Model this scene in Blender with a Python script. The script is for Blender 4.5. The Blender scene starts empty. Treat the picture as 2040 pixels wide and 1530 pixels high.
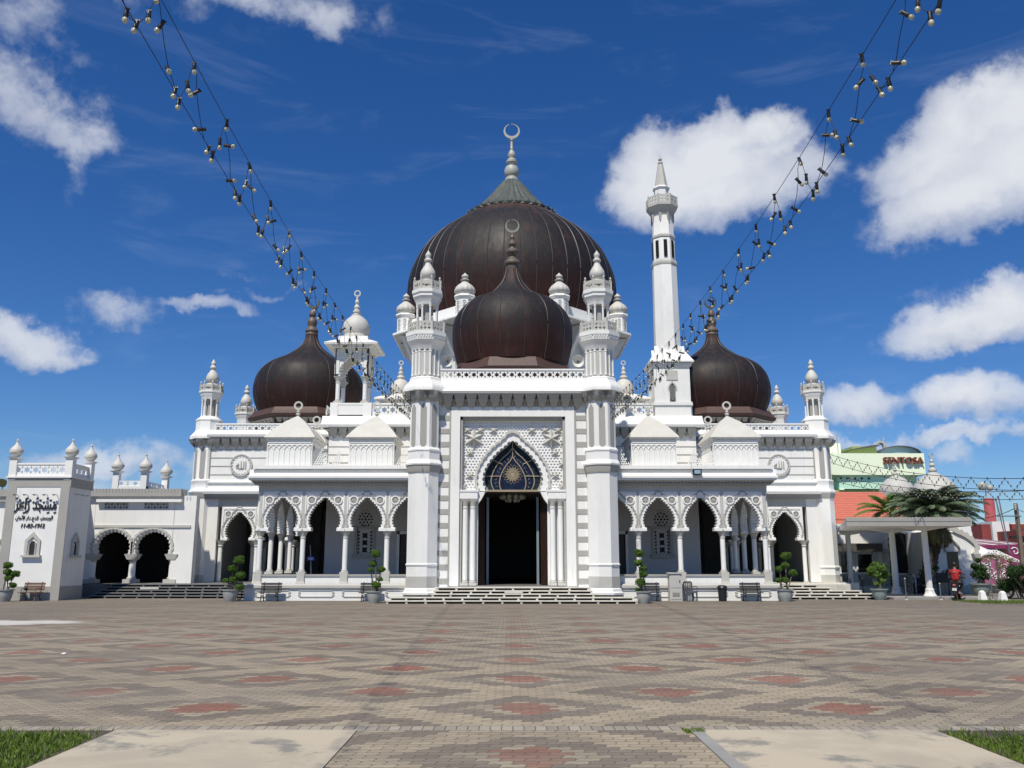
import bpy, math, random
from math import sin, cos, pi, radians, sqrt, atan2, floor, hypot
from mathutils import Vector, Matrix
from mathutils.geometry import tessellate_polygon
random.seed(7)
SC = bpy.context.scene
COL = SC.collection

# ------------------------------------------------------------------ camera
FPX = 1709.0; PITCH = radians(11.8); CX, CY, CZ = -0.15, 0.0, 1.65
cam_d = bpy.data.cameras.new("camera")
cam = bpy.data.objects.new("camera", cam_d); COL.objects.link(cam)
cam.location = (CX, CY, CZ); cam.rotation_euler = (pi/2 + PITCH, 0, 0)
cam_d.sensor_width = 36; cam_d.lens = FPX/2040*36; cam_d.shift_x = 5/2040
cam_d.clip_start = 0.1; cam_d.clip_end = 3000
SC.camera = cam
SC.render.resolution_x = 1024; SC.render.resolution_y = 768

def kk(v):
    y = (765-v)/FPX
    return sin(PITCH)+y*cos(PITCH), cos(PITCH)-y*sin(PITCH)
def zz(v, Y):                       # height of a photo row at distance Y
    a, b = kk(v); return CZ + Y*a/b
def xx(u, v, Y):                    # lateral position of a photo point at distance Y
    return CX + (u-1015)/FPX*Y/kk(v)[1]
def ww(px, v, Y): return px/FPX*Y/kk(v)[1]
def gy(v):                          # distance of a ground point
    a, b = kk(v); return -CZ*b/a

# ------------------------------------------------------------------ sky, sun, exposure
SUN_EL = radians(57); SUN_AZ = radians(201)
sun_d = bpy.data.lights.new("sun", 'SUN'); sun_d.energy = 4.3; sun_d.angle = radians(1.2); sun_d.color = (1.0, 0.94, 0.82)
sun = bpy.data.objects.new("sun", sun_d); COL.objects.link(sun)
sdir = Vector((sin(SUN_AZ)*cos(SUN_EL), cos(SUN_AZ)*cos(SUN_EL), sin(SUN_EL)))
sun.rotation_euler = sdir.to_track_quat('Z', 'Y').to_euler(); sun.location = sdir*100
SC.view_settings.view_transform = 'Standard'; SC.view_settings.look = 'None'
SC.view_settings.gamma = 1; SC.view_settings.exposure = 0.16

W = bpy.data.worlds.new("World"); SC.world = W; W.use_nodes = True
nt = W.node_tree; nt.nodes.clear()
def N(t, typ, **kw):
    n = t.nodes.new(typ)
    for k, v in kw.items(): setattr(n, k, v)
    return n
def setin(t, sock, v):
    if isinstance(v, bpy.types.NodeSocket): t.links.new(v, sock)
    elif v is not None: sock.default_value = v
def M(t, op, a, b=None, c=None, clamp=False):
    n = N(t, 'ShaderNodeMath', operation=op, use_clamp=clamp)
    setin(t, n.inputs[0], a); setin(t, n.inputs[1], b); setin(t, n.inputs[2], c)
    return n.outputs[0]
def VM(t, op, a, b=None, out=0):
    n = N(t, 'ShaderNodeVectorMath', operation=op)
    setin(t, n.inputs[0], a); setin(t, n.inputs[1], b)
    return n.outputs[out]
def MIX(t, f, a, b, blend='MIX'):
    n = N(t, 'ShaderNodeMix', data_type='RGBA', blend_type=blend)
    setin(t, n.inputs[0], f)
    for s, v in ((n.inputs[6], a), (n.inputs[7], b)):
        if isinstance(v, tuple) and len(v) == 3: v = v + (1,)
        setin(t, s, v)
    return n.outputs[2]
def MR(t, v, a, b, c=0.0, d=1.0, smooth=False):
    n = N(t, 'ShaderNodeMapRange', interpolation_type='SMOOTHSTEP' if smooth else 'LINEAR')
    for i, x in enumerate((v, a, b, c, d)): setin(t, n.inputs[i], x)
    return n.outputs[0]
def NOISE(t, vec, scale, detail=3.0, rough=0.5, dist=0.0, col=False):
    n = N(t, 'ShaderNodeTexNoise'); setin(t, n.inputs['Vector'], vec)
    n.inputs['Scale'].default_value = scale; n.inputs['Detail'].default_value = detail
    n.inputs['Roughness'].default_value = rough; n.inputs['Distortion'].default_value = dist
    return n.outputs[1 if col else 0]

sky = N(nt, 'ShaderNodeTexSky', sky_type='NISHITA', sun_disc=False, sun_elevation=SUN_EL, sun_rotation=SUN_AZ,
        altitude=0, air_density=1.0, dust_density=0.0, ozone_density=2.0)
hs = N(nt, 'ShaderNodeHueSaturation'); hs.inputs['Saturation'].default_value = 1.30; hs.inputs['Value'].default_value = 0.73
nt.links.new(sky.outputs[0], hs.inputs['Color'])
skyt = MIX(nt, 1.0, hs.outputs[0], (.66, .85, 1.18), 'MULTIPLY')
tc = N(nt, 'ShaderNodeTexCoord'); D = tc.outputs['Generated']
warp = NOISE(nt, D, 7.0, 6, 0.6, col=True)
wv = VM(nt, 'SCALE', VM(nt, 'SUBTRACT', warp, (0.5, 0.5, 0.5))); wv.node.inputs['Scale'].default_value = 0.085
warp2 = NOISE(nt, D, 26.0, 5, 0.6, col=True)
wv2 = VM(nt, 'SCALE', VM(nt, 'SUBTRACT', warp2, (0.5, 0.5, 0.5))); wv2.node.inputs['Scale'].default_value = 0.035
DW = VM(nt, 'ADD', VM(nt, 'ADD', D, wv), wv2)
def cdir(u, v):
    x = (u-1015)/FPX; y = (765-v)/FPX
    return Vector((x, cos(PITCH)-y*sin(PITCH), sin(PITCH)+y*cos(PITCH))).normalized()
CL = [ # u, v, half width, half height (degrees-ish px), amplitude : dense cumulus
 (1310,350,95,75,1.0),(1430,315,110,75,1.05),(1535,285,70,60,1.0),(1245,395,65,60,.9),(1400,395,190,68,.95),(1580,355,85,50,.75),(1490,400,120,50,.8),
 (1990,250,118,76,1.0),(1870,325,140,65,.9),(1930,405,155,68,.95),(1800,455,80,50,.65),(2060,330,110,90,.95),(1820,300,60,30,.45),
 (1930,655,120,48,1.0),(1830,672,80,34,.7),(2010,625,80,52,1.0),(1930,605,80,32,.7),(1860,690,100,25,.6),
 (1920,800,85,45,.95),(1985,815,70,45,.8),(1715,818,85,38,.85),(1640,835,60,30,.6),
 (50,672,95,42,.85),(130,694,80,26,.75),(240,618,75,40,.62),(205,590,50,25,.45),
 (540,8,185,52,.74),(645,45,68,46,.70),(45,205,125,66,.64),(140,262,90,58,.74),(150,335,34,66,.58),(20,50,150,80,.58),(120,110,90,40,.50),(330,5,120,40,.5),
 (230,925,170,38,.75),(90,975,160,45,.6),(330,960,120,40,.55),(1130,430,60,15,.25),(1870,872,260,16,.75),(1500,600,200,40,.28),
 (430,612,95,16,.60),(520,592,110,12,.48),(480,552,60,18,.52),(1900,905,60,24,.62),(1895,575,90,22,.5),(200,590,60,30,.6),(1230,400,30,40,.4)]
field = None; lit = None
for (u, v, a, b, amp) in CL:
    c = cdir(u, v); r = Vector((c.y, -c.x, 0)).normalized(); up = r.cross(c).normalized()
    dd = VM(nt, 'SUBTRACT', DW, tuple(c))
    x = VM(nt, 'DOT_PRODUCT', dd, tuple(r*(FPX/a)), out=1); y = VM(nt, 'DOT_PRODUCT', dd, tuple(up*(FPX/b)), out=1)
    yb = M(nt, 'MULTIPLY', y, M(nt, 'SUBTRACT', 1.12, M(nt, 'MULTIPLY', M(nt, 'SIGN', y), 0.22)))
    q = M(nt, 'ADD', M(nt, 'MULTIPLY', x, x), M(nt, 'MULTIPLY', yb, yb))
    g = M(nt, 'MULTIPLY', M(nt, 'SUBTRACT', 1.0, M(nt, 'MULTIPLY', q, 0.38), clamp=True), amp)
    g = M(nt, 'MULTIPLY', g, M(nt, 'GREATER_THAN', VM(nt, 'DOT_PRODUCT', D, tuple(c), out=1), 0.5))
    l = M(nt, 'MULTIPLY', g, M(nt, 'MULTIPLY_ADD', y, 0.5, 0.5))
    field = g if field is None else M(nt, 'SMOOTH_MAX', field, g, 0.18)
    lit = l if lit is None else M(nt, 'MAXIMUM', lit, l)
det = NOISE(nt, D, 34.0, 8, 0.62)
det2 = NOISE(nt, D, 15.0, 9, 0.58)
f2 = M(nt, 'ADD', field, M(nt, 'ADD', M(nt, 'MULTIPLY', M(nt, 'SUBTRACT', det, 0.5), 0.42), M(nt, 'MULTIPLY', M(nt, 'SUBTRACT', det2, 0.5), 0.95)))
dens = M(nt, 'MULTIPLY', MR(nt, f2, 0.40, 0.74, smooth=True), MR(nt, field, 0.18, 0.42, smooth=True))
dens = M(nt, 'MULTIPLY', dens, MR(nt, field, 0.30, 0.92, 0.26, 1.0))
shade = MR(nt, M(nt, 'ADD', M(nt, 'MULTIPLY', lit, 1.0), M(nt, 'MULTIPLY', det2, 0.9)), 0.48, 1.12, smooth=True)
ccol = MIX(nt, shade, (4.0, 4.5, 5.7), (7.0, 7.2, 7.6))
skyc = MIX(nt, M(nt, 'MULTIPLY', dens, 0.95), skyt, ccol)
# faint high haze streaks
st = NOISE(nt, VM(nt, 'MULTIPLY', D, (2.0, 2.0, 9.0)), 2.2, 6, 0.6, 1.2)
skyc = MIX(nt, M(nt, 'MULTIPLY', MR(nt, st, 0.52, 0.75, smooth=True), 0.07), skyc, (5.0, 6.0, 8.0))
bg = N(nt, 'ShaderNodeBackground'); nt.links.new(skyc, bg.inputs[0]); bg.inputs[1].default_value = 0.10
wo = N(nt, 'ShaderNodeOutputWorld'); nt.links.new(bg.outputs[0], wo.inputs[0])
W.cycles.sampling_method = 'MANUAL'; W.cycles.sample_map_resolution = 512

# ------------------------------------------------------------------ materials
MATS = {}
def mat(name, col, rough=0.6, var=0.06, scale=1.5, metal=0.0, bump=0.0, bscale=20.0, streak=0.0, coat=0.0, spec=None, second=None, emit=None):
    m = bpy.data.materials.new(name); m.use_nodes = True; t = m.node_tree
    b = t.nodes['Principled BSDF']
    g = N(t, 'ShaderNodeNewGeometry').outputs['Position']
    n1 = NOISE(t, g, scale, 5, 0.6)
    c2 = second or tuple(max(0, x*(1-4*var)) for x in col)
    c = MIX(t, MR(t, n1, 0.35, 0.75), col, c2) if (var or second) else None
    if streak:
        s = NOISE(t, VM(t, 'MULTIPLY', g, (3.0, 3.0, 0.22)), 1.6, 5, 0.65)
        s2 = NOISE(t, VM(t, 'MULTIPLY', g, (9.0, 9.0, 0.6)), 1.3, 4, 0.6)
        ss = M(t, 'MULTIPLY', MR(t, s, 0.52, 0.78, smooth=True), MR(t, s2, 0.4, 0.7))
        c = MIX(t, M(t, 'MULTIPLY', ss, streak), c, tuple(x*0.42 for x in col))
    if c is None: b.inputs['Base Color'].default_value = col+(1,)
    else: t.links.new(c, b.inputs['Base Color'])
    b.inputs['Roughness'].default_value = rough; b.inputs['Metallic'].default_value = metal
    if coat: b.inputs['Coat Weight'].default_value = coat
    if spec is not None: b.inputs['Specular IOR Level'].default_value = spec
    if bump:
        bn = N(t, 'ShaderNodeBump'); bn.inputs['Strength'].default_value = bump; bn.inputs['Distance'].default_value = 0.02
        t.links.new(NOISE(t, g, bscale, 4, 0.6), bn.inputs['Height']); t.links.new(bn.outputs[0], b.inputs['Normal'])
    MATS[name] = m
    return m
mat('white', (.80, .795, .765), .6, .02, .8, bump=.2, bscale=9, streak=.52)
mat('white_clean', (.81, .805, .78), .55, .015, 1.2, streak=.22)
mat('grey', (.37, .36, .33), .65, .03, 1.3, streak=.25)
mat('grey_light', (.50, .49, .45), .65, .03, 1.3, streak=.2)
mat('cream', (.56, .545, .50), .6, .03, 2, streak=.25)
mat('pale_screen', (.74, .74, .71), .6, .02, 2)
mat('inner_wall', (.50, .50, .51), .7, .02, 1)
mat('step_white', (.66, .63, .55), .6, .07, 3, streak=.3)
mat('step_grey', (.17, .17, .17), .75, .05, 3)
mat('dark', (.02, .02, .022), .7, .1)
mat('dark_wood_and_shade', (.035, .02, .014), .45, .1, 4)  # door timber, also the dark finish that deepens shade in hall and vestibule
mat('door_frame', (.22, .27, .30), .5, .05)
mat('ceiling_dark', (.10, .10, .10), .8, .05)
mat('floor_tile', (.18, .17, .16), .35, .05)
mat('black_plastic', (.015, .015, .017), .45, .1, 5)
mat('grey_plastic', (.10, .10, .11), .5, .05, 5)
mat('metal', (.35, .36, .37), .35, .05, 5, metal=.8)
mat('green_bronze', (.085, .10, .088), .6, .10, 3, second=(.045, .048, .043))
mat('brown_bronze', (.14, .105, .08), .5, .10, 6, second=(.08, .065, .055))
mat('bronze_pale', (.26, .26, .22), .55, .08, 5)
mat('pale_metal', (.42, .42, .38), .5, .05, 3)
mat('copper_trim', (.085, .042, .034), .6, .1, 4, second=(.05, .032, .028))
mat('wood_brown', (.14, .075, .045), .55, .1, 8)
mat('dark_bench', (.03, .032, .035), .5, .1, 8)
mat('pot', (.36, .37, .35), .6, .06, 6, streak=.3)
mat('pot_green', (.27, .33, .31), .6, .06, 6, streak=.3)
mat('soil', (.06, .045, .03), .9)
mat('bark', (.16, .14, .10), .85, .1, 12)
mat('palm_bark', (.06, .048, .035), .9, .1, 8, bump=.8, bscale=12)
mat('tan', (.33, .27, .18), .5, .05)
mat('glass_blue', (.008, .009, .040), .5, 0, second=(.008, .03, .05), scale=6, spec=.15)
mat('glass_teal', (.022, .045, .055), .5, 0, second=(.015, .02, .035), scale=7, spec=.15)
mat('window_dark', (.012, .014, .016), .12, .1)
mat('tile_orange', (.60, .185, .125), .6, .05, 4)
mat('wall_lime', (.88, .96, .72), .8, .02, .3)
mat('wall_mint', (.52, .82, .62), .8, .03, .2, second=(.60, .85, .66))
mat('wall_olive', (.36, .46, .16), .8, .03)
mat('wall_yellow', (.80, .58, .24), .8, .03)
mat('letters', (.26, .085, .05), .5, .1)
mat('ink', (.012, .012, .014), .6, 0)
mat('glass_roof', (.30, .42, .48), .25, .05)
mat('red_paint', (.50, .11, .11), .5, .05, 2)
mat('red_brick', (.30, .06, .05), .7, .08, 2)
mat('magenta', (.28, .03, .12), .7, .1, 2)
mat('maroon_cloth', (.22, .03, .06), .7, .06, 3)
mat('pink_cloth', (.42, .13, .24), .75, .05, 3)
mat('cloth_white', (.75, .73, .70), .7, .03, 3)
mat('cloth_grey', (.30, .29, .30), .7, .05, 3)
mat('pole_wood', (.20, .15, .11), .8, .08, 5)
mat('shirt_red', (.42, .015, .02), .8, .1, 30)
mat('trousers', (.02, .02, .023), .85, .1)
mat('skin', (.22, .11, .07), .5, 0)
mat('hair', (.01, .009, .008), .6, 0)
mat('tyre', (.012, .012, .012), .8, 0)
mat('orange_rim', (.75, .17, .03), .4, 0)
mat('bike_blue', (.02, .04, .22), .3, 0, coat=.5)
mat('bike_black', (.02, .02, .022), .3, 0, coat=.5)
mat('sign_blue', (.01, .06, .45), .5, 0)
mat('cable', (.012, .013, .02), .6, 0)
mat('bulb', (.50, .48, .33), .12, 0, coat=.6)
mat('brown_net', (.10, .09, .08), .8, .05)
mat('slab', (.30, .29, .27), .8, .05)
mat('horn', (.62, .62, .58), .45, .03)
mat('litter_paper', (.8, .8, .78), .6, 0)

def foliage_mat(name, a, b, trans=.25):
    m = bpy.data.materials.new(name); m.use_nodes = True; t = m.node_tree
    bs = t.nodes['Principled BSDF']; g = N(t, 'ShaderNodeNewGeometry').outputs['Position']
    c = MIX(t, MR(t, NOISE(t, g, 3.0, 4, .7), .35, .65), a, b)
    c = MIX(t, MR(t, NOISE(t, g, 40.0, 2, .6), .3, .7), c, MIX(t, .5, c, tuple(x*1.6 for x in a)))
    t.links.new(c, bs.inputs['Base Color']); bs.inputs['Roughness'].default_value = .5
    bs.inputs['Specular IOR Level'].default_value = .3
    tr = N(t, 'ShaderNodeBsdfTranslucent'); t.links.new(c, tr.inputs[0])
    mx = N(t, 'ShaderNodeMixShader'); mx.inputs[0].default_value = trans
    t.links.new(bs.outputs[0], mx.inputs[1]); t.links.new(tr.outputs[0], mx.inputs[2])
    t.links.new(mx.outputs[0], t.nodes['Material Output'].inputs[0])
    MATS[name] = m
foliage_mat('leaf_topiary', (.08, .155, .02), (.04, .09, .012))
foliage_mat('leaf_shrub', (.10, .18, .03), (.05, .10, .015))
foliage_mat('leaf_dark', (.03, .07, .015), (.015, .04, .01))
foliage_mat('leaf_palm', (.13, .17, .10), (.08, .12, .07))
foliage_mat('leaf_dry', (.20, .17, .07), (.12, .12, .05))
foliage_mat('grass', (.13, .19, .025), (.075, .13, .018), .3)

def dome_mat(name, zb, zt, top=(.017, .015, .0155), bot=(.044, .012, .009), cap=(.075, .035, .024)):
    m = bpy.data.materials.new(name); m.use_nodes = True; t = m.node_tree
    b = t.nodes['Principled BSDF']; g = N(t, 'ShaderNodeNewGeometry').outputs['Position']
    z = N(t, 'ShaderNodeSeparateXYZ'); t.links.new(g, z.inputs[0])
    n = NOISE(t, VM(t, 'MULTIPLY', g, (1, 1, .35)), 1.1, 6, .65)
    h = MR(t, z.outputs[2], zb, zt)
    hh = M(t, 'ADD', h, M(t, 'MULTIPLY', M(t, 'SUBTRACT', n, .5), .55))
    c = MIX(t, MR(t, hh, .08, .48, smooth=True), bot, top)
    c = MIX(t, MR(t, hh, .84, 1.0, smooth=True), c, cap)
    n2 = NOISE(t, VM(t, 'MULTIPLY', g, (6, 6, .8)), 1.5, 5, .7)
    c = MIX(t, MR(t, n2, .4, .72, 0, .7), c, (.012, .010, .011))
    n3 = NOISE(t, VM(t, 'MULTIPLY', g, (2.2, 2.2, .5)), 1.0, 6, .7)
    c = MIX(t, MR(t, n3, .52, .74, 0, .6), c, (.080, .032, .022))
    n4 = NOISE(t, VM(t, 'MULTIPLY', VM(t, 'ADD', g, (9, 4, 2)), (4, 4, .4)), 1.1, 5, .7)
    c = MIX(t, MR(t, n4, .56, .76, 0, .45), c, (.075, .070, .062))
    # horizontal sheet joints
    jz = M(t, 'FRACT', M(t, 'MULTIPLY', z.outputs[2], 1.4))
    c = MIX(t, MR(t, jz, .0, .04, .45, 0.0), c, (.012, .010, .010))
    t.links.new(c, b.inputs['Base Color'])
    b.inputs['Metallic'].default_value = .0; b.inputs['Specular IOR Level'].default_value = .30
    t.links.new(MR(t, n, .3, .7, .50, .70), b.inputs['Roughness'])
    bn = N(t, 'ShaderNodeBump'); bn.inputs['Strength'].default_value = .35; bn.inputs['Distance'].default_value = .05
    t.links.new(NOISE(t, g, 2.3, 5, .6), bn.inputs['Height']); t.links.new(bn.outputs[0], b.inputs['Normal'])
    MATS[name] = m; return m
mat('seam', (.060, .052, .048), .5, .08, 3)

# paving ---------------------------------------------------------------
def paving_mat(name):
    m = bpy.data.materials.new(name); m.use_nodes = True; t = m.node_tree
    b = t.nodes['Principled BSDF']; g = N(t, 'ShaderNodeNewGeometry').outputs['Position']
    s = N(t, 'ShaderNodeSeparateXYZ'); t.links.new(g, s.inputs[0]); X, Y = s.outputs[0], s.outputs[1]
    bw, bh = .215, .115
    # interlocking zig-zag edges
    ty = M(t, 'MULTIPLY', M(t, 'ABSOLUTE', M(t, 'SUBTRACT', M(t, 'FRACT', M(t, 'DIVIDE', Y, bh)), .5)), .055)
    Xz = M(t, 'ADD', X, ty)
    tx = M(t, 'MULTIPLY', M(t, 'ABSOLUTE', M(t, 'SUBTRACT', M(t, 'FRACT', M(t, 'DIVIDE', X, bw/2)), .5)), .05)
    Yz = M(t, 'ADD', Y, tx)
    row = M(t, 'FLOOR', M(t, 'DIVIDE', Yz, bh)); off = M(t, 'MULTIPLY', M(t, 'FLOORED_MODULO', row, 2.0), .5)
    xc = M(t, 'ADD', M(t, 'DIVIDE', Xz, bw), off); col = M(t, 'FLOOR', xc)
    fx = M(t, 'SUBTRACT', xc, col); fy = M(t, 'FRACT', M(t, 'DIVIDE', Yz, bh))
    ex = M(t, 'MULTIPLY', M(t, 'MINIMUM', fx, M(t, 'SUBTRACT', 1.0, fx)), bw)
    ey = M(t, 'MULTIPLY', M(t, 'MINIMUM', fy, M(t, 'SUBTRACT', 1.0, fy)), bh)
    joint = MR(t, M(t, 'MINIMUM', ex, ey), .002, .007, 1.0, 0.0)
    bx = M(t, 'MULTIPLY', M(t, 'SUBTRACT', M(t, 'ADD', col, .5), off), bw)
    by = M(t, 'MULTIPLY', M(t, 'ADD', row, .5), bh)
    PX, PY, Y0 = 3.74, 2.55, 10.56
    def lat(ox, oy):
        ax = M(t, 'SUBTRACT', bx, ox); ay = M(t, 'SUBTRACT', by, oy)
        ax = M(t, 'ABSOLUTE', M(t, 'SUBTRACT', ax, M(t, 'MULTIPLY', M(t, 'ROUND', M(t, 'DIVIDE', ax, PX)), PX)))
        ay = M(t, 'ABSOLUTE', M(t, 'SUBTRACT', ay, M(t, 'MULTIPLY', M(t, 'ROUND', M(t, 'DIVIDE', ay, PY)), PY)))
        return ax, ay
    a1, b1 = lat(.05, Y0); a2, b2 = lat(.05+PX/2, Y0+PY/2)
    d1 = M(t, 'ADD', M(t, 'DIVIDE', a1, 1.87), M(t, 'DIVIDE', b1, 1.28)); d2 = M(t, 'ADD', M(t, 'DIVIDE', a2, 1.87), M(t, 'DIVIDE', b2, 1.28))
    d = M(t, 'MINIMUM', d1, d2)
    am = M(t, 'MINIMUM', M(t, 'ADD', a1, M(t, 'MULTIPLY', M(t, 'GREATER_THAN', d1, d2), 9.0)), M(t, 'ADD', a2, M(t, 'MULTIPLY', M(t, 'GREATER_THAN', d2, d1), 9.0)))
    wn = N(t, 'ShaderNodeTexWhiteNoise', noise_dimensions='2D')
    cb = N(t, 'ShaderNodeCombineXYZ'); setin(t, cb.inputs[0], col); setin(t, cb.inputs[1], row); t.links.new(cb.outputs[0], wn.inputs[0])
    rv = wn.outputs[0]
    inreg = M(t, 'MULTIPLY', MR(t, M(t, 'ABSOLUTE', X), 11.5, 15.0, 1.0, 0.0), MR(t, Y, 33.0, 36.0, 1.0, 0.0))
    beige = MIX(t, rv, (.385, .320, .225), (.305, .255, .180))
    dark = MIX(t, rv, (.205, .168, .130), (.158, .130, .102))
    red = MIX(t, rv, (.29, .115, .075), (.225, .098, .068))
    pale = MIX(t, rv, (.375, .32, .225), (.30, .255, .180))
    redm = M(t, 'MULTIPLY', M(t, 'LESS_THAN', d, .33), M(t, 'LESS_THAN', am, .37))
    redm = M(t, 'MULTIPLY', redm, M(t, 'GREATER_THAN', M(t, 'ABSOLUTE', M(t, 'SUBTRACT', by, 9.25)), .45))
    c = MIX(t, M(t, 'LESS_THAN', d, .72), beige, dark)
    c = MIX(t, M(t, 'LESS_THAN', d, .41), c, pale)
    c = MIX(t, redm, c, red)
    plain = MIX(t, rv, (.205, .172, .132), (.155, .130, .100))
    w1 = NOISE(t, g, .22, 5, .6)
    fade = M(t, 'MULTIPLY', M(t, 'SUBTRACT', 1.0, inreg), 1.0)
    fade = M(t, 'MAXIMUM', fade, MR(t, w1, .46, .68, 0, .85))
    fade = M(t, 'MAXIMUM', fade, MR(t, Y, 13.0, 30.0, 0.0, .72))
    c = MIX(t, fade, c, plain)
    # dirt patches
    w2 = NOISE(t, VM(t, 'MULTIPLY', g, (.5, 1.3, 1)), .9, 6, .65)
    c = MIX(t, MR(t, w2, .45, .8, 0, .5), c, (.100, .085, .062))
    w3 = NOISE(t, VM(t, 'MULTIPLY', g, (.12, .5, 1)), 1.2, 5, .6)
    c = MIX(t, MR(t, w3, .5, .75, 0, .35), c, (.38, .34, .27))
    # edge course (header row)
    edge = M(t, 'MULTIPLY', M(t, 'GREATER_THAN', Y, 9.18), M(t, 'LESS_THAN', Y, 9.42))
    ef = M(t, 'FRACT', M(t, 'DIVIDE', X, .115)); ej = MR(t, M(t, 'MINIMUM', ef, M(t, 'SUBTRACT', 1.0, ef)), .02, .06, 1.0, 0.0)
    ej = M(t, 'MAXIMUM', ej, MR(t, M(t, 'MINIMUM', M(t, 'SUBTRACT', Y, 9.18), M(t, 'SUBTRACT', 9.42, Y)), .004, .012, 1.0, 0.0))
    ewn = N(t, 'ShaderNodeTexWhiteNoise', noise_dimensions='1D'); setin(t, ewn.inputs['W'], M(t, 'FLOOR', M(t, 'DIVIDE', X, .115)))
    ec = MIX(t, ewn.outputs[0], (.36, .32, .25), (.24, .21, .17))
    c = MIX(t, edge, c, ec); j = MIX(t, edge, joint, ej)
    # white spill
    sx = M(t, 'DIVIDE', M(t, 'ADD', X, 15.2), 3.4); sy = M(t, 'DIVIDE', M(t, 'SUBTRACT', Y, 25.2), 1.3)
    sq = M(t, 'ADD', M(t, 'ADD', M(t, 'MULTIPLY', sx, sx), M(t, 'MULTIPLY', sy, sy)), M(t, 'MULTIPLY', M(t, 'SUBTRACT', NOISE(t, VM(t, 'MULTIPLY', g, (.4, 1.5, 1)), 1.6, 6, .7), .5), 2.6))
    c = MIX(t, MR(t, sq, .45, .9, .85, 0.0), c, (.62, .60, .56))
    jc = MIX(t, NOISE(t, g, 1.4, 3, .5), (.05, .042, .034), (.12, .10, .08))
    c = MIX(t, M(t, 'MULTIPLY', j, .85), c, jc)
    t.links.new(c, b.inputs['Base Color']); b.inputs['Roughness'].default_value = .85
    bn = N(t, 'ShaderNodeBump'); bn.inputs['Strength'].default_value = .6; bn.inputs['Distance'].default_value = .012
    hgt = M(t, 'SUBTRACT', M(t, 'ADD', M(t, 'MULTIPLY', NOISE(t, g, 60, 3, .6), .25), M(t, 'MULTIPLY', rv, .3)), j)
    t.links.new(hgt, bn.inputs['Height']); t.links.new(bn.outputs[0], b.inputs['Normal'])
    MATS[name] = m
paving_mat('paving')
def simple_ground(name, a, b2, c3, s1, s2):
    m = bpy.data.materials.new(name); m.use_nodes = True; t = m.node_tree
    b = t.nodes['Principled BSDF']; g = N(t, 'ShaderNodeNewGeometry').outputs['Position']
    c = MIX(t, MR(t, NOISE(t, g, s1, 6, .62, .4), .42, .62, smooth=True), a, b2)
    c = MIX(t, MR(t, NOISE(t, VM(t, 'ADD', g, (7, 3, 0)), s2, 7, .7, .3), .54, .62, 0, .8), c, c3)
    c = MIX(t, MR(t, NOISE(t, g, 90, 3, .7), .35, .7, 0, .25), c, tuple(x*.5 for x in a))
    t.links.new(c, b.inputs['Base Color']); b.inputs['Roughness'].default_value = .85
    bn = N(t, 'ShaderNodeBump'); bn.inputs['Strength'].default_value = .3; bn.inputs['Distance'].default_value = .01
    t.links.new(NOISE(t, g, 30, 6, .7), bn.inputs['Height']); t.links.new(bn.outputs[0], b.inputs['Normal'])
    MATS[name] = m
simple_ground('concrete', (.50, .435, .325), (.41, .36, .275), (.18, .18, .165), .8, 1.1)
simple_ground('earth', (.10, .085, .06), (.07, .055, .04), (.05, .06, .02), .8, 2)
simple_ground('far_ground', (.14, .13, .11), (.10, .10, .08), (.06, .09, .04), .1, .05)
simple_ground('asphalt', (.085, .083, .08), (.07, .07, .07), (.10, .10, .095), .4, .7)

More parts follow.
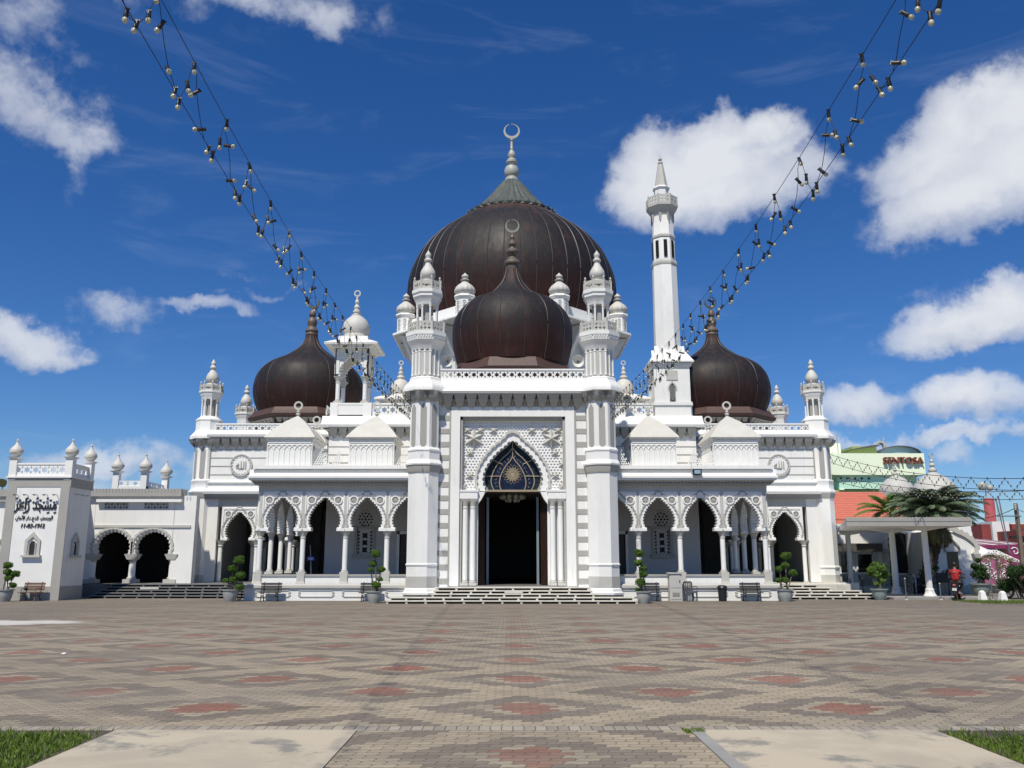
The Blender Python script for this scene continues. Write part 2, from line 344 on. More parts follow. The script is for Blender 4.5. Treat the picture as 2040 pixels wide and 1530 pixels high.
# ------------------------------------------------------------------ mesh builder
class MB:
    def __init__(s): s.v = []; s.f = []; s.mi = []; s.M = Matrix.Identity(4); s.cur = 0
    def add(s, vs, fs):
        o = len(s.v); Mx = s.M
        s.v.extend([tuple(Mx @ Vector(p)) for p in vs])
        for f in fs: s.f.append(tuple(i+o for i in f)); s.mi.append(s.cur)
        return s
    def box(s, x0, x1, y0, y1, z0, z1):
        if x0 > x1: x0, x1 = x1, x0
        return s.add([(x0,y0,z0),(x1,y0,z0),(x1,y1,z0),(x0,y1,z0),(x0,y0,z1),(x1,y0,z1),(x1,y1,z1),(x0,y1,z1)],
              [(0,3,2,1),(4,5,6,7),(0,1,5,4),(1,2,6,5),(2,3,7,6),(3,0,4,7)])
    def frus(s, cx, cy, z0, z1, a0, b0, a1, b1):   # box tapering from half sizes a0,b0 to a1,b1
        return s.add([(cx-a0,cy-b0,z0),(cx+a0,cy-b0,z0),(cx+a0,cy+b0,z0),(cx-a0,cy+b0,z0),(cx-a1,cy-b1,z1),(cx+a1,cy-b1,z1),(cx+a1,cy+b1,z1),(cx-a1,cy+b1,z1)],
              [(0,3,2,1),(4,5,6,7),(0,1,5,4),(1,2,6,5),(2,3,7,6),(3,0,4,7)])
    def lathe(s, prof, n=24, c=(0,0,0), a0=0.0, flute=0.0, nf=0, cap=True):
        vs = []; fs = []
        for r, z in prof:
            for k in range(n):
                a = a0 + 2*pi*k/n; rr = r*(1+flute*cos(nf*a)) if flute else r
                vs.append((c[0]+rr*cos(a), c[1]+rr*sin(a), c[2]+z))
        m = len(prof)
        for i in range(m-1):
            for k in range(n):
                k2 = (k+1) % n
                fs.append((i*n+k, i*n+k2, (i+1)*n+k2, (i+1)*n+k))
        if cap:
            fs.append(tuple(range(n-1, -1, -1))); fs.append(tuple((m-1)*n+k for k in range(n)))
        return s.add(vs, fs)
    def octo(s, prof, c=(0,0,0), cap=True):      # prof gives apothems; flats face the four sides
        q = 1/cos(pi/8)
        return s.lathe([(r*q, z) for r, z in prof], 8, c, pi/8, cap=cap)
    def tube(s, pts, r, n=6, r1=None, cap=True):
        pts = [Vector(p) for p in pts]; m = len(pts); vs = []; fs = []
        for i, p in enumerate(pts):
            d = (pts[min(i+1, m-1)]-pts[max(i-1, 0)])
            if d.length < 1e-9: d = Vector((0,0,1))
            d.normalize()
            u = d.cross(Vector((0,0,1)))
            if u.length < 1e-3: u = d.cross(Vector((1,0,0)))
            u.normalize(); w = d.cross(u)
            rr = r if r1 is None else r+(r1-r)*i/max(1, m-1)
            for k in range(n):
                a = 2*pi*k/n; vs.append(tuple(p+u*rr*cos(a)+w*rr*sin(a)))
        for i in range(m-1):
            for k in range(n):
                fs.append((i*n+k, i*n+(k+1)%n, (i+1)*n+(k+1)%n, (i+1)*n+k))
        if cap: fs.append(tuple(range(n-1,-1,-1))); fs.append(tuple((m-1)*n+k for k in range(n)))
        return s.add(vs, fs)
    def prism(s, outer, y0, y1, holes=()):       # polygon in x,z extruded from y0 (front) to y1
        loops = [list(outer)]+[list(h) for h in holes]
        tris = tessellate_polygon([[Vector((x, z, 0)) for x, z in l] for l in loops])
        flat = [p for l in loops for p in l]; n = len(flat)
        vs = [(x, y0, z) for x, z in flat]+[(x, y1, z) for x, z in flat]
        fs = []
        for a, b, c in tris:
            A, B, C = flat[a], flat[b], flat[c]
            if (B[0]-A[0])*(C[1]-A[1])-(B[1]-A[1])*(C[0]-A[0]) < 0: b, c = c, b
            fs.append((a, b, c)); fs.append((c+n, b+n, a+n))
        o = 0
        for l in loops:
            m = len(l); ar = sum(l[i][0]*l[(i+1)%m][1]-l[(i+1)%m][0]*l[i][1] for i in range(m))
            hole = l is not loops[0]
            ccw = (ar > 0) != hole
            for i in range(m):
                a, b = o+i, o+(i+1)%m
                fs.append((a, a+n, b+n, b) if ccw else (b, b+n, a+n, a))
            o += m
        return s.add(vs, fs)
    def profx(s, prof, x0, x1):                  # (y,z) polygon extruded along x
        n = len(prof); vs = [(x0, y, z) for y, z in prof]+[(x1, y, z) for y, z in prof]
        fs = [(i, (i+1)%n, (i+1)%n+n, i+n) for i in range(n)]+[tuple(range(n-1,-1,-1)), tuple(range(n, 2*n))]
        return s.add(vs, fs)
    def ball(s, c, r, n=10, m=6, sz=1.0):
        prof = [(r*sin(pi*i/m)+1e-5, -r*sz*cos(pi*i/m)) for i in range(m+1)]
        return s.lathe(prof, n, c, cap=False)
    def mesh(s, name, mats, ang=32):
        me = bpy.data.meshes.new(name); me.from_pydata(s.v, [], s.f)
        if not isinstance(mats, (list, tuple)): mats = [mats]
        for m in mats: me.materials.append(MATS[m])
        if len(mats) > 1: me.polygons.foreach_set('material_index', s.mi)
        me.polygons.foreach_set('use_smooth', [True]*len(me.polygons))
        me.set_sharp_from_angle(angle=radians(ang)); me.update()
        return me
ORI = {}
def obj(name, mb, m, parent=None, loc=(0,0,0), rot=0.0, ang=32):
    if isinstance(mb, MB) and parent is not None and tuple(loc) == (0, 0, 0) and mb.v and min(abs(v[0]) for v in mb.v) > .6 and min(v[0] for v in mb.v) < 0 < max(v[0] for v in mb.v) \
       and all((mb.v[f[0]][0] > 0) == (mb.v[i][0] > 0) for f in mb.f for i in f):
        first = None
        for sgn in (-1, 1):
            h = MB(); idx = {}
            for f, mi in zip(mb.f, mb.mi):
                if mb.v[f[0]][0]*sgn < 0: continue
                nf = []
                for i in f:
                    if i not in idx: idx[i] = len(h.v); h.v.append(mb.v[i])
                    nf.append(idx[i])
                h.f.append(tuple(nf)); h.mi.append(mi)
            o = obj(name, h, m, parent, loc, rot, ang); first = first or o
        return first
    me = mb.mesh(name, m, ang) if isinstance(mb, MB) else mb
    o = bpy.data.objects.new(name, me); COL.objects.link(o)
    loc = Vector(loc); ORI[o.name] = loc
    if parent is not None:
        o.parent = parent; o.location = loc-ORI[parent.name]
    else: o.location = loc
    if rot: o.rotation_euler = (0, 0, rot)
    return o
def tag(o, label=None, cat=None, group=None, kind=None):
    if label: o['label'] = label
    if cat: o['category'] = cat
    if group: o['group'] = group
    if kind: o['kind'] = kind
    return o
def thing(name, label, cat, loc=(0,0,0), group=None):
    o = bpy.data.objects.new(name, None); COL.objects.link(o); o.location = loc; ORI[o.name] = Vector(loc)
    o.empty_display_size = .2
    return tag(o, label, cat, group)
def copy_tree(o, parent=None):
    c = o.copy(); COL.objects.link(c)
    if parent is not None: c.parent = parent
    for ch in list(o.children): copy_tree(ch, c)
    return c
def struct(name, mb, m): return tag(obj(name, mb, m), kind='structure')
def T(x, y, z): return Matrix.Translation((x, y, z))
def RZ(a): return Matrix.Rotation(a, 4, 'Z')
def oct_frames(c, ap, n=8):
    for k in range(n): yield T(*c) @ RZ(k*2*pi/n) @ T(0, -ap, 0)

# text ------------------------------------------------------------------
ARF = {'ا':('FE8D','FE8E',None,None),'ل':('FEDD','FEDE','FEDF','FEE0'),'م':('FEE1','FEE2','FEE3','FEE4'),'س':('FEB1','FEB2','FEB3','FEB4'),'ج':('FE9D','FE9E','FE9F','FEA0'),
 'د':('FEA9','FEAA',None,None),'ز':('FEAF','FEB0',None,None),'ه':('FEE9','FEEA','FEEB','FEEC'),'ر':('FEAD','FEAE',None,None),'و':('FEED','FEEE',None,None),
 'ت':('FE95','FE96','FE97','FE98'),'ق':('FED5','FED6','FED7','FED8'),'ح':('FEA1','FEA2','FEA3','FEA4'),'ن':('FEE5','FEE6','FEE7','FEE8'),'\ufef7':('FEF7','FEF8',None,None)}
def arab(s):
    out = []
    for i, c in enumerate(s):
        if c not in ARF: out.append(c); continue
        f = ARF[c]; pv = i > 0 and s[i-1] in ARF and ARF[s[i-1]][2] is not None; nx = i+1 < len(s) and s[i+1] in ARF and f[2] is not None
        out.append(chr(int(f[3 if pv and nx else 2 if nx else 1 if pv else 0], 16)))
    return ''.join(reversed(out))
def text_mesh(body, w, h, depth=.02, bold=0.0, shear=0.0, m='ink'):
    c = bpy.data.curves.new('t', 'FONT'); c.body = body; c.extrude = 1; c.offset = bold; c.shear = shear; c.resolution_u = 3
    o = bpy.data.objects.new('t', c); COL.objects.link(o)
    bpy.context.view_layer.update()
    me = bpy.data.meshes.new_from_object(o.evaluated_get(bpy.context.evaluated_depsgraph_get()))
    bpy.data.objects.remove(o); bpy.data.curves.remove(c)
    xs = [v.co.x for v in me.vertices]; ys = [v.co.y for v in me.vertices]
    x0, x1, y0, y1 = min(xs), max(xs), min(ys), max(ys)
    for v in me.vertices:
        x, y, z = v.co
        v.co = ((x-(x0+x1)/2)/(x1-x0)*w, -z*depth/2, (y-(y0+y1)/2)/(y1-y0)*h)
    me.materials.clear(); me.materials.append(MATS[m]); me.update()
    return me

# 2-D shapes --------------------------------------------------------------
KEYS = [(.86,0),(.97,.13),(1.0,.26),(.94,.42),(.81,.57),(.64,.71),(.43,.84),(.21,.94),(0,1.08)]
ROUND = [(.88,0),(.96,.14),(1.0,.30),(.965,.48),(.86,.66),(.68,.81),(.45,.92),(.22,.985),(0,1.03)]
def arch_curve(w, z0, z1, keys=KEYS, n=6):
    K = [(x*w, z0+(z1-z0)*y/keys[-1][1]) for x, y in keys]; P = [K[0]]
    for i in range(len(K)-1):
        p0 = K[max(0, i-1)]; p1 = K[i]; p2 = K[i+1]; p3 = K[min(len(K)-1, i+2)]
        for j in range(1, n+1):
            t = j/n
            P.append(tuple(.5*((2*p1[d])+(-p0[d]+p2[d])*t+(2*p0[d]-5*p1[d]+4*p2[d]-p3[d])*t*t+(-p0[d]+3*p1[d]-3*p2[d]+p3[d])*t**3) for d in (0, 1)))
    return P+[(-x, z) for x, z in reversed(P[:-1])]
def resample(P, n):
    L = [0]
    for a, b in zip(P, P[1:]): L.append(L[-1]+hypot(b[0]-a[0], b[1]-a[1]))
    out = []; j = 0
    for i in range(n+1):
        s = L[-1]*i/n
        while j < len(P)-2 and L[j+1] < s: j += 1
        t = (s-L[j])/max(1e-9, L[j+1]-L[j]); out.append((P[j][0]+(P[j+1][0]-P[j][0])*t, P[j][1]+(P[j+1][1]-P[j][1])*t))
    return out
def scallop(P, n, k=.95, m=7):
    Q = resample(P, n); out = [Q[0]]
    for A, B in zip(Q, Q[1:]):
        mx, mz = (A[0]+B[0])/2, (A[1]+B[1])/2; hx, hz = (A[0]-mx), (A[1]-mz); nx, nz = -hz*1.0, hx*1.0
        # outward normal of a counter-clockwise run
        tx, tz = B[0]-A[0], B[1]-A[1]; L = hypot(tx, tz) or 1; nx, nz = tz/L, -tx/L; r = L/2*k
        for j in range(1, m+1):
            a = pi*j/m; out.append((mx+hx*cos(a)+nx*r*sin(a), mz+hz*cos(a)+nz*r*sin(a)))
    return out
def offset_curve(P, d):
    out = []
    for i, p in enumerate(P):
        a = P[max(0, i-1)]; b = P[min(len(P)-1, i+1)]; tx, tz = b[0]-a[0], b[1]-a[1]; L = hypot(tx, tz) or 1
        out.append((p[0]+tz/L*d, p[1]-tx/L*d))
    m = len(P)//2; out[m] = (0, P[m][1]+d*1.35)
    return out
def star(cx, cz, R, r=None, n=6, rot=pi/2):
    r = r or R*.577
    return [(cx+(R if k % 2 == 0 else r)*cos(rot+pi*k/n), cz+(R if k % 2 == 0 else r)*sin(rot+pi*k/n)) for k in range(2*n)]
def ngon(cx, cz, R, n, rot=0.0): return [(cx+R*cos(rot+2*pi*k/n), cz+R*sin(rot+2*pi*k/n)) for k in range(n)]
def crescent(mb, c, R, th=.06, gap=.30, inner=.80, tilt=0.25):
    # open ring thicker at the bottom, tips meeting near the top
    n = 26; ang = [pi/2+tilt+gap/2+(2*pi-gap)*i/n for i in range(n+1)]
    off = R*(1-inner)*.85
    out = [(c[0]+R*cos(a), c[2]+R*sin(a)) for a in ang]
    inn = [(c[0]+R*inner*cos(a)-.25*off*0, c[2]+R*inner*sin(a)+off*.9) for a in reversed(ang)]
    mb.prism(out+inn, c[1]-th/2, c[1]+th/2)
def ringf(mb, c, R, th=.07, inner=.62):
    mb.prism(ngon(c[0], c[2], R, 20), c[1]-th/2, c[1]+th/2, [ngon(c[0], c[2]+R*.05, R*inner, 16)])

# building elements ---------------------------------------------------------
def lattice(mb, L, h, t=.08, pitch=None):
    """pierced band along +x from 0 to L, z 0..h, front at y=0"""
    p = pitch or h*.88; n = max(1, round(L/p)); p = L/n
    for i in range(n):
        x = i*p; R = min(h*.47, p*.40)
        holes = [star(x+p*.40, h/2, R, R*.56)]
        dx = x+p*.86
        for zc in (h*.27, h*.73):
            holes.append([(dx-p*.11, zc), (dx, zc-h*.19), (dx+p*.11, zc), (dx, zc+h*.19)])
        mb.prism([(x, 0), (x+p, 0), (x+p, h), (x, h)], 0, t, holes)
def parapet(mb, x0, x1, y, z0, z1, t=.10):
    """rail, base and pierced band between two points along x"""
    b = (z1-z0)
    mb.box(x0, x1, y-.02, y+t+.02, z0, z0+b*.10); mb.box(x0, x1, y-.04, y+t+.04, z1-b*.13, z1)
    M0 = mb.M; mb.M = M0 @ T(x0, y, z0+b*.10); lattice(mb, x1-x0, b*.77, t); mb.M = M0
def muqarnas(mb, L, z0, z1, d, pitch=.42):
    """hanging pointed brackets along +x under a cornice, wall at y=0, cornice edge at y=-d"""
    n = max(1, round(L/pitch)); p = L/n; h = z1-z0
    for i in range(n):
        x = i*p; xc = x+p/2
        for (w, dd, za, zb) in ((p*.49, d, z1, z1-h*.38), (p*.41, d*.75, z1-h*.38, z1-h*.60)):
            mb.add([(xc-w, 0, za), (xc+w, 0, za), (xc+w, -dd, za), (xc-w, -dd, za), (xc-w*.72, 0, zb), (xc+w*.72, 0, zb), (xc+w*.72, -dd*.72, zb), (xc-w*.72, -dd*.72, zb)],
                   [(0,1,2,3),(7,6,5,4),(3,2,6,7),(1,0,4,5),(2,1,5,6),(0,3,7,4)])
        w = p*.34
        mb.add([(xc-w, 0, z1-h*.60), (xc+w, 0, z1-h*.60), (xc+w, -d*.5, z1-h*.60), (xc-w, -d*.5, z1-h*.60), (xc, -.01, z0)], [(0,1,2,3),(3,2,4),(2,1,4),(0,3,4)])
        # small pendants between
        mb.add([(x-p*.16, 0, z1-h*.30), (x+p*.16, 0, z1-h*.30), (x+p*.16, -d*.35, z1-h*.30), (x-p*.16, -d*.35, z1-h*.30), (x, -.01, z1-h*.85)], [(0,1,2,3),(3,2,4),(2,1,4),(0,3,4)])
def onion(mb, c, r, h, n=20, flute=0, nf=14, tip=True):
    P = [(.62,0),(.66,.03),(.60,.05),(.82,.10),(.97,.17),(1.0,.25),(.95,.33),(.80,.42),(.58,.50),(.38,.57),(.28,.62),(.24,.66)]
    Q = [(.42,.675),(.45,.69),(.40,.71),(.24,.73),(.22,.76),(.32,.80),(.36,.84),(.27,.90),(.12,.95),(.02,1.0)]
    if flute:
        for a, b in zip(P[2:], P[3:]): pass
        mb.lathe([(a*r, b*h) for a, b in P], n*3, c, flute=flute, nf=nf)
        mb.lathe([(a*r, b*h) for a, b in Q], n, c)
    else: mb.lathe([(a*r, b*h) for a, b in P+Q], n, c)
def column(mb, x, y, z0, z1, r=.12, n=16, cap=.28, base=.22):
    mb.lathe([(r*1.0, base), (r*1.0, z1-z0-cap*.9)], n, (x, y, z0), cap=False)
def colbase(mb, x, y, z0, z1, r=.12, cap=.28, base=.22, n=16, top=True, bot=True):
    if bot:
        mb.box(x-r*1.7, x+r*1.7, y-r*1.7, y+r*1.7, z0, z0+base*.45)
        mb.lathe([(r*1.45, base*.45), (r*1.5, base*.6), (r*1.2, base*.75), (r*1.25, base*.9), (r*1.05, base)], n, (x, y, z0), cap=False)
    t = z1-z0
    if top:
        mb.lathe([(r*1.02, t-cap*1.2), (r*1.25, t-cap*1.15), (r*1.05, t-cap*1.0), (r*1.15, t-cap*.8), (r*1.5, t-cap*.5), (r*1.7, t-cap*.28)], n, (x, y, z0), cap=False)
        mb.frus(x, y, z1-cap*.3, z1, r*1.55, r*1.55, r*1.9, r*1.9)

# ------------------------------------------------------------------ THE GROUND
g = MB(); g.box(-700, 700, -60, 1300, -.5, -.02); struct('ground', g, 'far_ground')
g = MB(); g.add([(-46,-14,0),(46,-14,0),(46,60,0),(-46,60,0)], [(0,1,2,3)])
struct('plaza_paving', g, 'paving')
for nm, xa, xb in (('concrete_path', -4.1, -1.68), ('concrete_path', 1.78, 4.12)):
    g = MB(); g.box(xa, xb, -3, 9.15, -.1, .012); struct(nm, g, 'concrete')
g = MB(); g.box(1.66, 1.78, -3, 9.15, -.1, .016); struct('path_kerb', g, 'slab')
for nm, xa, xb in (('lawn_soil', -14, -4.1), ('lawn_soil', 4.12, 14)):
    g = MB(); g.box(xa, xb, -3, 9.13, -.1, .008); struct(nm, g, 'earth')
def grass_patch(label, xa, xb, ya, yb, n, seed, hmin=.025, hmax=.07, top=9.13):
    rnd = random.Random(seed); mb = MB(); vs = []; fs = []
    for i in range(n):
        x = rnd.uniform(xa, xb); y = rnd.uniform(ya, yb)
        if y > top-.30+.12*sin(x*3.7)+.05*sin(x*11) and rnd.random() < .85: continue
        a = rnd.uniform(0, 2*pi); h = rnd.uniform(hmin, hmax); w = rnd.uniform(.004, .009); l = rnd.uniform(.01, .05)
        dx, dy = cos(a), sin(a); b = rnd.uniform(0, 2*pi); o = len(vs)
        vs += [(x-dy*w, y+dx*w, 0), (x+dy*w, y-dx*w, 0), (x+cos(b)*l*.4+dy*w*.7, y+sin(b)*l*.4-dx*w*.7, h*.6), (x+cos(b)*l*.4-dy*w*.7, y+sin(b)*l*.4+dx*w*.7, h*.6), (x+cos(b)*l, y+sin(b)*l, h)]
        fs += [(o, o+1, o+2, o+3), (o+3, o+2, o+4)]
    mb.v = vs; mb.f = fs; mb.mi = [0]*len(fs)
    tag(obj('grass', mb, 'grass'), label, 'grass', kind='stuff')
grass_patch('short green lawn grass left of the cream concrete slab', -7.2, -4.12, 5.6, 9.12, 26000, 1)
grass_patch('short green lawn grass right of the grey stained concrete slab', 4.13, 7.2, 5.6, 9.12, 26000, 2)
grass_patch('small tuft of grass growing from the joint beside the right slab', 1.60, 1.80, 9.0, 9.2, 200, 3, .015, .04, 99)
grass_patch('strip of lawn by the white bollards at the right', 19.5, 32, 36.5, 39.2, 9000, 4, .05, .12, 99)

# ------------------------------------------------------------------ THE MOSQUE
MOS = thing('mosque', 'large white mosque with dark onion domes, scalloped arcades and a slender minaret', 'mosque', (0, 40, 0))
FL = .64
def onion_px(prof, Y, zb=None): return [(ww(h, v, Y), zz(v, Y)) for h, v in prof]

# --- podium, floors, bodies
b = MB()
for s in (-1, 1):
    b.box(s*3.4, s*12.1, 39.75, 48.0, 0, FL-.02)      # wing podium
b.box(-3.4, 3.4, 38.3, 44.5, 0, FL-.021)
b.box(-18.6, 18.6, 47.2, 66, 0, FL-.022)
b.box(-12.6, 12.6, 47.0, 47.2, 0, FL-.024)
obj('podium', b, 'white', MOS)
b = MB(); b.box(-12.0, 12.0, 40.0, 47.9, FL-.02, FL); b.box(-18.5, 18.5, 47.9, 65.9, FL-.02, FL-.001)
obj('veranda_floor', b, 'floor_tile', MOS)
b = MB()
for s in (-1, 1):
    b.box(s*3.2, s*12.22, 39.66, 39.90, FL-.08, FL+.03)          # ledge
    b.profx([(39.72, FL+.03), (39.90, FL+.03), (40.1, FL+.03), (40.1, FL+.09), (39.82, FL+.09)], s*3.3, s*12.12)
    for k in range(4):
        xa = 5.83+1.963*k-1.80; xb = xa+1.64
        xa += .16
        for (p, q, r_, t_) in ((xa, xb, .44, .47), (xa, xb, .16, .19)):
            b.box(s*p, s*q, 39.715, 39.75, r_, t_)
        for xc in (xa-.02, xb+.02):
            for z0 in (.20, .315):
                b.prism([(s*xc-.06, z0+.055), (s*xc, z0), (s*xc+.06, z0+.055), (s*xc, z0+.11)], 39.71, 39.75)
obj('podium_moulding', b, 'grey_light', MOS)
# low balustrade walls of the wings (front and sides)
b = MB(); c = MB()
for s in (-1, 1):
    b.box(s*4.9, s*11.75, 40.28, 40.52, FL, 1.08); c.box(s*4.9, s*11.8, 40.22, 40.58, 1.08, 1.15)
    b.box(s*11.58, s*11.82, 40.52, 47.8, FL, 1.08); c.box(s*11.53, s*11.87, 40.58, 47.8, 1.08, 1.149)
obj('balustrade_wall', b, 'white', MOS); obj('balustrade_coping', c, 'grey', MOS)

# --- arcades
COLX = [11.70, 9.72, 7.75, 5.83, 3.87]
ZC = zz(1055, 40.4)      # impost level
def arcade_panel(w, ztop, zap, keys=KEYS, nl=25, t=.34, wo=.70):
    """one bay centred at x=0, pane from impost z=0; returns (panel MB, moulding MB, rosette MB)"""
    A = arch_curve(w*wo, 0.10, zap, keys); S = scallop(A, nl, 1.2)
    out = [(-w, 0), (-w, ztop), (w, ztop), (w, 0)]
    p = MB(); p.prism(out+[(w*.62, 0)]+S+[(-w*.62, 0)], 0, t)
    m = MB(); r = MB()
    O = offset_curve(arch_curve(w*wo, .10, zap, keys), .23); O2 = offset_curve(A, .165)
    O = scallop(O, 22, .5, 4); O2 = scallop(O2, 22, .5, 4)
    r.prism(O+O2[::-1], -.045, .01)
    f = .09
    m.prism([(-w+.07, .12), (-w+.07, ztop-.05), (w-.07, ztop-.05), (w-.07, .12), (w-.07-f*.6, .12), (w-.07-f*.6, ztop-.05-f), (-w+.07+f*.6, ztop-.05-f), (-w+.07+f*.6, .12)], -.04, .01)
    for sx in (-1, 1):
        m.box(sx*(w-.02), sx*(w*.60), -.07, t+.02, -.07, .05)     # impost block
    zr = ztop-.40
    for sx in (-1, 1):
        xr = sx*(w-.37)
        m.prism(ngon(xr, zr, .205, 20), -.05, .01, [ngon(xr, zr, .155, 18)])
        r.prism(ngon(xr, zr, .155, 16), -.012, .01)
        r.prism(star(xr, zr, .13, .07), -.04, .0)
    return p, m, r
w_ = 1.963/2; ztp = zz(979, 40.22)-ZC; zap = zz(990, 40.22)-ZC
PA, PM, PR = arcade_panel(w_, ztp, zap)
pam, pmm, prm = PA.mesh('arch_panel', 'white', 20), PM.mesh('arch_moulding', 'white_clean'), PR.mesh('rosette', 'grey')
ca = MB(); column(ca, 0, 0, 1.15, ZC-.05, .115); ca = ca.mesh('column', 'white_clean')
cb_ = MB(); colbase(cb_, 0, 0, 1.15, ZC-.05, .115, bot=False); cbm = cb_.mesh('capital', 'grey_light'); cb_ = MB(); colbase(cb_, 0, 0, 1.15, ZC-.05, .115, top=False); cb_.box(-.17, .17, -.2, .2, FL, 1.151); cb_.frus(0, 0, FL, FL+.2, .24, .26, .18, .21); cbb = cb_.mesh('column_base', 'grey_light')
ct = MB(); column(ct, 0, 0, FL, ZC-.05, .115); ctm = ct.mesh('column', 'white_clean')
cc = MB(); colbase(cc, 0, 0, FL, ZC-.05, .13, base=.3, bot=False); ccm = cc.mesh('capital', 'grey_light'); cc = MB(); colbase(cc, 0, 0, FL, ZC-.05, .13, base=.3, top=False); ccb = cc.mesh('column_base', 'grey_light')
def bay(x, y, rot=0.0, Z=ZC):
    p = obj('arch', pam, None, MOS, (x, y, Z), rot)
    for n_, m_ in (('moulding', pmm), ('rosettes', prm)):
        o = bpy.data.objects.new(n_, m_); COL.objects.link(o); o.parent = p
    return p
def col_at(x, y, low=False, Z=0):
    p = obj('column', ctm if low else ca, None, MOS, (x, y, Z))
    for n_, m_ in (('capital', ccm if low else cbm), ('column_base', ccb if low else cbb)): o = bpy.data.objects.new(n_, m_); COL.objects.link(o); o.parent = p
for s in (-1, 1):
    for k in range(4):
        bay(s*(COLX[k]+COLX[k+1])/2, 40.23)
        col_at(s*COLX[k], 40.4)
    for k in range(4):       # side arcade running back
        yy = 40.4+1.85*k
        bay(s*11.70+(-.17 if s < 0 else .17), yy+.925, -pi/2 if s < 0 else pi/2)
        if k: col_at(s*11.70, yy)
# spandrel wall strips above columns in grey
b = MB(); b2 = MB()
for s in (-1, 1):
    for k in range(4): b.box(s*COLX[k]-.075, s*COLX[k]+.075, 40.205, 40.25, ZC+.12, ZC+ztp-.0)
    zt = ZC+ztp; zc0 = zz(966, 40.2)
    b.box(s*3.9, s*11.86, 40.222, 40.6, zt, zc0)                    # grey frieze
    b.box(s*11.55, s*11.862, 40.61, 47.8, zt, zc0)
obj('arcade_frieze', b, 'grey_light', MOS)
ze = zz(956, 39.7); zt2 = zz(950, 39.7); zs = zz(935, 39.95); zl = zz(929, 39.9)
b = MB(); d = MB()
for s in (-1, 1):
    xo = 12.22
    b.box(s*3.9, s*xo, 39.78, 41.0, ze, ze+.10)
    b.profx([(39.72, ze+.10), (41.0, ze+.10), (41.0, zs+.02), (40.02, zs), (39.98, ze+.26), (39.72, ze+.20)], s*3.9, s*(xo+.05))
    b.box(s*3.9, s*(xo-.12), 39.9, 41.0, zs+.02, zl+.04)
    b.box(s*(xo-1.0), s*(xo+.02), 41.0, 47.6, ze, ze+.2); b.box(s*(xo-1.0), s*(xo-.14), 41.0, 47.6, ze+.2, zl+.035)
    # soffit bracket band
    d.box(s*3.9, s*(xo-.2), 39.98, 40.6, zc0, zc0+.07); d.box(s*3.9, s*(xo-.1), 39.88, 40.6, ze-.08, ze)
    d.box(s*3.9, s*(xo-.22), 40.1, 40.6, zc0+.07, ze-.08)
    for i in range(48):
        x = 4.0+i*.17
        d.box(s*x, s*(x+.09), 39.92, 40.1, zc0+.07, ze-.08)
    d.box(s*(xo-.7), s*(xo-.2), 40.5, 47.6, zc0+.003, ze-.003)
obj('arcade_cornice', b, 'white', MOS); obj('cornice_brackets', d, 'grey', MOS)
b = MB()    # beaded strip on cornice
for s in (-1, 1):
    for i in range(96):
        x = 4.2+i*.082
        zm = zs-.10
        b.add([(s*x, 39.965, zm), (s*(x+.03), 39.965, zm+.05), (s*(x+.06), 39.965, zm), (s*(x+.03), 39.93, zm+.015)], [(0,1,3),(1,2,3),(2,0,3)])
obj('cornice_beading', b, 'grey_light', MOS)
b = MB(); b.box(-12.1, 12.1, 40.6, 47.7, zl-.35, zl); obj('wing_roof', b, 'white', MOS)
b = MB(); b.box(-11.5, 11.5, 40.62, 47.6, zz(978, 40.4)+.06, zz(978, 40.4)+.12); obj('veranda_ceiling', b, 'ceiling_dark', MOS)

# crestings between the roof pavilions
def cresting(mb, x0, x1, y, z0, hmax, period):
    """zig-zag pierced cresting: rows of small triangles piled to peaks"""
    q = .105; n = int((x1-x0)/q)
    for i in range(n):
        x = x0+i*q; ph = abs(((x-x0)/period) % 1-.5)*2; rows = 1+int((1-ph)*hmax/q)
        for r in range(rows):
            xo = x+(q/2 if r % 2 else 0)
            mb.prism([(xo, z0+r*q), (xo+q, z0+r*q), (xo+q/2, z0+r*q+q*1.1)], y, y+.05)
for s in (-1, 1):
    for xa, xb in ((8.05, 9.5), (4.6, 5.62)):
        b = MB(); cresting(b, min(s*xa, s*xb), max(s*xa, s*xb), 40.2, zl+.03, .75, .85); obj('roof_cresting', b, 'pale_screen', MOS)

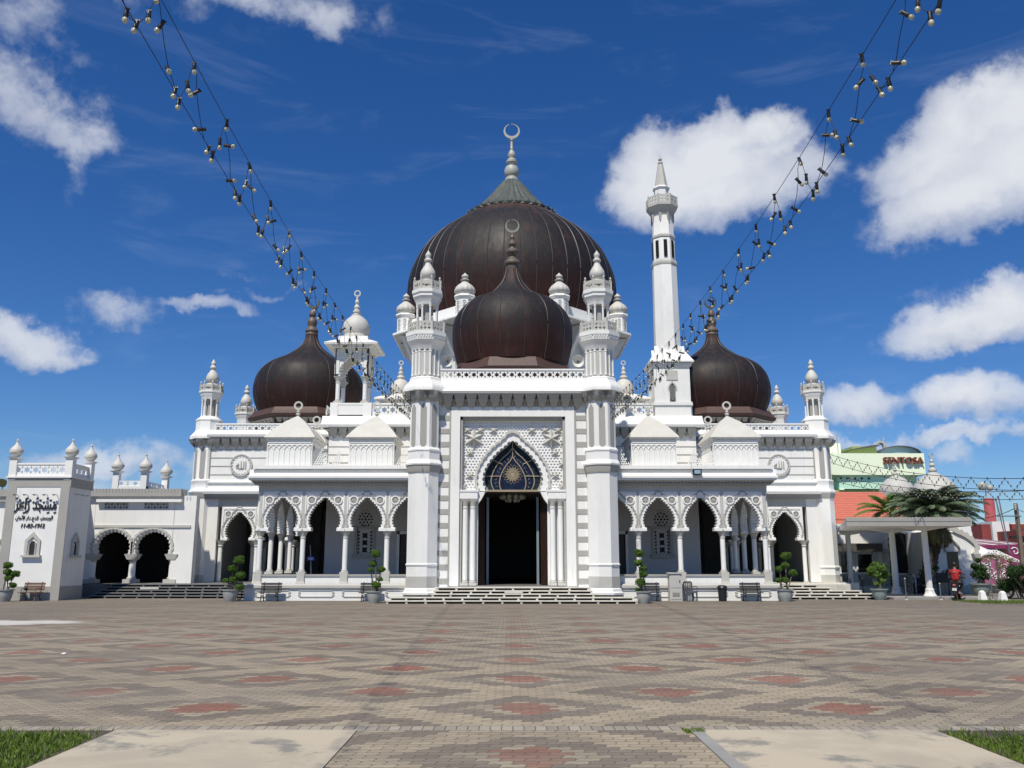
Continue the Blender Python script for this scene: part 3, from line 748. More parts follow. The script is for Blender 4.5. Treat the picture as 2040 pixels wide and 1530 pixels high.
# hipped ventilator pavilions on the wing roof
def pavilion(x, y, half=1.08, dep=1.3, zb=None, zt_=None, zap_=None):
    zb = zb or zl; w = MB(); w.box(-half, half, 0, 2*dep, 0, zt_-zb)
    w.box(-half-.06, half+.06, -.06, 2*dep+.06, zt_-zb-.06, zt_-zb+.03)
    p = obj('roof_pavilion', w, 'pale_screen', MOS, (x, y, zb))
    r = MB(); H = zt_-zb+.03
    prof = [(1.12, 0), (1.10, .05), (.78, .42), (.45, .72), (.16, .93), (.06, 1.0)]
    for (a, za), (c2, zb2) in zip(prof, prof[1:]):
        h = (zap_-zt_)
        r.frus(0, dep, H+za*h, H+zb2*h, half*a, dep*a, half*c2, dep*c2)
    o = obj('pavilion_roof', r, 'cream', p, (x, y, zb), ang=15)
    f = MB(); h = zap_-zb
    f.lathe([(.10, 0), (.05, .08), (.11, .13), (.11, .17), (.05, .21), (.09, .27), (.04, .33), (.04, .38)], 14, (0, dep, h))
    ringf(f, (0, dep, h+.58), .22, .08)
    obj('ring_finial', f, 'cream', p, (x, y, zb))
    # blind pointed arcading
    a = MB(); n = 8; pt = (2*half-.16)/n
    for face in range(2):
        a.M = Matrix.Identity(4) if face == 0 else (T(half, dep-half, 0) @ RZ(pi/2) @ T(-0, 0, 0) @ T(half, 0, 0)) 
        if face == 1 and x > 0: a.M = T(-half, dep+half, 0) @ RZ(-pi/2) @ T(half, 0, 0)
        zt3 = zt_-zb
        for i in range(n+1):
            xx_ = -half+.08+i*pt
            a.box(xx_-.012, xx_+.012, -.03, 0, .06, zt3*.62)
        for i in range(-1, n):
            x0 = -half+.08+i*pt; C = []
            for (k0, sgn) in ((x0, 1),):
                pts = [(k0+pt*2*j/10, zt3*.60+zt3*.17*sin(pi*j/10)**.8) for j in range(11)]
                pts = [(min(max(px_, -half+.06), half-.06), pz) for px_, pz in pts]
                up = [(px_, pz+.03) for px_, pz in pts]
                a.prism(pts+up[::-1], -.035, 0)
        a.box(-half+.05, half-.05, -.03, 0, zt3*.84, zt3*.865)
        for i in range(int(2*half/.09)):
            x0 = -half+.04+i*.09; a.prism([(x0, zt3*.93), (x0+.045, zt3*.88), (x0+.09, zt3*.93)], -.03, 0)
        for i in range(n): a.box(-half+.08+i*pt+pt*.46, -half+.08+i*pt+pt*.54, -.02, 0, .05, .10)
    a.M = Matrix.Identity(4)
    obj('blind_arcading', a, 'white_clean', p, (x, y, zb))
for s in (-1, 1):
    zt_ = zz(873, 40.6); za_ = zz(832, 42.0)
    pavilion(s*10.62, 40.6, zt_=zt_, zap_=za_); pavilion(s*6.72, 40.6, zt_=zt_, zap_=za_)
    pavilion(s*10.62, 44.9, .9, 1.1, zt_=zt_+.0, zap_=zz(858, 46.0))

# --- inner wall of the veranda, doors and lattice windows
b = MB(); YI = 44.4
zce = zz(978, 40.4)+.12
for s in (-1, 1):
    # wall with window hole and door hole
    outer = [(s*4.3, FL), (s*9.55, FL), (s*9.55, 8.6), (s*4.3, 8.6)]
    wx0, wx1 = (-8.0, -7.05) if s < 0 else (7.15, 8.1)
    wz0, wz1 = zz(1105, YI), zz(1015, YI)
    ac = [(x+(wx0+wx1)/2, z) for x, z in arch_curve((wx1-wx0)/2*.98, wz1-.95, wz1, ROUND)]
    hole = [(wx0+.1, wz0), (wx1-.1, wz0)]+ac
    dx0, dx1 = s*5.75, s*4.5
    door = [(min(dx0, dx1), FL+.02), (max(dx0, dx1), FL+.02), (max(dx0, dx1), 3.1), (min(dx0, dx1), 3.1)]
    b.prism(outer, YI, YI+.35, [hole, door])
    b.box(s*9.2, s*9.55, YI+.351, 66, FL, 8.6)
obj('hall_wall', b, 'inner_wall', MOS)
b = MB()
for s in (-1, 1): b.box(s*4.3, s*9.549, YI-.02, YI+.36, zl-.05, 8.45); b.box(s*9.19, s*9.57, YI-.021, 60, zl-.05, 8.44)
obj('upper_wall', b, 'white', MOS)
for s in (-1, 1):
    wx0, wx1 = (-8.0, -7.05) if s < 0 else (7.15, 8.1); xc = (wx0+wx1)/2; hw = (wx1-wx0)/2
    wz0, wz1 = zz(1105, YI), zz(1015, YI)
    fr = MB(); fr.box(wx0-.12, wx1+.12, YI-.16, YI+.02, wz0-.16, wz0-.002); fr.box(wx0-.06, wx0+.08, YI-.07, YI+.01, wz0, wz1-.9); fr.box(wx1-.08, wx1+.06, YI-.07, YI+.01, wz0, wz1-.9)
    fr.box(wx0-.4, wx1+.4, YI-.05, YI+.01, wz1-.98, wz1-.86)
    f = obj('veranda_window', fr, 'grey', MOS)
    sc_ = MB(); holes = []
    zr = wz0+.12; sc_.prism([(wx0+.1, wz0), (wx1-.1, wz0), (wx1-.1, wz1-.95), (wx0+.1, wz1-.95)], YI+.05, YI+.12,
        [star(xc, wz0+.24+.36*k, .20, .11, 4, pi/4) for k in range(4) if wz0+.24+.36*k < wz1-1.15]+
        [ngon(xc+sx*hw*.66, wz0+.12+.17*k, .058, 6) for sx in (-1, 1) for k in range(9) if wz0+.12+.17*k < wz1-1.05])
    ar = [(x+xc, z) for x, z in arch_curve(hw*.98, wz1-.93, wz1-.02, ROUND)]
    hl = [ngon(xc, wz1-.50, .07, 6)]+[ngon(xc+.17*cos(k*pi/3), wz1-.50+.17*sin(k*pi/3), .06, 6) for k in range(6)]+[ngon(xc+.32*cos(k*pi/6), wz1-.50+.32*sin(k*pi/6), .058, 6) for k in range(12)]
    sc_.prism(ar, YI+.05, YI+.12, hl)
    obj('pierced_screen', sc_, 'inner_wall', f)
    bk = MB(); bk.box(wx0, wx1, YI+.2, YI+.3, wz0, wz1); obj('dark_backing', bk, 'dark', f)  # dark sheet stands in for the unlit room behind the screen
    dr = MB(); dr.box(s*5.72, s*4.53, YI+.1, YI+.16, FL+.02, 3.08); dr.box(s*5.1, s*5.14, YI+.08, YI+.1, FL+.02, 3.08)
    dd = obj('side_door', dr, 'dark_wood_and_shade', MOS)
    df = MB(); df.box(s*5.88, s*5.75, YI-.06, YI+.1, FL, 3.25); df.box(s*5.88, s*4.4, YI-.06, YI+.1, 3.1, 3.26); obj('door_surround', df, 'white', dd)

# inner rooms, coloured dark so bounced light cannot lift their shade
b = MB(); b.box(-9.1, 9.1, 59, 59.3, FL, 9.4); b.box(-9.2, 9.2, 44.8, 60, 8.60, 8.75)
obj('hall_interior', b, 'dark_wood_and_shade', MOS)
b = MB(); b.box(-9.1, 9.1, 44.8, 58.9, FL, FL+.01); obj('hall_dark_floor', b, 'dark_wood_and_shade', MOS)

# --- central (inner) block cornice and parapets
zcr = zz(850, 44.0); zpr0 = zz(829, 44.4); zpr1 = zz(803, 44.4)
b = MB(); m = MB()
for s in (-1, 1):
    b.profx([(44.4, zcr), (43.98, zcr), (43.94, zcr+.12), (44.28, zcr+.42), (44.34, zpr0), (44.8, zpr0), (44.8, zcr)], s*4.3, s*9.95)
    b.M = T(s*9.55, 44.4, 0) @ RZ(pi/2 if s > 0 else -pi/2)
    L0, L1 = (0, 14) if s > 0 else (-14, 0)
    b.profx([(0, zcr), (-.42, zcr), (-.46, zcr+.12), (-.12, zcr+.42), (-.06, zpr0), (.4, zpr0), (.4, zcr)], L0, L1)
    b.M = Matrix.Identity(4)
    m.M = T(4.6 if s > 0 else -9.55, 44.4, 0); muqarnas(m, 4.95, zcr-.62, zcr, .40, .52); m.M = Matrix.Identity(4)
obj('block_cornice', b, 'white', MOS); obj('block_muqarnas', m, 'grey', MOS)
b = MB()
for s in (-1, 1):
    xa, xb = (4.7, 7.4) if s > 0 else (-7.35, -4.7)
    parapet(b, xa, xb, 44.42, zpr0, zpr1)
    xo = s*9.5
    b.M = T(xo, 44.4, 0) @ RZ(pi/2 if s > 0 else -pi/2); 
    parapet(b, 0.2 if s > 0 else -8, 8 if s > 0 else -.2, 0, zpr0, zpr1); b.M = Matrix.Identity(4)
parapet(b, -9.25, -7.85, 44.42, zpr0, zpr1)
for x in (-9.37, -7.6): b.box(x-.2, x+.2, 44.36, 44.72, zpr0, zpr1+.02)
obj('block_parapet', b, 'white_clean', MOS)
b = MB(); b.box(-9.5, 9.5, 44.8, 60, zpr0-.4, zpr0-.1); obj('block_roof', b, 'white', MOS)
# horizontal rustication on the block walls
b = MB()
for s in (-1, 1):
    z = zl+.25
    while z < zcr-.7:
        b.box(s*4.3, s*9.56, 44.355, 44.385, z, z+.035); z += .42
obj('block_banding', b, 'grey', MOS)

# --- outer (end) blocks
YO = 47.8
zoc = zz(870, 47.4); zop0 = zz(862, 47.7); zop1 = zz(843, 47.7)
zb0 = zz(985, 47.8)      # lower cornice
EX = [16.02, 14.04, 12.06]
ZE = zz(1074, 47.9)
b = MB()
for s in (-1, 1):
    b.box(s*9.6, s*17.3, YO, YO+.3, zb0-.03, zoc+.2)
    b.box(s*16.25, s*17.4, YO-.001, YO+.3, FL, zb0-.03)
    b.box(s*17.0, s*17.4, YO+.301, 60, FL, zoc+.19)
    b.box(s*9.6, s*17.4, 60, 60.3, FL, zoc+.19)
obj('end_wall', b, 'white', MOS)
for s in (-1, 1):
    for k in range(2): bay(s*(EX[k]+EX[k+1])/2, YO-.02, 0, ZE)
    for k in range(3):
        col_at(s*EX[k], YO+.15, True, ZE-ZC)
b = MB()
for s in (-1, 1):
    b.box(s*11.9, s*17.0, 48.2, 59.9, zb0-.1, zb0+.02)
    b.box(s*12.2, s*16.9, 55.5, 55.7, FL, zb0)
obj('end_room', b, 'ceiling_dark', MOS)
for s in (-1, 1):
    for x, y in ((15.0, 50.5), (15.0, 53), (13.0, 50.5), (13, 53)):
        col_at(s*x, y, True, ZE-ZC)
b = MB(); f = MB(); d = MB(); z3 = ZE+ztp
for s in (-1, 1):
    f.box(s*11.9, s*16.25, YO+.0, YO+.3, z3, zb0)
    b.profx([(YO, zb0), (YO-.42, zb0), (YO-.46, zb0+.14), (YO-.12, zb0+.32), (YO-.06, zb0+.34), (YO-.06, zb0+.62), (YO-.16, zb0+.64), (YO-.16, zb0+.70), (YO, zb0+.74)], s*10.0, s*17.0)
    d.box(s*10.0, s*17, YO-.3, YO+.01, zb0-.16, zb0); d.box(s*10.0, s*17, YO-.2, YO+.011, zb0-.26, zb0-.16)
    b.profx([(YO, zoc), (YO-.44, zoc), (YO-.48, zoc+.13), (YO-.14, zoc+.40), (YO-.08, zop0), (YO+.3, zop0), (YO+.3, zoc)], s*9.6, s*17.0)
    d.M = T(9.8 if s > 0 else -16.8, YO, 0); muqarnas(d, 7.0, zoc-.66, zoc, .42, .52); d.M = Matrix.Identity(4)
obj('end_cornice', b, 'white', MOS); obj('end_muqarnas', d, 'grey', MOS); obj('end_frieze', f, 'grey_light', MOS)
b = MB()
for s in (-1, 1):
    if s > 0: parapet(b, 9.9, 16.7, YO-.02, zop0, zop1)
    else: parapet(b, -16.7, -9.9, YO-.02, zop0, zop1)
    b.M = T(s*17.3, YO, 0) @ RZ(pi/2 if s > 0 else -pi/2); parapet(b, .8 if s > 0 else -10, 10 if s > 0 else -.8, 0, zop0, zop1); b.M = Matrix.Identity(4)
obj('end_parapet', b, 'white_clean', MOS)
b = MB(); b.box(-17.2, -9.6, YO+.3, 60, zop0-.35, zop0-.05); b.box(9.6, 17.2, YO+.3, 60, zop0-.35, zop0-.05); obj('end_roof', b, 'cream', MOS)
b = MB()
for s in (-1, 1):
    z = zb0+1.08
    while z < zoc-.66: b.box(s*9.7, s*16.9, YO-.022, YO+.01, z, z+.04); z += .47
obj('end_banding', b, 'grey', MOS)
# round calligraphy medallions
for s in (-1, 1):
    u = 481 if s < 0 else 1551
    xm, zm = xx(u, 927, YO), zz(927, YO); R = ww(22, 927, YO)
    d = MB(); Mx = T(xm, YO-.03, zm)
    d.prism(ngon(xm, zm, R*.86, 40), YO-.06, YO-.02); p = obj('medallion', d, 'white_clean', MOS)
    r = MB(); r.prism(ngon(xm, zm, R, 48), YO-.10, YO-.02, [ngon(xm, zm, R*.90, 44)])
    for k in range(18):
        a = 2*pi*k/18; r.prism(ngon(xm+R*.83*cos(a), zm+R*.83*sin(a), R*.085, 8), YO-.09, YO-.05)
    obj('medallion_rim', r, 'grey_light', p)
    o = obj('script', text_mesh(arab('الله'), R*.95, R*.72, .04, .012, m='grey'), None, p, (xm, YO-.08, zm))

# --- towers
def strips(mb, c, ap, z0, z1, w, y=-.012):
    for Fm in oct_frames(c, ap):
        mb.M = Fm
        mb.prism([(-w*.35, z0), (-w, z0+.12), (-w, z1-.20), (-w*.55, z1-.12), (-w*.5, z1-.06), (0, z1), (w*.5, z1-.06), (w*.55, z1-.12), (w, z1-.20), (w, z0+.12), (w*.35, z0)], y, .02)
    mb.M = Matrix.Identity(4)
def oct_parapet(c, ap, z0, z1, pat='lattice', fin=True, part=None, m='grey_light'):
    b = MB(); w = ap*math.tan(pi/8); h = z1-z0
    for Fm in oct_frames(c, ap):
        b.M = Fm
        b.box(-w-.03, -w+.03, -.03, .09, z0, z1+.04)
        if pat == 'lattice':
            q = 2*(w-.04); hs = []; nx = 3; nz = 2; a = q*.9/nx; cz = h*.78/nz
            for i in range(nx):
                for j in range(nz):
                    xc = -q*.45+a*(i+.5); zc = z0+h*.11+cz*(j+.5); hs.append([(xc-a*.40, zc), (xc, zc-cz*.42), (xc+a*.40, zc), (xc, zc+cz*.42)])
            b.prism([(-w, z0), (w, z0), (w, z1), (-w, z1)], 0, .05, hs)
        else:
            b.prism([(-w, z0), (w, z0), (w, z1), (-w, z1)], 0, .05, [ngon(0, (z0+z1)/2, h*.22, 8), ngon(-w*.55, (z0+z1)/2, h*.13, 6), ngon(w*.55, (z0+z1)/2, h*.13, 6)])
        if fin: b.lathe([(.05, 0), (.055, .03), (.03, .05), (.055, .10), (.04, .15), (.005, .22)], 8, (-w, .03, z1+.03))
    b.M = Matrix.Identity(4)
    return b
def tower(X, Y, P, name, big):
    """P: dict of measured profiles (half width px, row px)"""
    def pr(key): return [(ww(h, v, Y), zz(v, Y)) for h, v in P[key]]
    c = (X, Y, 0)
    b = MB(); b.octo(pr('shaft'), c); T_ = obj(name, b, 'white', MOS)
    b = MB(); b.octo(pr('band'), c); obj('plinth_band', b, 'grey_light', T_)
    z = pr('shaft')
    b = MB(); strips(b, c, ww(P['sap'], 850, Y), zz(P['s0'], Y), zz(P['s1'], Y), ww(P['sw'], 850, Y)); obj('panel_strips', b, 'grey', T_)
    b = MB(); b.octo(pr('collar_g'), c); obj('collar_band', b, 'grey', T_)
    b = MB()
    # cornice brackets
    apc = ww(P['sap'], P['c0'], Y)
    for Fm in oct_frames(c, apc):
        b.M = Fm; w = apc*math.tan(pi/8); muqarnas(b, 2*w*1.25, zz(P['c0'], Y), zz(P['c1'], Y), ww(P['cd'], 800, Y), 2*w*1.25/1); 
        b.M = Fm @ T(-w*1.25, 0, 0); muqarnas(b, 2*w*1.25, zz(P['c0'], Y), zz(P['c1'], Y), ww(P['cd'], 800, Y), 2*w*1.25/1)
    b.M = Matrix.Identity(4)
    obj('cornice_brackets', b, 'grey', T_)
    b = MB(); b.octo(pr('collar'), c); obj('collar', b, 'white_clean', T_)
    b = MB(); b.octo(pr('cornice'), c); obj('tower_cornice', b, 'white', T_)
    if big:
        b = MB(); b.octo(pr('drum'), c); obj('drum', b, 'grey_light', T_)
        b = MB(); ap = pr('drum')[1][0]; z0, z1 = zz(752, Y), zz(701, Y); w = ap*math.tan(pi/8)
        for Fm in oct_frames(c, ap):
            b.M = Fm
            for x in (-w, 0.0):
                b.lathe([(.065, 0), (.065, .06), (.05, .08), (.05, z1-z0-.15), (.075, z1-z0-.12), (.06, z1-z0-.09), (.085, z1-z0)], 8, (x, .01, z0))
        b.M = Matrix.Identity(4); obj('colonnettes', b, 'white_clean', T_)
        b = MB(); b.octo(pr('corbel'), c); ap2 = ww(38, 675, Y)
        for Fm in oct_frames(c, ww(36.5, 680, Y)):
            b.M = Fm; w = ww(36.5, 680, Y)*math.tan(pi/8)
            for i in range(6):
                x0 = -w+i*w/3; b.prism([(x0, zz(676, Y)), (x0+w/6, zz(682, Y)), (x0+w/3, zz(676, Y))], -.05, .0)
        b.M = Matrix.Identity(4); obj('balcony', b, 'white', T_)
        obj('balcony_parapet', oct_parapet(c, ww(35, 658, Y), zz(668, Y), zz(648, Y)), 'grey_light', T_)
    b = MB(); ap = ww(P['cr'], P['k0'], Y); z0, z1 = zz(P['k0'], Y), zz(P['k1'], Y)
    b.octo([(ap*.55, z0), (ap*.55, z1)], c); obj('lantern_core', b, 'grey', T_)
    b = MB()
    for Fm in oct_frames(c, ap*.9):
        w = ap*.9*math.tan(pi/8); b.M = Fm
        h = z1-z0
        b.lathe([(.07, 0), (.07, .05), (.045, .07), (.045, h-.16), (.07, h-.13), (.055, h-.10), (.08, h)], 8, (-w, 0, z0))
    b.M = Matrix.Identity(4); obj('lantern_columns', b, 'white_clean', T_)
    b = MB(); b.octo(pr('top'), c); obj('lantern_corbel', b, 'white', T_)
    obj('lantern_parapet', oct_parapet(c, ww(P['pp'][0], P['pp'][1], Y), zz(P['pp'][1], Y), zz(P['pp'][2], Y), 'rings'), 'grey_light', T_)
    b = MB(); pf = pr('onion'); b.lathe(pf, 20, c); obj('onion_finial', b, 'cream', T_)
    return T_
PT = dict(shaft=[(38,1184),(38,1180),(34,1178),(33,1173),(30.6,1171),(30.1,1148),(30.0,1128),(31.6,1126),(31.6,1124),(29.8,1122),(29.6,945),(29.6,896),(28.2,894),(28.2,802),(28.2,785)],
 band=[(30.9,1170),(30.9,1148)], collar_g=[(31.5,943),(34,931),(34,929)], collar=[(35.5,929),(36,926),(33.5,921),(31.3,918),(31,903),(32.3,901),(32.3,898),(29,894)],
 sap=28.2, s0=893, s1=808, sw=6.2, c0=806, c1=785, cd=11,
 cornice=[(40.5,785),(42,784),(42,777),(39,772),(32,764),(30,760),(30,757),(28,755)],
 drum=[(26,757),(26,755),(26,700)], corbel=[(28,701),(30,696),(35,686),(37,684),(37,678),(39.5,675),(39.5,668),(30,667)],
 cr=21, k0=649, k1=610, top=[(21,611),(22,606),(26,598),(27.5,596),(27.5,591),(29.5,589),(29.5,583),(20,582)], pp=(26,583,565),
 onion=[(21,583),(20,566),(17,561),(11,559.5),(10.5,558),(13,555),(15.3,551),(15.6,547),(14.2,541),(11,535.5),(7.5,530),(5.6,525),(5.2,523),(8,521),(8.3,519),(7,517),(4.8,515.5),(4.6,514),(6,511),(6.2,508.5),(4.6,505),(2,502),(.4,499)])
for s in (-1, 1): tower(s*4.10, 39.62, PT, 'portal_tower', True)
PC = dict(shaft=[(28,1170),(28,1166),(25,1163),(24,1161),(24,1132),(25.5,1131),(25.5,1129),(23.7,1127),(23.2,994),(23.2,960),(22.4,958),(22.4,890),(22.4,878)],
 band=[(24.5,1162),(24.5,1145)], collar_g=[(24,994),(26.5,986),(26.5,984)], collar=[(27,984),(28,981),(25.5,977),(24.3,975),(24,963),(25,961),(25,959),(23,957)],
 sap=22.4, s0=957, s1=892, sw=4.9, c0=893, c1=878, cd=8.5,
 cornice=[(30.5,878),(32,877),(32,872),(30,869),(24.5,862),(23,858),(23,841),(24,840),(24,838),(16,831)],
 cr=16, k0=832, k1=796, top=[(16,797),(17,792),(20,787),(20,785),(21.8,784),(21.8,781),(15,780)], pp=(19.8,782,769),
 onion=[(16,782),(15.5,770),(12,766),(8,764.5),(9,763),(11.5,760),(12.6,756.5),(12.3,752),(10,746),(6.5,741),(4.3,738),(4.2,736),(6.4,734),(6.6,732.5),(4.6,730),(3.6,728),(4.8,725.5),(4.7,723.5),(2.6,719.5),(.4,716)])
for s in (-1, 1): tower(s*17.25, 48.3, PC, 'corner_tower', False)
# rear turrets of the end blocks
Yr = 54.8
def scale_prof(prof, Yf, Yt, dz): return [(h, v) for h, v in prof]
for s in (-1, 1):
    zb_ = zop0-.3; k = 1.0
    # same turret top as the front corner, moved back
    b = MB(); pr = [(ww(h, v, 48.3), zz(v, 48.3)) for h, v in PC['cornice'][5:]+PC['top']]
    pr = [(r, z) for r, z in pr]
    b.octo([(ww(23, 850, 48.3), zop0-.4)]+pr, (s*17.25, Yr, -.15)); t_ = obj('rear_turret', b, 'white', MOS)
    obj('turret_parapet', oct_parapet((s*17.25, Yr, -.15), ww(19.8, 775, 48.3), zz(782, 48.3), zz(769, 48.3), 'rings'), 'grey_light', t_)
    b = MB(); b.lathe([(ww(h, v, 48.3), zz(v, 48.3)) for h, v in PC['onion']], 18, (s*17.25, Yr, -.15)); obj('onion_finial', b, 'cream', t_)
    b = MB(); b.lathe([(.3, 0), (.34, .1), (.42, .22), (.44, .3), (.2, .42), (.13, .9), (.02, 1.45)], 14, (s*10.5, 53, zz(800, 53)-.3)); obj('cone_finial', b, 'cream', MOS)

# --- PORTAL
YP = 39.6
zpc = zz(783, 39.1); zpc2 = zz(776, 39.0); zpp0 = zz(757, 39.5); zpp1 = zz(735, 39.5)
zf1 = zz(811, YP); zi1 = zz(830, YP); zst = zz(835, YP+.3); zsp = zz(978, YP+.3)
b = MB()
# portal mass: outer flanks, with frame void
for s in (-1, 1):
    b.box(s*2.87, s*4.6, YP, 44.4, FL-.3, zpc)
    b.box(s*2.45, s*2.866, YP-.06, YP+.6, FL, zf1)                 # white frame piers
    b.box(s*1.60, s*2.44, YP+.42, 44.3, FL, zz(994, YP))            # jamb behind columns
b.box(-2.869, 2.869, YP+.001, YP+.5, zf1+.001, zpc)
b.box(-2.449, 2.449, YP-.059, YP+.6, zi1, zf1-.001)
b.box(-4.59, 4.59, YP+.55, 44.4, zst, zpc-.01)
obj('portal_wall', b, 'white', MOS)
b = MB()
for s in (-1, 1):
    b.box(s*2.87, s*2.95, YP-.05, YP+.01, FL, zf1+.08)
b.box(-2.95, 2.95, YP-.05, YP+.0, zf1+.08-.003, zf1+.16)
for s in (-1, 1): b.box(s*2.33, s*2.448, YP+.05, YP+.31, FL, zi1-.01)
b.box(-2.45, 2.45, YP+.05, YP+.31, zi1-.12, zi1-.005)
obj('portal_frame_lining', b, 'grey', MOS)
b = MB()
for s in (-1, 1):      # striped masonry on the flanks
    z = FL+.1; i = 0
    while z < zpc-.75:
        b.box(s*2.96, s*3.75, YP-.022, YP+.01, z, z+.235); z += .62; i += 1
obj('portal_stripes', b, 'grey', MOS)
# star panel with scalloped opening
b = MB()
A = arch_curve(ww(57, 930, YP), zsp, zz(877, YP+.3)); S = scallop(A, 25, .9)
b.prism([(-2.44, zsp), (-2.44, zst+.2), (2.44, zst+.2), (2.44, zsp)]+[(1.45, zsp)]+S+[(-1.45, zsp)], YP+.30, YP+.52)
P_ = obj('star_panel', b, 'white_clean', MOS)
b = MB()
A2 = arch_curve(ww(57, 930, YP), zsp, zz(877, YP+.3)); O1 = offset_curve(A2, .30); O2 = offset_curve(A2, .40)
O1s = scallop(O1, 23, .45, 4); O2s = scallop(O2, 23, .45, 4)
b.prism(O2s+O1s[::-1], YP+.20, YP+.30)
obj('arch_moulding', b, 'cream', P_)
b = MB(); b.prism(offset_curve(A2, .24)+A2[::-1], YP+.40, YP+.519); obj('lobe_backing', b, 'grey', P_)
def inside_arch(x, z, d):
    # crude distance test against the offset outline
    C = offset_curve(A2, d); mz = max(p[1] for p in C)
    if z > mz: return False
    xs = [abs(p[0]) for p in C if abs(p[1]-z) < .12]
    return bool(xs) and abs(x) < max(xs)
b = MB(); g2 = MB(); q = .155; hq = q*.866
r = 0; z = zsp+.02
while z < zst-.05:
    n = int(4.76/q); 
    for i in range(n*2):
        x = -2.4+i*q/2+(0)
        up = (i+r) % 2 == 0
        if x+q > 2.42 or inside_arch(x+q/2, z+hq/2, .46): continue
        m_ = .012
        if up: tri = [(x+m_, z+m_), (x+q-m_, z+m_), (x+q/2, z+hq-m_)]
        else: continue
        cx_ = sum(t[0] for t in tri)/3; cz_ = sum(t[1] for t in tri)/3
        b.add([(tri[0][0], YP+.30, tri[0][1]), (tri[1][0], YP+.30, tri[1][1]), (tri[2][0], YP+.30, tri[2][1]), (cx_, YP+.235, cz_)], [(0,1,3),(1,2,3),(2,0,3)])
    z += hq; r += 1
obj('triangle_relief', b, 'pale_screen', P_, ang=1)
def star3(mb, x, z, R, y, d):
    P = star(x, z, R, R*.5); n = len(P)
    mb.add([(p[0], y, p[1]) for p in P]+[(x, y-d, z)], [(i, (i+1) % n, n) for i in range(n)])
for s in (-1, 1):
    for (u, v, R) in ((64,858,.23),(90,858,.23),(52,858,.0),(38,858,.23),(77,875,.50),(102,881,.21),(84,903,.21),(99,925,.21),(85,948,.21),(99,969,.21),(108,858,.0)):
        if R: star3(g2, s*ww(u, v, YP+.3)*1.0, zz(v, YP+.3), R, YP+.262, R*.5)
obj('relief_stars', g2, 'grey_light', P_, ang=1)
# tympanum of coloured glass
Ag = arch_curve(ww(52.5, 930, YP+.5)*1.05, zz(977, YP+.6), zz(876, YP+.6)); yg = YP+.62
b = MB(); b.prism(offset_curve(Ag, .05), yg+.03, yg+.05); TY = obj('tympanum_glass', b, 'glass_teal', MOS)
zg0 = zz(976, YP+.6)
def sc_arch(k, kz, dz=0.0): return [(x*k, zg0+(z-zg0)*kz) for x, z in Ag]
b = MB(); b.prism(sc_arch(.76, .80), yg+.015, yg+.029); obj('blue_border', b, 'glass_blue', TY)
b = MB(); b.prism(sc_arch(.46, .63), yg+.0, yg+.014); obj('centre_glass', b, 'glass_blue', TY)
b = MB()
for k, kz, w in ((1.0, 1.0, .05), (.76, .82, .045), (.46, .64, .045)):
    C = sc_arch(k, kz); O = offset_curve(C, w); b.prism(O+C[::-1], yg-.04, yg-.002)
b.box(-.02, .02, yg-.042, yg-.003, zg0+(Ag[len(Ag)//2][1]-zg0)*.64, Ag[len(Ag)//2][1])
for s in (-1, 1):
    for (xa, za, xb, zb2) in ((.44, .30, 1.0, .30), (.36, .56, .86, .70)):
        Wd = ww(55, 930, YP+.6); H_ = Ag[len(Ag)//2][1]-zg0
        b.tube([(s*xa*Wd, yg-.02, zg0+za*H_*.9), (s*xb*Wd, yg-.02, zg0+zb2*H_*.9)], .022, 5)
b.box(-1.30, 1.30, yg-.10, yg+.06, zg0-.09, zg0)
obj('glazing_bars', b, 'tan', TY)
b = MB(); cz_ = zz(945, YP+.6)
for k in range(16):
    a = 2*pi*k/16
    for R0, R1, w in ((.10, .36, .052), (.20, .47, .06)):
        aa = a+(0 if R0 < .15 else pi/16); pts = []
        for j in range(9):
            t = j/8; rr = R0+(R1-R0)*t; ww_ = w*sin(pi*t)
            pts.append((rr*cos(aa)-ww_*sin(aa), yg-.02, cz_+rr*sin(aa)+ww_*cos(aa)))
        for j in range(9):
            t = 1-j/8; rr = R0+(R1-R0)*t; ww_ = -w*sin(pi*t)
            pts.append((rr*cos(aa)-ww_*sin(aa), yg-.02, cz_+rr*sin(aa)+ww_*cos(aa)))
        b.tube(pts, .007, 4)
obj('rosette_leading', b, 'tan', TY)
b = MB(); b.prism(ngon(0, cz_, .30, 16), yg-.013, yg-.002); obj('amber_centre', b, 'tan', TY)
b = MB(); n = 12
for (kx, kz, nn, m_) in ((.88, .90, 11, None),):
    C = resample([(x*kx, zg0+(z-zg0)*kz) for x, z in Ag], nn+1)
    for p in C[1:-1]: b = MB(); b.prism(ngon(p[0], p[1], .055, 10), yg+.01, yg+.029); obj('glass_roundel', b, 'glass_blue', TY)
# pale calligraphy on blue border (simplified strokes)
b = MB(); rnd = random.Random(3); C = resample([(x*.61, zg0+(z-zg0)*.72) for x, z in Ag], 22)
for p in C[1:-1]:
    pts = [(p[0]+.06*cos(t*1.7+p[0]*9)*.8, yg+.006, p[1]+.05*sin(t*2.3+p[1]*7)) for t in (0, .5, 1, 1.5, 2, 2.5)]
    b.tube(pts, .006, 4)
obj('glass_script', b, 'pale_metal', TY)
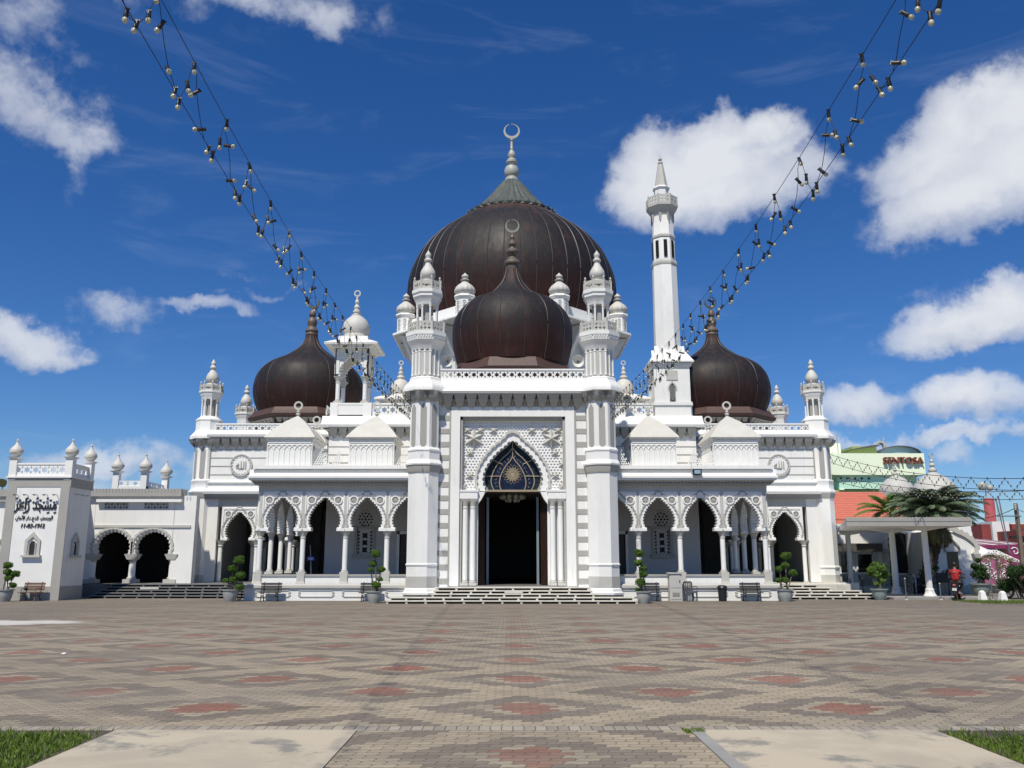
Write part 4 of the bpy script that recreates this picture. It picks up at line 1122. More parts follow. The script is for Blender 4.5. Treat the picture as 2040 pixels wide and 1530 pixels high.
# imposts and paired columns
b = MB(); z0, z1 = zz(994, YP+.2), zsp
for s in (-1, 1): b.box(s*1.62, s*2.44, YP+.0, YP+.6, z0, z1-.002); b.box(s*1.58, s*2.442, YP-.03, YP+.61, z1-.06, z1+.03)
for s in (-1, 1): b.prism([(s*1.62, z1-.05), (s*1.28, z1-.05), (s*1.34, z1-.20), (s*1.45, z0-.02), (s*1.62, z0-.25)], YP+.15, YP+.5)
obj('impost', b, 'white', MOS)
for s in (-1, 1):
    for dx in (1.83, 2.19):
        b = MB(); column(b, s*dx, YP+.22, FL+.02, z0, .125, 18); p = obj('portal_column', b, 'white_clean', MOS)
        b = MB(); colbase(b, s*dx, YP+.22, FL+.02, z0, .115, cap=.38, base=.26, bot=False); obj('capital', b, 'grey_light', p); b = MB(); colbase(b, s*dx, YP+.22, FL+.02, z0, .115, cap=.38, base=.26, top=False); obj('column_base', b, 'grey_light', p)
# entrance void: vestibule with open doors, linings coloured dark to deepen the shade
b = MB()
for s in (-1, 1): b.box(s*1.585, s*1.599, YP+.5, 44.3, FL, zz(976, YP))
b.box(-1.6, 1.6, YP+.8, 44.4, zz(972, YP), zz(972, YP)+.05)
for s in (-1, 1): b.M = T(s*1.56, YP+.62, 0) @ RZ(s*radians(-62)+ (0 if s > 0 else 0)); b.box(-.55 if s > 0 else 0, 0 if s > 0 else .55, 0, .06, FL+.02, zz(985, YP)); b.M = Matrix.Identity(4)
obj('entrance_doors', b, 'dark_wood_and_shade', MOS)
b = MB()
for s in (-1, 1): b.box(s*1.13, s*1.24, YP+1.6, YP+1.72, FL, zz(985, YP))
obj('inner_door_frame', b, 'door_frame', MOS)
b = MB(); b.box(-1.62, 1.62, YP+.1, 44.8, FL-.01, FL+.02); obj('threshold', b, 'floor_tile', MOS)
# chandelier glimpsed inside
b = MB(); zc_ = zz(990, 43)
for k in range(10):
    a = 2*pi*k/10; b.ball((.55*cos(a), 43+.55*sin(a), zc_), .13, 8, 5)
b.tube([(0, 43, zc_), (0, 43, zc_+1)], .03)
for k in range(6): a = 2*pi*k/6; b.ball((.28*cos(a), 43+.28*sin(a), zc_-.15), .12, 8, 5)
tag(obj('chandelier', b, 'pale_metal'), 'pale clustered globe chandelier hanging in the dark entrance under the coloured glass', 'chandelier')
# portal cornice, brackets, parapet
b = MB()
b.profx([(YP+.01, zpc), (YP-.5, zpc), (YP-.55, zpc+.10), (YP-.50, zpc+.17), (YP-.22, zpc+.50), (YP-.16, zpp0-.02), (YP-.16, zpp0), (YP+.5, zpp0), (YP+.5, zpc)], -3.6, 3.6)
for s in (-1, 1):
    b.box(s*4.5, s*4.9, YP+.4, 44.3, zpc, zpc+.2); b.box(s*4.3, s*4.7, YP+.4, 44.3, zpc+.2, zpp0)
obj('portal_cornice', b, 'white', MOS)
b = MB(); b.M = T(-3.3, YP-.001, 0); muqarnas(b, 6.6, zpc-.72, zpc, .46, .55); obj('portal_muqarnas', b.__class__() if False else b, 'grey', MOS)
b = MB(); parapet(b, -3.4, 3.4, YP-.1, zpp0, zpp1)
for s in (-1, 1): b.M = T(s*4.5, YP+.6, 0) @ RZ(pi/2 if s > 0 else -pi/2); parapet(b, 0 if s > 0 else -3.6, 3.6 if s > 0 else 0, 0, zpp0, zpp1); b.M = Matrix.Identity(4)
obj('portal_parapet', b, 'white_clean', MOS)
b = MB(); b.box(-4.6, 4.6, YP+.5, 45, zpp0-.3, zpp0-.05); obj('portal_roof', b, 'white', MOS)

# --- entrance steps (hollow slabs on little blocks)
def steps(xs, y0, n, rise, tread, m, name, parent, xsh=None, dark='dark', pitch=.8):
    b = MB(); bk = MB()
    for i in range(n):
        x0, x1 = xs[i]; z1 = rise*(i+1); y = y0+tread*i
        b.box(x0, x1, y, y+tread+.12, z1-.045, z1)
        k = max(1, round((x1-x0)/pitch))
        for j in range(k+1):
            x = x0+(x1-x0-.09)*j/k+ (0 if i % 2 == 0 or j in (0, k) else -.12)
            b.box(x, x+.09, y+.02, y+.22, z1-rise, z1-.046)
        bk.box(x0+.02, x1-.02, y+.24, y+.30, max(0, z1-rise), z1-.047)  # near-black sheet painted in for the shade inside the hollow steps
    o = obj(name, b, m, parent); obj('riser_shade', bk, dark, o)
    return o
steps([(-5.28, 5.18), (-5.2, 5.1), (-3.45, 3.45), (-3.4, 3.4), (-3.3, 3.3)], 36.75, 5, .128, .31, 'step_white', 'entrance_steps', MOS)
b = MB(); b.box(-.36, .42, 36.75+.31*3-.015, 36.75+.31*3+.02, .40, .50); obj('step_plaque', b, 'cream', MOS)
steps([(-20.4, -12.6), (-20.3, -12.6), (-20.2, -12.6), (-20.1, -12.6), (-20, -12.6)], 42.4, 5, .128, .33, 'step_grey', 'side_steps', MOS)
steps([(12.6, 17.3), (12.6, 17.1), (12.6, 16.6), (12.6, 15.3), (12.6, 14.8)], 41.2, 5, .128, .36, 'step_white', 'side_steps', MOS)
b = MB(); b.box(-20.2, -12.3, 44.0, 47.2, .1, FL-.003); obj('left_landing', b, 'step_grey', MOS)
b = MB(); b.box(12.3, 16.9, 43.0, 47.2, .1, FL-.003); obj('right_landing', b, 'step_white', MOS)
b = MB(); b.box(-18.3, -17.4, 42.4+.31*3-.015, 42.4+.33*3+.02, .40, .50); obj('step_plaque', b, 'cream', MOS)

# --- domes
def dome(name, X, Y, prof, seams, eave, mname, cap=None, seam_r=.018, segs=96):
    P = [(ww(h, v, Y), zz(v, Y)) for h, v in prof]
    # smooth the measured silhouette
    Q = []
    for i in range(len(P)-1):
        p0 = P[max(0, i-1)]; p1 = P[i]; p2 = P[i+1]; p3 = P[min(len(P)-1, i+2)]
        for j in range(4):
            t = j/4; Q.append(tuple(.5*((2*p1[d])+(-p0[d]+p2[d])*t+(2*p0[d]-5*p1[d]+4*p2[d]-p3[d])*t*t+(-p0[d]+3*p1[d]-3*p2[d]+p3[d])*t**3) for d in (0, 1)))
    Q.append(P[-1])
    dome_mat(mname, P[0][1], P[-1][1])
    b = MB(); b.lathe(Q, segs, (X, Y, 0)); D_ = obj(name, b, mname, MOS)
    b = MB()
    for k in range(seams):
        a = 2*pi*(k+.5)/seams
        pts = [(X+(r+seam_r*.35)*cos(a), Y+(r+seam_r*.35)*sin(a), z) for r, z in Q]
        b.tube(pts, seam_r, 4, cap=False)
    obj('seams', b, 'seam', D_)
    return D_, P
PD = [(108,735),(112,720),(117,700),(119.3,680),(119.0,662),(115.5,645),(110,633),(102,622),(91,611),(78,603),(64,597.5),(51,592),(40,584),(31,575),(23,565),(17,552),(13,538)]
D1, _ = dome('portal_dome', 0, 43.4, PD, 16, None, 'dome_front')
Yd = 43.4
b = MB(); b.octo([(ww(100, 735, Yd), zz(752, 41)), (ww(100, 735, Yd), zz(738, 41)), (ww(111, 735, Yd), zz(737, 41)), (ww(113, 732, Yd), zz(733, 41)), (ww(108, 728, Yd), zz(722, 41)), (ww(104, 722, Yd), zz(713, 41))], (0, Yd, 0)); obj('dome_eave', b, 'copper_trim', D1)
b = MB(); b.octo([(ww(96, 735, Yd), zpp0-.3), (ww(96, 735, Yd), zz(745, 41))], (0, Yd, 0)); obj('drum', b, 'white', D1)
def finial(D_, X, Y, prof, m, cres, cm=None, n=20):
    b = MB(); b.lathe([(ww(h, v, Y), zz(v, Y)) for h, v in prof], n, (X, Y, 0))
    o = obj('finial', b, m, D_)
    b = MB(); crescent(b, (X, Y, zz(cres[0], Y)), ww(cres[1], cres[0], Y), .09)
    obj('crescent', b, cm or m, D_)
finial(D1, 0, Yd, [(13,540),(14,536),(14,531),(17,528),(17.5,525),(16,522),(11,518),(7,512),(9,509),(13,505),(13.5,502),(11,498),(6,495),(5,492),(8,489),(8.5,486),(6,482),(3,479),(2.5,477),(4.5,474.5),(4,471),(2,468),(1.6,465)], 'brown_bronze', (451, 14.2), 'bronze_pale')
PB = [(190,668),(196,655),(201,640),(204.5,620),(206.3,603),(206,585),(203.5,568),(198,550),(190,532),(180,515),(167,499),(150,483),(134,471),(114,457),(97,446),(86,437)]
D2, _ = dome('main_dome', 0, 54, PB, 44, None, 'dome_main', seam_r=.026, segs=128)
b = MB(); cap = [(91,441),(90,436.5),(80,430),(66,418),(54,406),(44,395),(35,384),(27,374),(20,366),(14,361)]
cap = [(ww(h, v, 54), zz(v, 54)) for h, v in cap]
b.lathe(cap, 132, (0, 54, 0), flute=.022, nf=33, cap=False)
CP = obj('dome_cap', b, 'green_bronze', D2)
b = MB(); r0, z0 = cap[1]
for k in range(36):
    a = 2*pi*k/36; b.M = T(r0*cos(a), 54+r0*sin(a), z0-.05) @ RZ(a+pi/2)
    b.prism([(-.11, 0), (.11, 0), (.13, .08), (.05, .12), (0, .26), (-.05, .12), (-.13, .08)], -.04, .03)
b.M = Matrix.Identity(4); b.lathe([(r0+.03, -.1), (r0+.06, .0), (r0-.03, .06)], 96, (0, 54, z0), cap=False)
b.M = Matrix.Identity(4)
obj('cap_edge', b, 'green_bronze', D2)
finial(D2, 0, 54, [(14,361.5),(13,358),(13,356),(11,354),(13.5,351),(14.8,345),(14.5,339),(12,333.5),(7,331),(8,329),(11,325),(11,321),(8,318),(5.5,316.5),(7.5,312),(8,309),(5.5,303),(3,299),(4,297.5),(2.6,295),(2.6,282),(4,280),(2.5,278)], 'pale_metal', (262, 16.2), 'pale_metal')
# drum octagon with wide eave
ea = .1354*54; zea = zz(668, 54*.944)
b = MB(); b.octo([(ea*.80, zpr0-.3), (ea*.80, zea+.6)], (0, 54, 0)); DR = obj('main_drum', b, 'white', MOS)
b = MB(); b.octo([(ea*.80, zea-.05), (ea-.05, zea-.03)], (0, 54, 0), cap=False); obj('eave_soffit', b, 'inner_wall', DR)
b = MB(); b.octo([(ea-.05, zea-.03), (ea+.02, zea), (ea, zea+.12), (ea*.96, zea+.2), (ea*.90, zea+.45), (ea*.89, zea+1.0)], (0, 54, 0)); obj('eave_roof', b, 'white', DR)
b = MB()
for Fm in oct_frames((0, 54, 0), ea*.80):
    w = ea*.80*math.tan(pi/8); b.M = Fm
    for x in (-w, w*-.5, 0, w*.5):
        b.add([(x-.15, 0, zea-.1), (x+.15, 0, zea-.1), (x+.15, -ea*.17, zea-.1), (x-.15, -ea*.17, zea-.1), (x-.12, 0, zea-1.9), (x+.12, 0, zea-1.9), (x+.12, -.15, zea-1.9), (x-.12, -.15, zea-1.9)], [(0,1,2,3),(3,2,6,7),(1,5,6,2),(0,3,7,4),(4,7,6,5)])
        b.box(x-.13, x+.13, -.2, 0, zea-3.8, zea-1.9)
b.M = Matrix.Identity(4); obj('eave_brackets', b, 'pale_screen', DR)
b = MB()
for Fm in oct_frames((0, 54, 0), ea*.80):
    w = ea*.80*math.tan(pi/8); b.M = Fm
    for x in (w*-.75, w*-.25, w*.25, w*.75):
        for zo in (0, 1):
            C = [(px_+x, pz+zea-3.0-zo*2.2) for px_, pz in arch_curve(w*.15, 0, .5)]
            b.prism([(x-w*.12, zea-4.0-zo*2.2), (x+w*.12, zea-4.0-zo*2.2)]+C, -.02, .01)
b.M = Matrix.Identity(4); obj('drum_windows', b, 'grey', DR)
q = 1/cos(pi/8)
for k in range(8):
    a = pi/8+k*pi/4; tx, ty = .90*ea*q*cos(a), 54+.90*ea*q*sin(a)
    zt0 = zea+.15; Hh = zz(590, 54*.94)-zea
    b = MB(); b.octo([(.50, 0), (.50, Hh*.40), (.56, Hh*.42), (.60, Hh*.46), (.56, Hh*.50)], (tx, ty, zt0)); t_ = obj('drum_turret', b, 'white_clean', DR.parent)
    b = MB(); onion(b, (tx, ty, zt0+Hh*.48), .60, Hh*.60, flute=.03); obj('fluted_onion', b, 'cream', t_)
    b = MB()
    for Fm in oct_frames((tx, ty, zt0), .50):
        b.M = Fm
        for z in (.25, .5, .75):
            b.prism(ngon(0, z*Hh*.42, .10, 10), -.03, 0, [ngon(0, z*Hh*.42, .06, 8)])
    b.M = Matrix.Identity(4); obj('chain_relief', b, 'grey_light', t_)
# side domes
PS = [(98,835),(102,825),(107,805),(108.5,785),(107.5,768),(103,752),(95,738),(82,724),(66,711),(53,701),(42,690),(33,679),(25,668),(19,658),(15,672-25),(13,666-26)]
PS = [(96,838),(101,826),(106,808),(108,790),(107.5,772),(103.5,755),(96,741),(85,729),(70,718),(54,707),(42,697),(33,687),(25,677),(18,668),(13.5,666),(12.5,664)]
PS = [(96,838),(101,826),(106,808),(108,788),(107,768),(102.5,750),(94,736),(80,723),(64,712),(50,703),(39,693),(30,682),(22,670),(15.5,662-4),(12.5,672-30)]
for s in (-1, 1):
    Y = 51.6; X = s*12.45
    Dk, _ = dome('side_dome', X, Y, [(91,838),(96.5,822),(102.5,807),(106.5,791),(107,775),(102.5,756),(94.5,742),(82,731),(67,722),(52,715),(38.5,706),(28.5,698.5),(21,691),(15.5,683),(12,674),(11,664)], 16, None, 'dome_left' if s < 0 else 'dome_right')
    b = MB(); b.octo([(ww(93, 830, Y), zz(850, 49.5)), (ww(93, 830, Y), zz(836, 49.5)), (ww(104, 830, Y), zz(834, 49.5)), (ww(106, 830, Y), zz(829, 49.5)), (ww(100, 825, Y), zz(822, 49.5)), (ww(96, 815, Y), zz(815, 49.5))], (X, Y, 0)); obj('dome_eave', b, 'copper_trim', Dk)
    b = MB(); b.octo([(ww(88, 835, Y), zop0-.3), (ww(88, 835, Y), zz(838, 49.5))], (X, Y, 0)); obj('drum', b, 'white', Dk)
    b = MB()
    for Fm in oct_frames((X, Y, 0), ww(88, 835, Y)):
        w = ww(88, 835, Y)*math.tan(pi/8); b.M = Fm @ T(-w, 0, 0); muqarnas(b, 2*w, zz(848, 49.5), zz(836, 49.5), .4, .4)
    b.M = Matrix.Identity(4); obj('drum_muqarnas', b, 'grey', Dk)
    finial(Dk, X, Y, [(12,668),(12,665),(11,663),(13,661.5),(13,659),(10,655),(8,652),(8,650),(9.5,646),(10,642),(8.5,637),(5.5,634),(4.5,632),(7,629),(7.2,625),(5,620),(2.6,617),(3,615),(1.6,613)], 'brown_bronze', (603, 12.2), 'green_bronze')

# --- chhatri on the left of the block
cxh, cyh = -8.54, 45.35; zb_ = zz(804, 44.6); zcp = zz(750, 44.6); zev = zz(688, 44.3)
b = MB(); b.box(cxh-.95, cxh+.95, cyh-.95, cyh+.95, zpr0, zb_); CH = obj('chhatri_base', b, 'white', MOS)
b = MB(); b2 = MB()
for sx in (-1, 1):
    for sy in (-1, 1):
        x, y = cxh+sx*.72, cyh+sy*.72
        c2 = MB(); column(c2, x, y, zb_, zcp, .115); p = obj('chhatri_column', c2, 'white_clean', MOS)
        c2 = MB(); colbase(c2, x, y, zb_, zcp, .115, cap=.3, bot=False); obj('capital', c2, 'grey_light', p); c2 = MB(); colbase(c2, x, y, zb_, zcp, .115, cap=.3, top=False); obj('column_base', c2, 'grey_light', p)
H_ = zev-zcp
for k in range(4):
    b.M = T(cxh, cyh, zcp) @ RZ(k*pi/2) @ T(0, -.88, 0)
    A = arch_curve(.60, .02, H_*.66); S = scallop(A, 15, .9)
    b.prism([(-.88, 0), (-.88, H_-.0), (.88, H_-.0), (.88, 0), (.56, 0)]+S+[(-.56, 0)], 0, .16)
    b2.M = b.M
    for sx in (-1, 1):
        b2.prism(ngon(sx*.42, H_*.70, .13, 14), -.03, 0, [ngon(sx*.42, H_*.70, .09, 12)]); b2.box(sx*.66, sx*.82, -.04, 0, .1, H_*.9)
    b2.prism([(-.95, H_*.92), (.95, H_*.92), (1.2, H_), (-1.2, H_)], -.35, 0)
b.M = Matrix.Identity(4)
obj('chhatri_arches', b, 'white', MOS); b2.M = Matrix.Identity(4); obj('chhatri_trim', b2, 'pale_screen', MOS)
b = MB(); b.frus(cxh, cyh, zev, zev+.10, 1.40, 1.40, 1.42, 1.42); b.frus(cxh, cyh, zev+.10, zev+.34, 1.42, 1.42, .95, .95); b.frus(cxh, cyh, zev+.34, zev+.6, .80, .80, .78, .78)
CR = obj('chhatri_eave', b, 'white', MOS)
b = MB(); Yc = 45.35
b.lathe([(ww(h, v, Yc), zz(v, Yc)) for h, v in [(25,675),(25,671),(24,669),(27,662),(27.5,655),(25.5,646),(21,639),(14,633),(10,630),(10,628)]], 12, (cxh, cyh, 0), pi/12); obj('chhatri_dome', b, 'cream', CR, ang=40)
b = MB(); b.lathe([(ww(h, v, Yc), zz(v, Yc)) for h, v in [(10.5,630),(10.5,628),(7,627),(6,625),(8,623),(8,620),(5,618),(5,616),(6.5,613),(4,609),(3,607),(4.5,603),(3.5,599),(2,596),(2.5,595),(1.5,592)]], 14, (cxh, cyh, 0)); ringf(b, (cxh, cyh, zz(585, Yc)), ww(6.8, 585, Yc), .08)
obj('ring_finial', b, 'cream', CR)
# --- small pyramid-roofed domelets behind the chhatri and minaret
for s in (-1, 1):
    X, Y = s*6.15, 47.0 if False else 46.3
    zb2 = zz(803, Y)
    b = MB(); b.box(X-.75, X+.75, Y-.75, Y+.75, zpr0-.2, zb2); b.frus(X, Y, zb2, zb2+.08, 1.25, 1.25, 1.25, 1.25); b.frus(X, Y, zb2+.08, zb2+.42, 1.25, 1.25, .5, .5); t_ = obj('domelet', b, 'white', MOS)
    b = MB(); b.lathe([(ww(h, v, Y), zz(v, Y)) for h, v in [(14,797),(14,795),(18,789),(20.5,781),(20,772),(16.5,764),(10,758),(6.5,756),(6.5,754),(8,753),(7,750),(4,748),(5.5,745),(5,742),(3,740),(4,736),(2.5,732),(1.5,730)]], 16, (X, Y, 0))
    ringf(b, (X, Y, zz(723, Y)), ww(5, 723, Y), .07); obj('domelet_finial', b, 'cream', t_)
# --- minaret
mx, my = 8.45, 45.35
ztb = zz(722, 44.4)
b = MB(); b.box(mx-.95, mx+.95, my-.95, my+.95, zpr0-.3, ztb); b.box(mx-1.02, mx+1.02, my-1.02, my+1.02, zb_-.12, zb_+.05)
MI = obj('minaret_base', b, 'white', MOS)
b = MB(); b.box(mx-1.05, mx+1.05, my-1.05, my+1.05, ztb-.18, ztb-.04); obj('base_band', b, 'pale_screen', MI)
b = MB(); b.frus(mx, my, ztb, ztb+.07, 1.17, 1.17, 1.17, 1.17); b.frus(mx, my, ztb+.07, zz(698, 44.8), 1.15, 1.15, .72, .72)
for k in range(4):
    b.M = T(mx, my, zz(700, 44.6)) @ RZ(k*pi/2+0) @ T(0, -.80, 0)
    for x in (-.48, .48): b.prism([(x-.32, -.35), (x+.32, -.35), (x, .35)], 0, .2)
b.M = Matrix.Identity(4); obj('minaret_skirt', b, 'white', MI)
b = MB(); b.octo([(ww(24.5, 700, my), zz(712, my)), (ww(24.4, 692, my), zz(692, my)), (ww(22.6, 535, my), zz(535, my)), (ww(20.9, 522, my), zz(522, my)), (ww(20.9, 476, my), zz(476, my)), (ww(19.8, 472, my), zz(472, my)), (ww(19.4, 425, my), zz(425, my))], (mx, my, 0)); obj('minaret_shaft', b, 'white', MI)
b = MB()
b.octo([(ww(22.4, 535, my), zz(534, my)), (ww(23.8, 532, my), zz(531, my)), (ww(23.8, 525, my), zz(526, my)), (ww(21.2, 522, my), zz(522, my))], (mx, my, 0))
b.octo([(ww(21, 480, my), zz(480, my)), (ww(22.4, 477, my), zz(478, my)), (ww(22.4, 473, my), zz(474, my)), (ww(20, 471, my), zz(471, my))], (mx, my, 0))
b.octo([(ww(19.3, 436, my), zz(436, my)), (ww(21, 430, my), zz(430, my)), (ww(25, 424, my), zz(424, my)), (ww(29.5, 418, my), zz(418, my)), (ww(29.5, 413, my), zz(413, my)), (ww(13, 412, my), zz(412, my))], (mx, my, 0))
obj('minaret_mouldings', b, 'grey_light', MI)
b = MB()
for Fm in oct_frames((mx, my, 0), ww(19.6, 440, my)):
    w = ww(19.6, 440, my)*math.tan(pi/8); b.M = Fm; b.prism([(-w-.08, zz(430, my)), (-w+.08, zz(430, my)), (-w+.04, zz(444, my)), (-w, zz(448, my)), (-w-.04, zz(444, my))], -.05, .05)
b.M = Matrix.Identity(4); obj('balcony_pendants', b, 'grey', MI)
obj('minaret_balcony', oct_parapet((mx, my, 0), ww(28.6, 405, my), zz(414, my), zz(398, my), 'lattice', False), 'grey_light', MI)
b = MB(); b.octo([(ww(h, v, my), zz(v, my)) for h, v in [(13.5,413),(13.5,381),(15.5,379),(16,377),(13.5,374)]], (mx, my, 0)); obj('minaret_lantern', b, 'white', MI)
b = MB(); b.octo([(ww(h, v, my), zz(v, my)) for h, v in [(12.6,376),(8.6,350),(5.2,329),(4,328)]], (mx, my, 0)); obj('minaret_spire', b, 'grey_light', MI)
b = MB(); b.lathe([(ww(h, v, my), zz(v, my)) for h, v in [(3,329),(5,327),(5.2,325),(3,322.5),(2,321),(3.8,319),(3.4,316.5),(1.2,314),(.5,310),(.1,305)]], 12, (mx, my, 0)); obj('spire_finial', b, 'grey', MI)
b = MB()
for Fm in oct_frames((mx, my, 0), ww(20.9, 500, my)):
    b.M = Fm; w = ww(3.4, 500, my); b.box(-w, w, -.012, .02, zz(518, my), zz(484, my))
    for j in range(11):
        z = zz(518, my)+(zz(484, my)-zz(518, my))*j/11; b.box(-w, w, -.05, .0, z, z+.035)
b.M = Matrix.Identity(4); obj('louvre', b, 'dark', MI)
b = MB()
C = [(x+mx, z) for x, z in arch_curve(ww(6.2, 780, 44.4), zz(776, 44.4), zz(763, 44.4))]
b.prism([(mx-ww(5.8, 780, 44.4), zz(804, 44.4)), (mx+ww(5.8, 780, 44.4), zz(804, 44.4))]+C, my-.97, my-.93); obj('minaret_window', b, 'window_dark', MI)
b = MB(); w6 = ww(5.8, 780, 44.4)
for i in range(-6, 7):
    for sg in (-1, 1):
        zc2 = zz(785, 44.4)+i*.14
        if zz(804, 44.4)+.1 < zc2 < zz(764, 44.4)-.1: b.tube([(mx-w6, my-.975, zc2-w6*sg), (mx+w6, my-.975, zc2+w6*sg)], .012, 4)
O = [(x+mx, z) for x, z in offset_curve(arch_curve(ww(6.2, 780, 44.4), zz(776, 44.4), zz(763, 44.4)), .08)]
b.prism(O+C[::-1], my-1.0, my-.94)
b.box(mx-.30, mx+.30, my-.99, my-.94, zz(757, 44.4), zz(738, 44.4)); 
obj('window_lattice', b, 'grey_light', MI)

# ------------------------------------------------------------------ LEFT GATE BLOCK (date sign)
GB = thing('gate_block', 'white square block with grey edges, black calligraphy and the date 11-03-1912', 'building', (-22, 41, 0))
x0, x1, ya, yb2 = -23.45, -20.58, 40.0, 42.1; ztop = zz(952, 40)
b = MB(); b.box(x0, x1, ya, yb2, 0, ztop); obj('wall', b, 'white', GB)
b = MB(); b.box(x0-.02, x1+.02, ya-.03, yb2+.02, 0, .62)
obj('base_course', b, 'grey', GB)
b = MB()
b.box(x0-.01, x0+.42, ya-.025, ya+.01, .62, ztop); b.box(x1-.40, x1+.015, ya-.025, ya+.01, .62, ztop); b.box(x0+.42, x1-.40, ya-.024, ya+.01, ztop-.42, ztop)
obj('front_border', b, 'grey', GB)
b = MB(); b.box(x0-.09, x1+.09, ya-.1, yb2+.06, ztop, ztop+.07); b.box(x0+.02, x1-.02, ya+.02, yb2-.02, ztop+.07, ztop+.14); obj('roof_edge', b, 'white', GB)
b = MB(); b.box(x0-.04, x1+.06, ya-.05, ya+.02, ztop-.06, ztop-.002); b.box(x1+.0, x1+.06, ya-.05, yb2+.04, ztop-.42, ztop-.002); obj('roof_band', b, 'grey', GB)
zr0, zr1 = ztop+.14, zz(923, 40)
b = MB(); b.M = T(x0+.2, ya+.03, zr0); lattice(b, x1-x0-.4, zr1-zr0-.06, .06); b.M = T(x1-.11, ya+.2, zr0); b.M = b.M @ RZ(pi/2); lattice(b, yb2-ya-.4, zr1-zr0-.06, .06)
b.M = Matrix.Identity(4); b.box(x0+.2, x1-.2, ya+.0, ya+.14, zr1-.06, zr1+.02); b.box(x1-.24, x1-.06, ya+.2, yb2-.2, zr1-.06, zr1+.02)
obj('roof_railing', b, 'white_clean', GB)
for (x, y) in ((x0+.13, ya+.13), (x1-.13, ya+.13), (x1-.13, yb2-.13)):
    b = MB(); b.box(x-.17, x+.17, y-.17, y+.17, zr0-.25, zr1+.22); b.frus(x, y, zr1+.22, zr1+.30, .18, .18, .27, .27); p = obj('corner_post', b, 'white', GB)
    b = MB(); zb3 = zr1+.30; b.lathe([(.12, 0), (.14, .04), (.20, .10), (.29, .20), (.30, .30), (.26, .40), (.17, .50), (.09, .60), (.05, .70), (.04, .76), (.07, .79), (.03, .83), (.02, .9)], 20, (x, y, zb3)); obj('onion_finial', b, 'cream', p)
def gable_window(Mx, nm='niche_window'):
    b = MB(); b.M = Mx
    w = .40
    out = [(-w, .1), (-w, 1.05), (0, 1.55), (w, 1.05), (w, .1)]; inn = [(w*.62, .1), (w*.62, .95), (0, 1.25), (-w*.62, .95), (-w*.62, .1)]
    b.prism(out+inn, -.07, 0.01); b.box(-w*1.25, w*1.25, -.16, .01, -.04, .10)
    for s in (-1, 1): b.lathe([(.05, 0), (.05, .6), (.07, .68), (.08, .75)], 8, (s*w*.45, -.03, .1))
    p = obj(nm, b, 'grey_light', GB)
    b = MB(); b.M = Mx; b.prism([(-.15, .1), (-.15, .72)]+[(.15*cos(pi-pi*k/8), .76+.22*sin(pi*k/8)) for k in range(9)]+[(.15, .72), (.15, .1)], -.015, .0); obj('dark_opening', b, 'dark', p)
SG = Matrix.Diagonal((.88, 1, .72, 1))
gable_window(T(xx(64, 1100, 40), ya, zz(1109, 40)) @ SG); gable_window(T(x1, 41.0, zz(1109, 40)) @ RZ(pi/2) @ SG)
for txt, u0, u1, v0, v1, bold in (('مسجد زاهر', 29, 113, 993, 1022, .045), ('الورستر، قدح دار ا\ufef7مان', 31, 105, 1026, 1038, .012)):
    me = text_mesh(arab(txt) if '\ufef7' not in txt else arab(txt.replace('ا\ufef7', 'ا\ufef7')), ww(u1-u0, 1010, 40), ww(v1-v0, 1010, 40), .03, bold*.5)
    o = obj('lettering', me, None, GB, (xx((u0+u1)/2, (v0+v1)/2, 39.98), ya-.03, zz((v0+v1)/2, 40)))
me = text_mesh('11-03-1912', ww(47, 1046, 40), ww(8, 1046, 40), .03, .018, .2)
obj('date', me, None, GB, (xx(66, 1047, 40), ya-.03, zz(1047, 40)))
b = MB()
for k in range(12):     # vowel marks above and below the big word
    xk = xx(32+k*6.8, 990, 40); zk = zz(993+4*(k % 3), 40)
    b.prism([(xk, zk), (xk+.07, zk+.06), (xk+.11, zk+.02), (xk+.03, zk-.04)], ya-.04, ya-.005)
for k in (2, 9, 11): 
    xk = xx(32+k*6.8, 1020, 40); zk = zz(1021, 40); b.prism([(xk, zk), (xk+.12, zk+.05), (xk+.13, zk+.01), (xk+.02, zk-.05)], ya-.04, ya-.005)
obj('lettering_marks', b, 'ink', GB)
for k in range(5):
    x = xx(33+k*19.6, 988, 39.9); z = zz(988, 40)
    b = MB(); b.tube([(x+.06, ya, z-.08), (x+.06, ya-.14, z+.04), (x, ya-.2, z+.05)], .015, 5); b.frus(x-.04, ya-.22, z-.0, z+.06, .02, .03, .07, .05)
    tag(obj('sign_lamp', b, 'metal'), 'small bracket spotlight above the black calligraphy, %s of five' % ('leftmost', 'second from the left', 'middle', 'fourth from the left', 'rightmost')[k], 'lamp', 'spotlights over the calligraphy')
for k in range(3):
    y = 40.5+k*.5; z = zz(985, 40.5)
    b = MB(); b.tube([(x1, y, z), (x1+.14, y, z)], .012, 5); b.box(x1+.08, x1+.22, y-.05, y+.05, z-.01, z+.02)
    tag(obj('sign_lamp', b, 'metal'), 'small spotlight on the shaded side of the date block, %s of three' % ('nearest', 'middle', 'farthest')[k], 'lamp', 'spotlights on the block side')

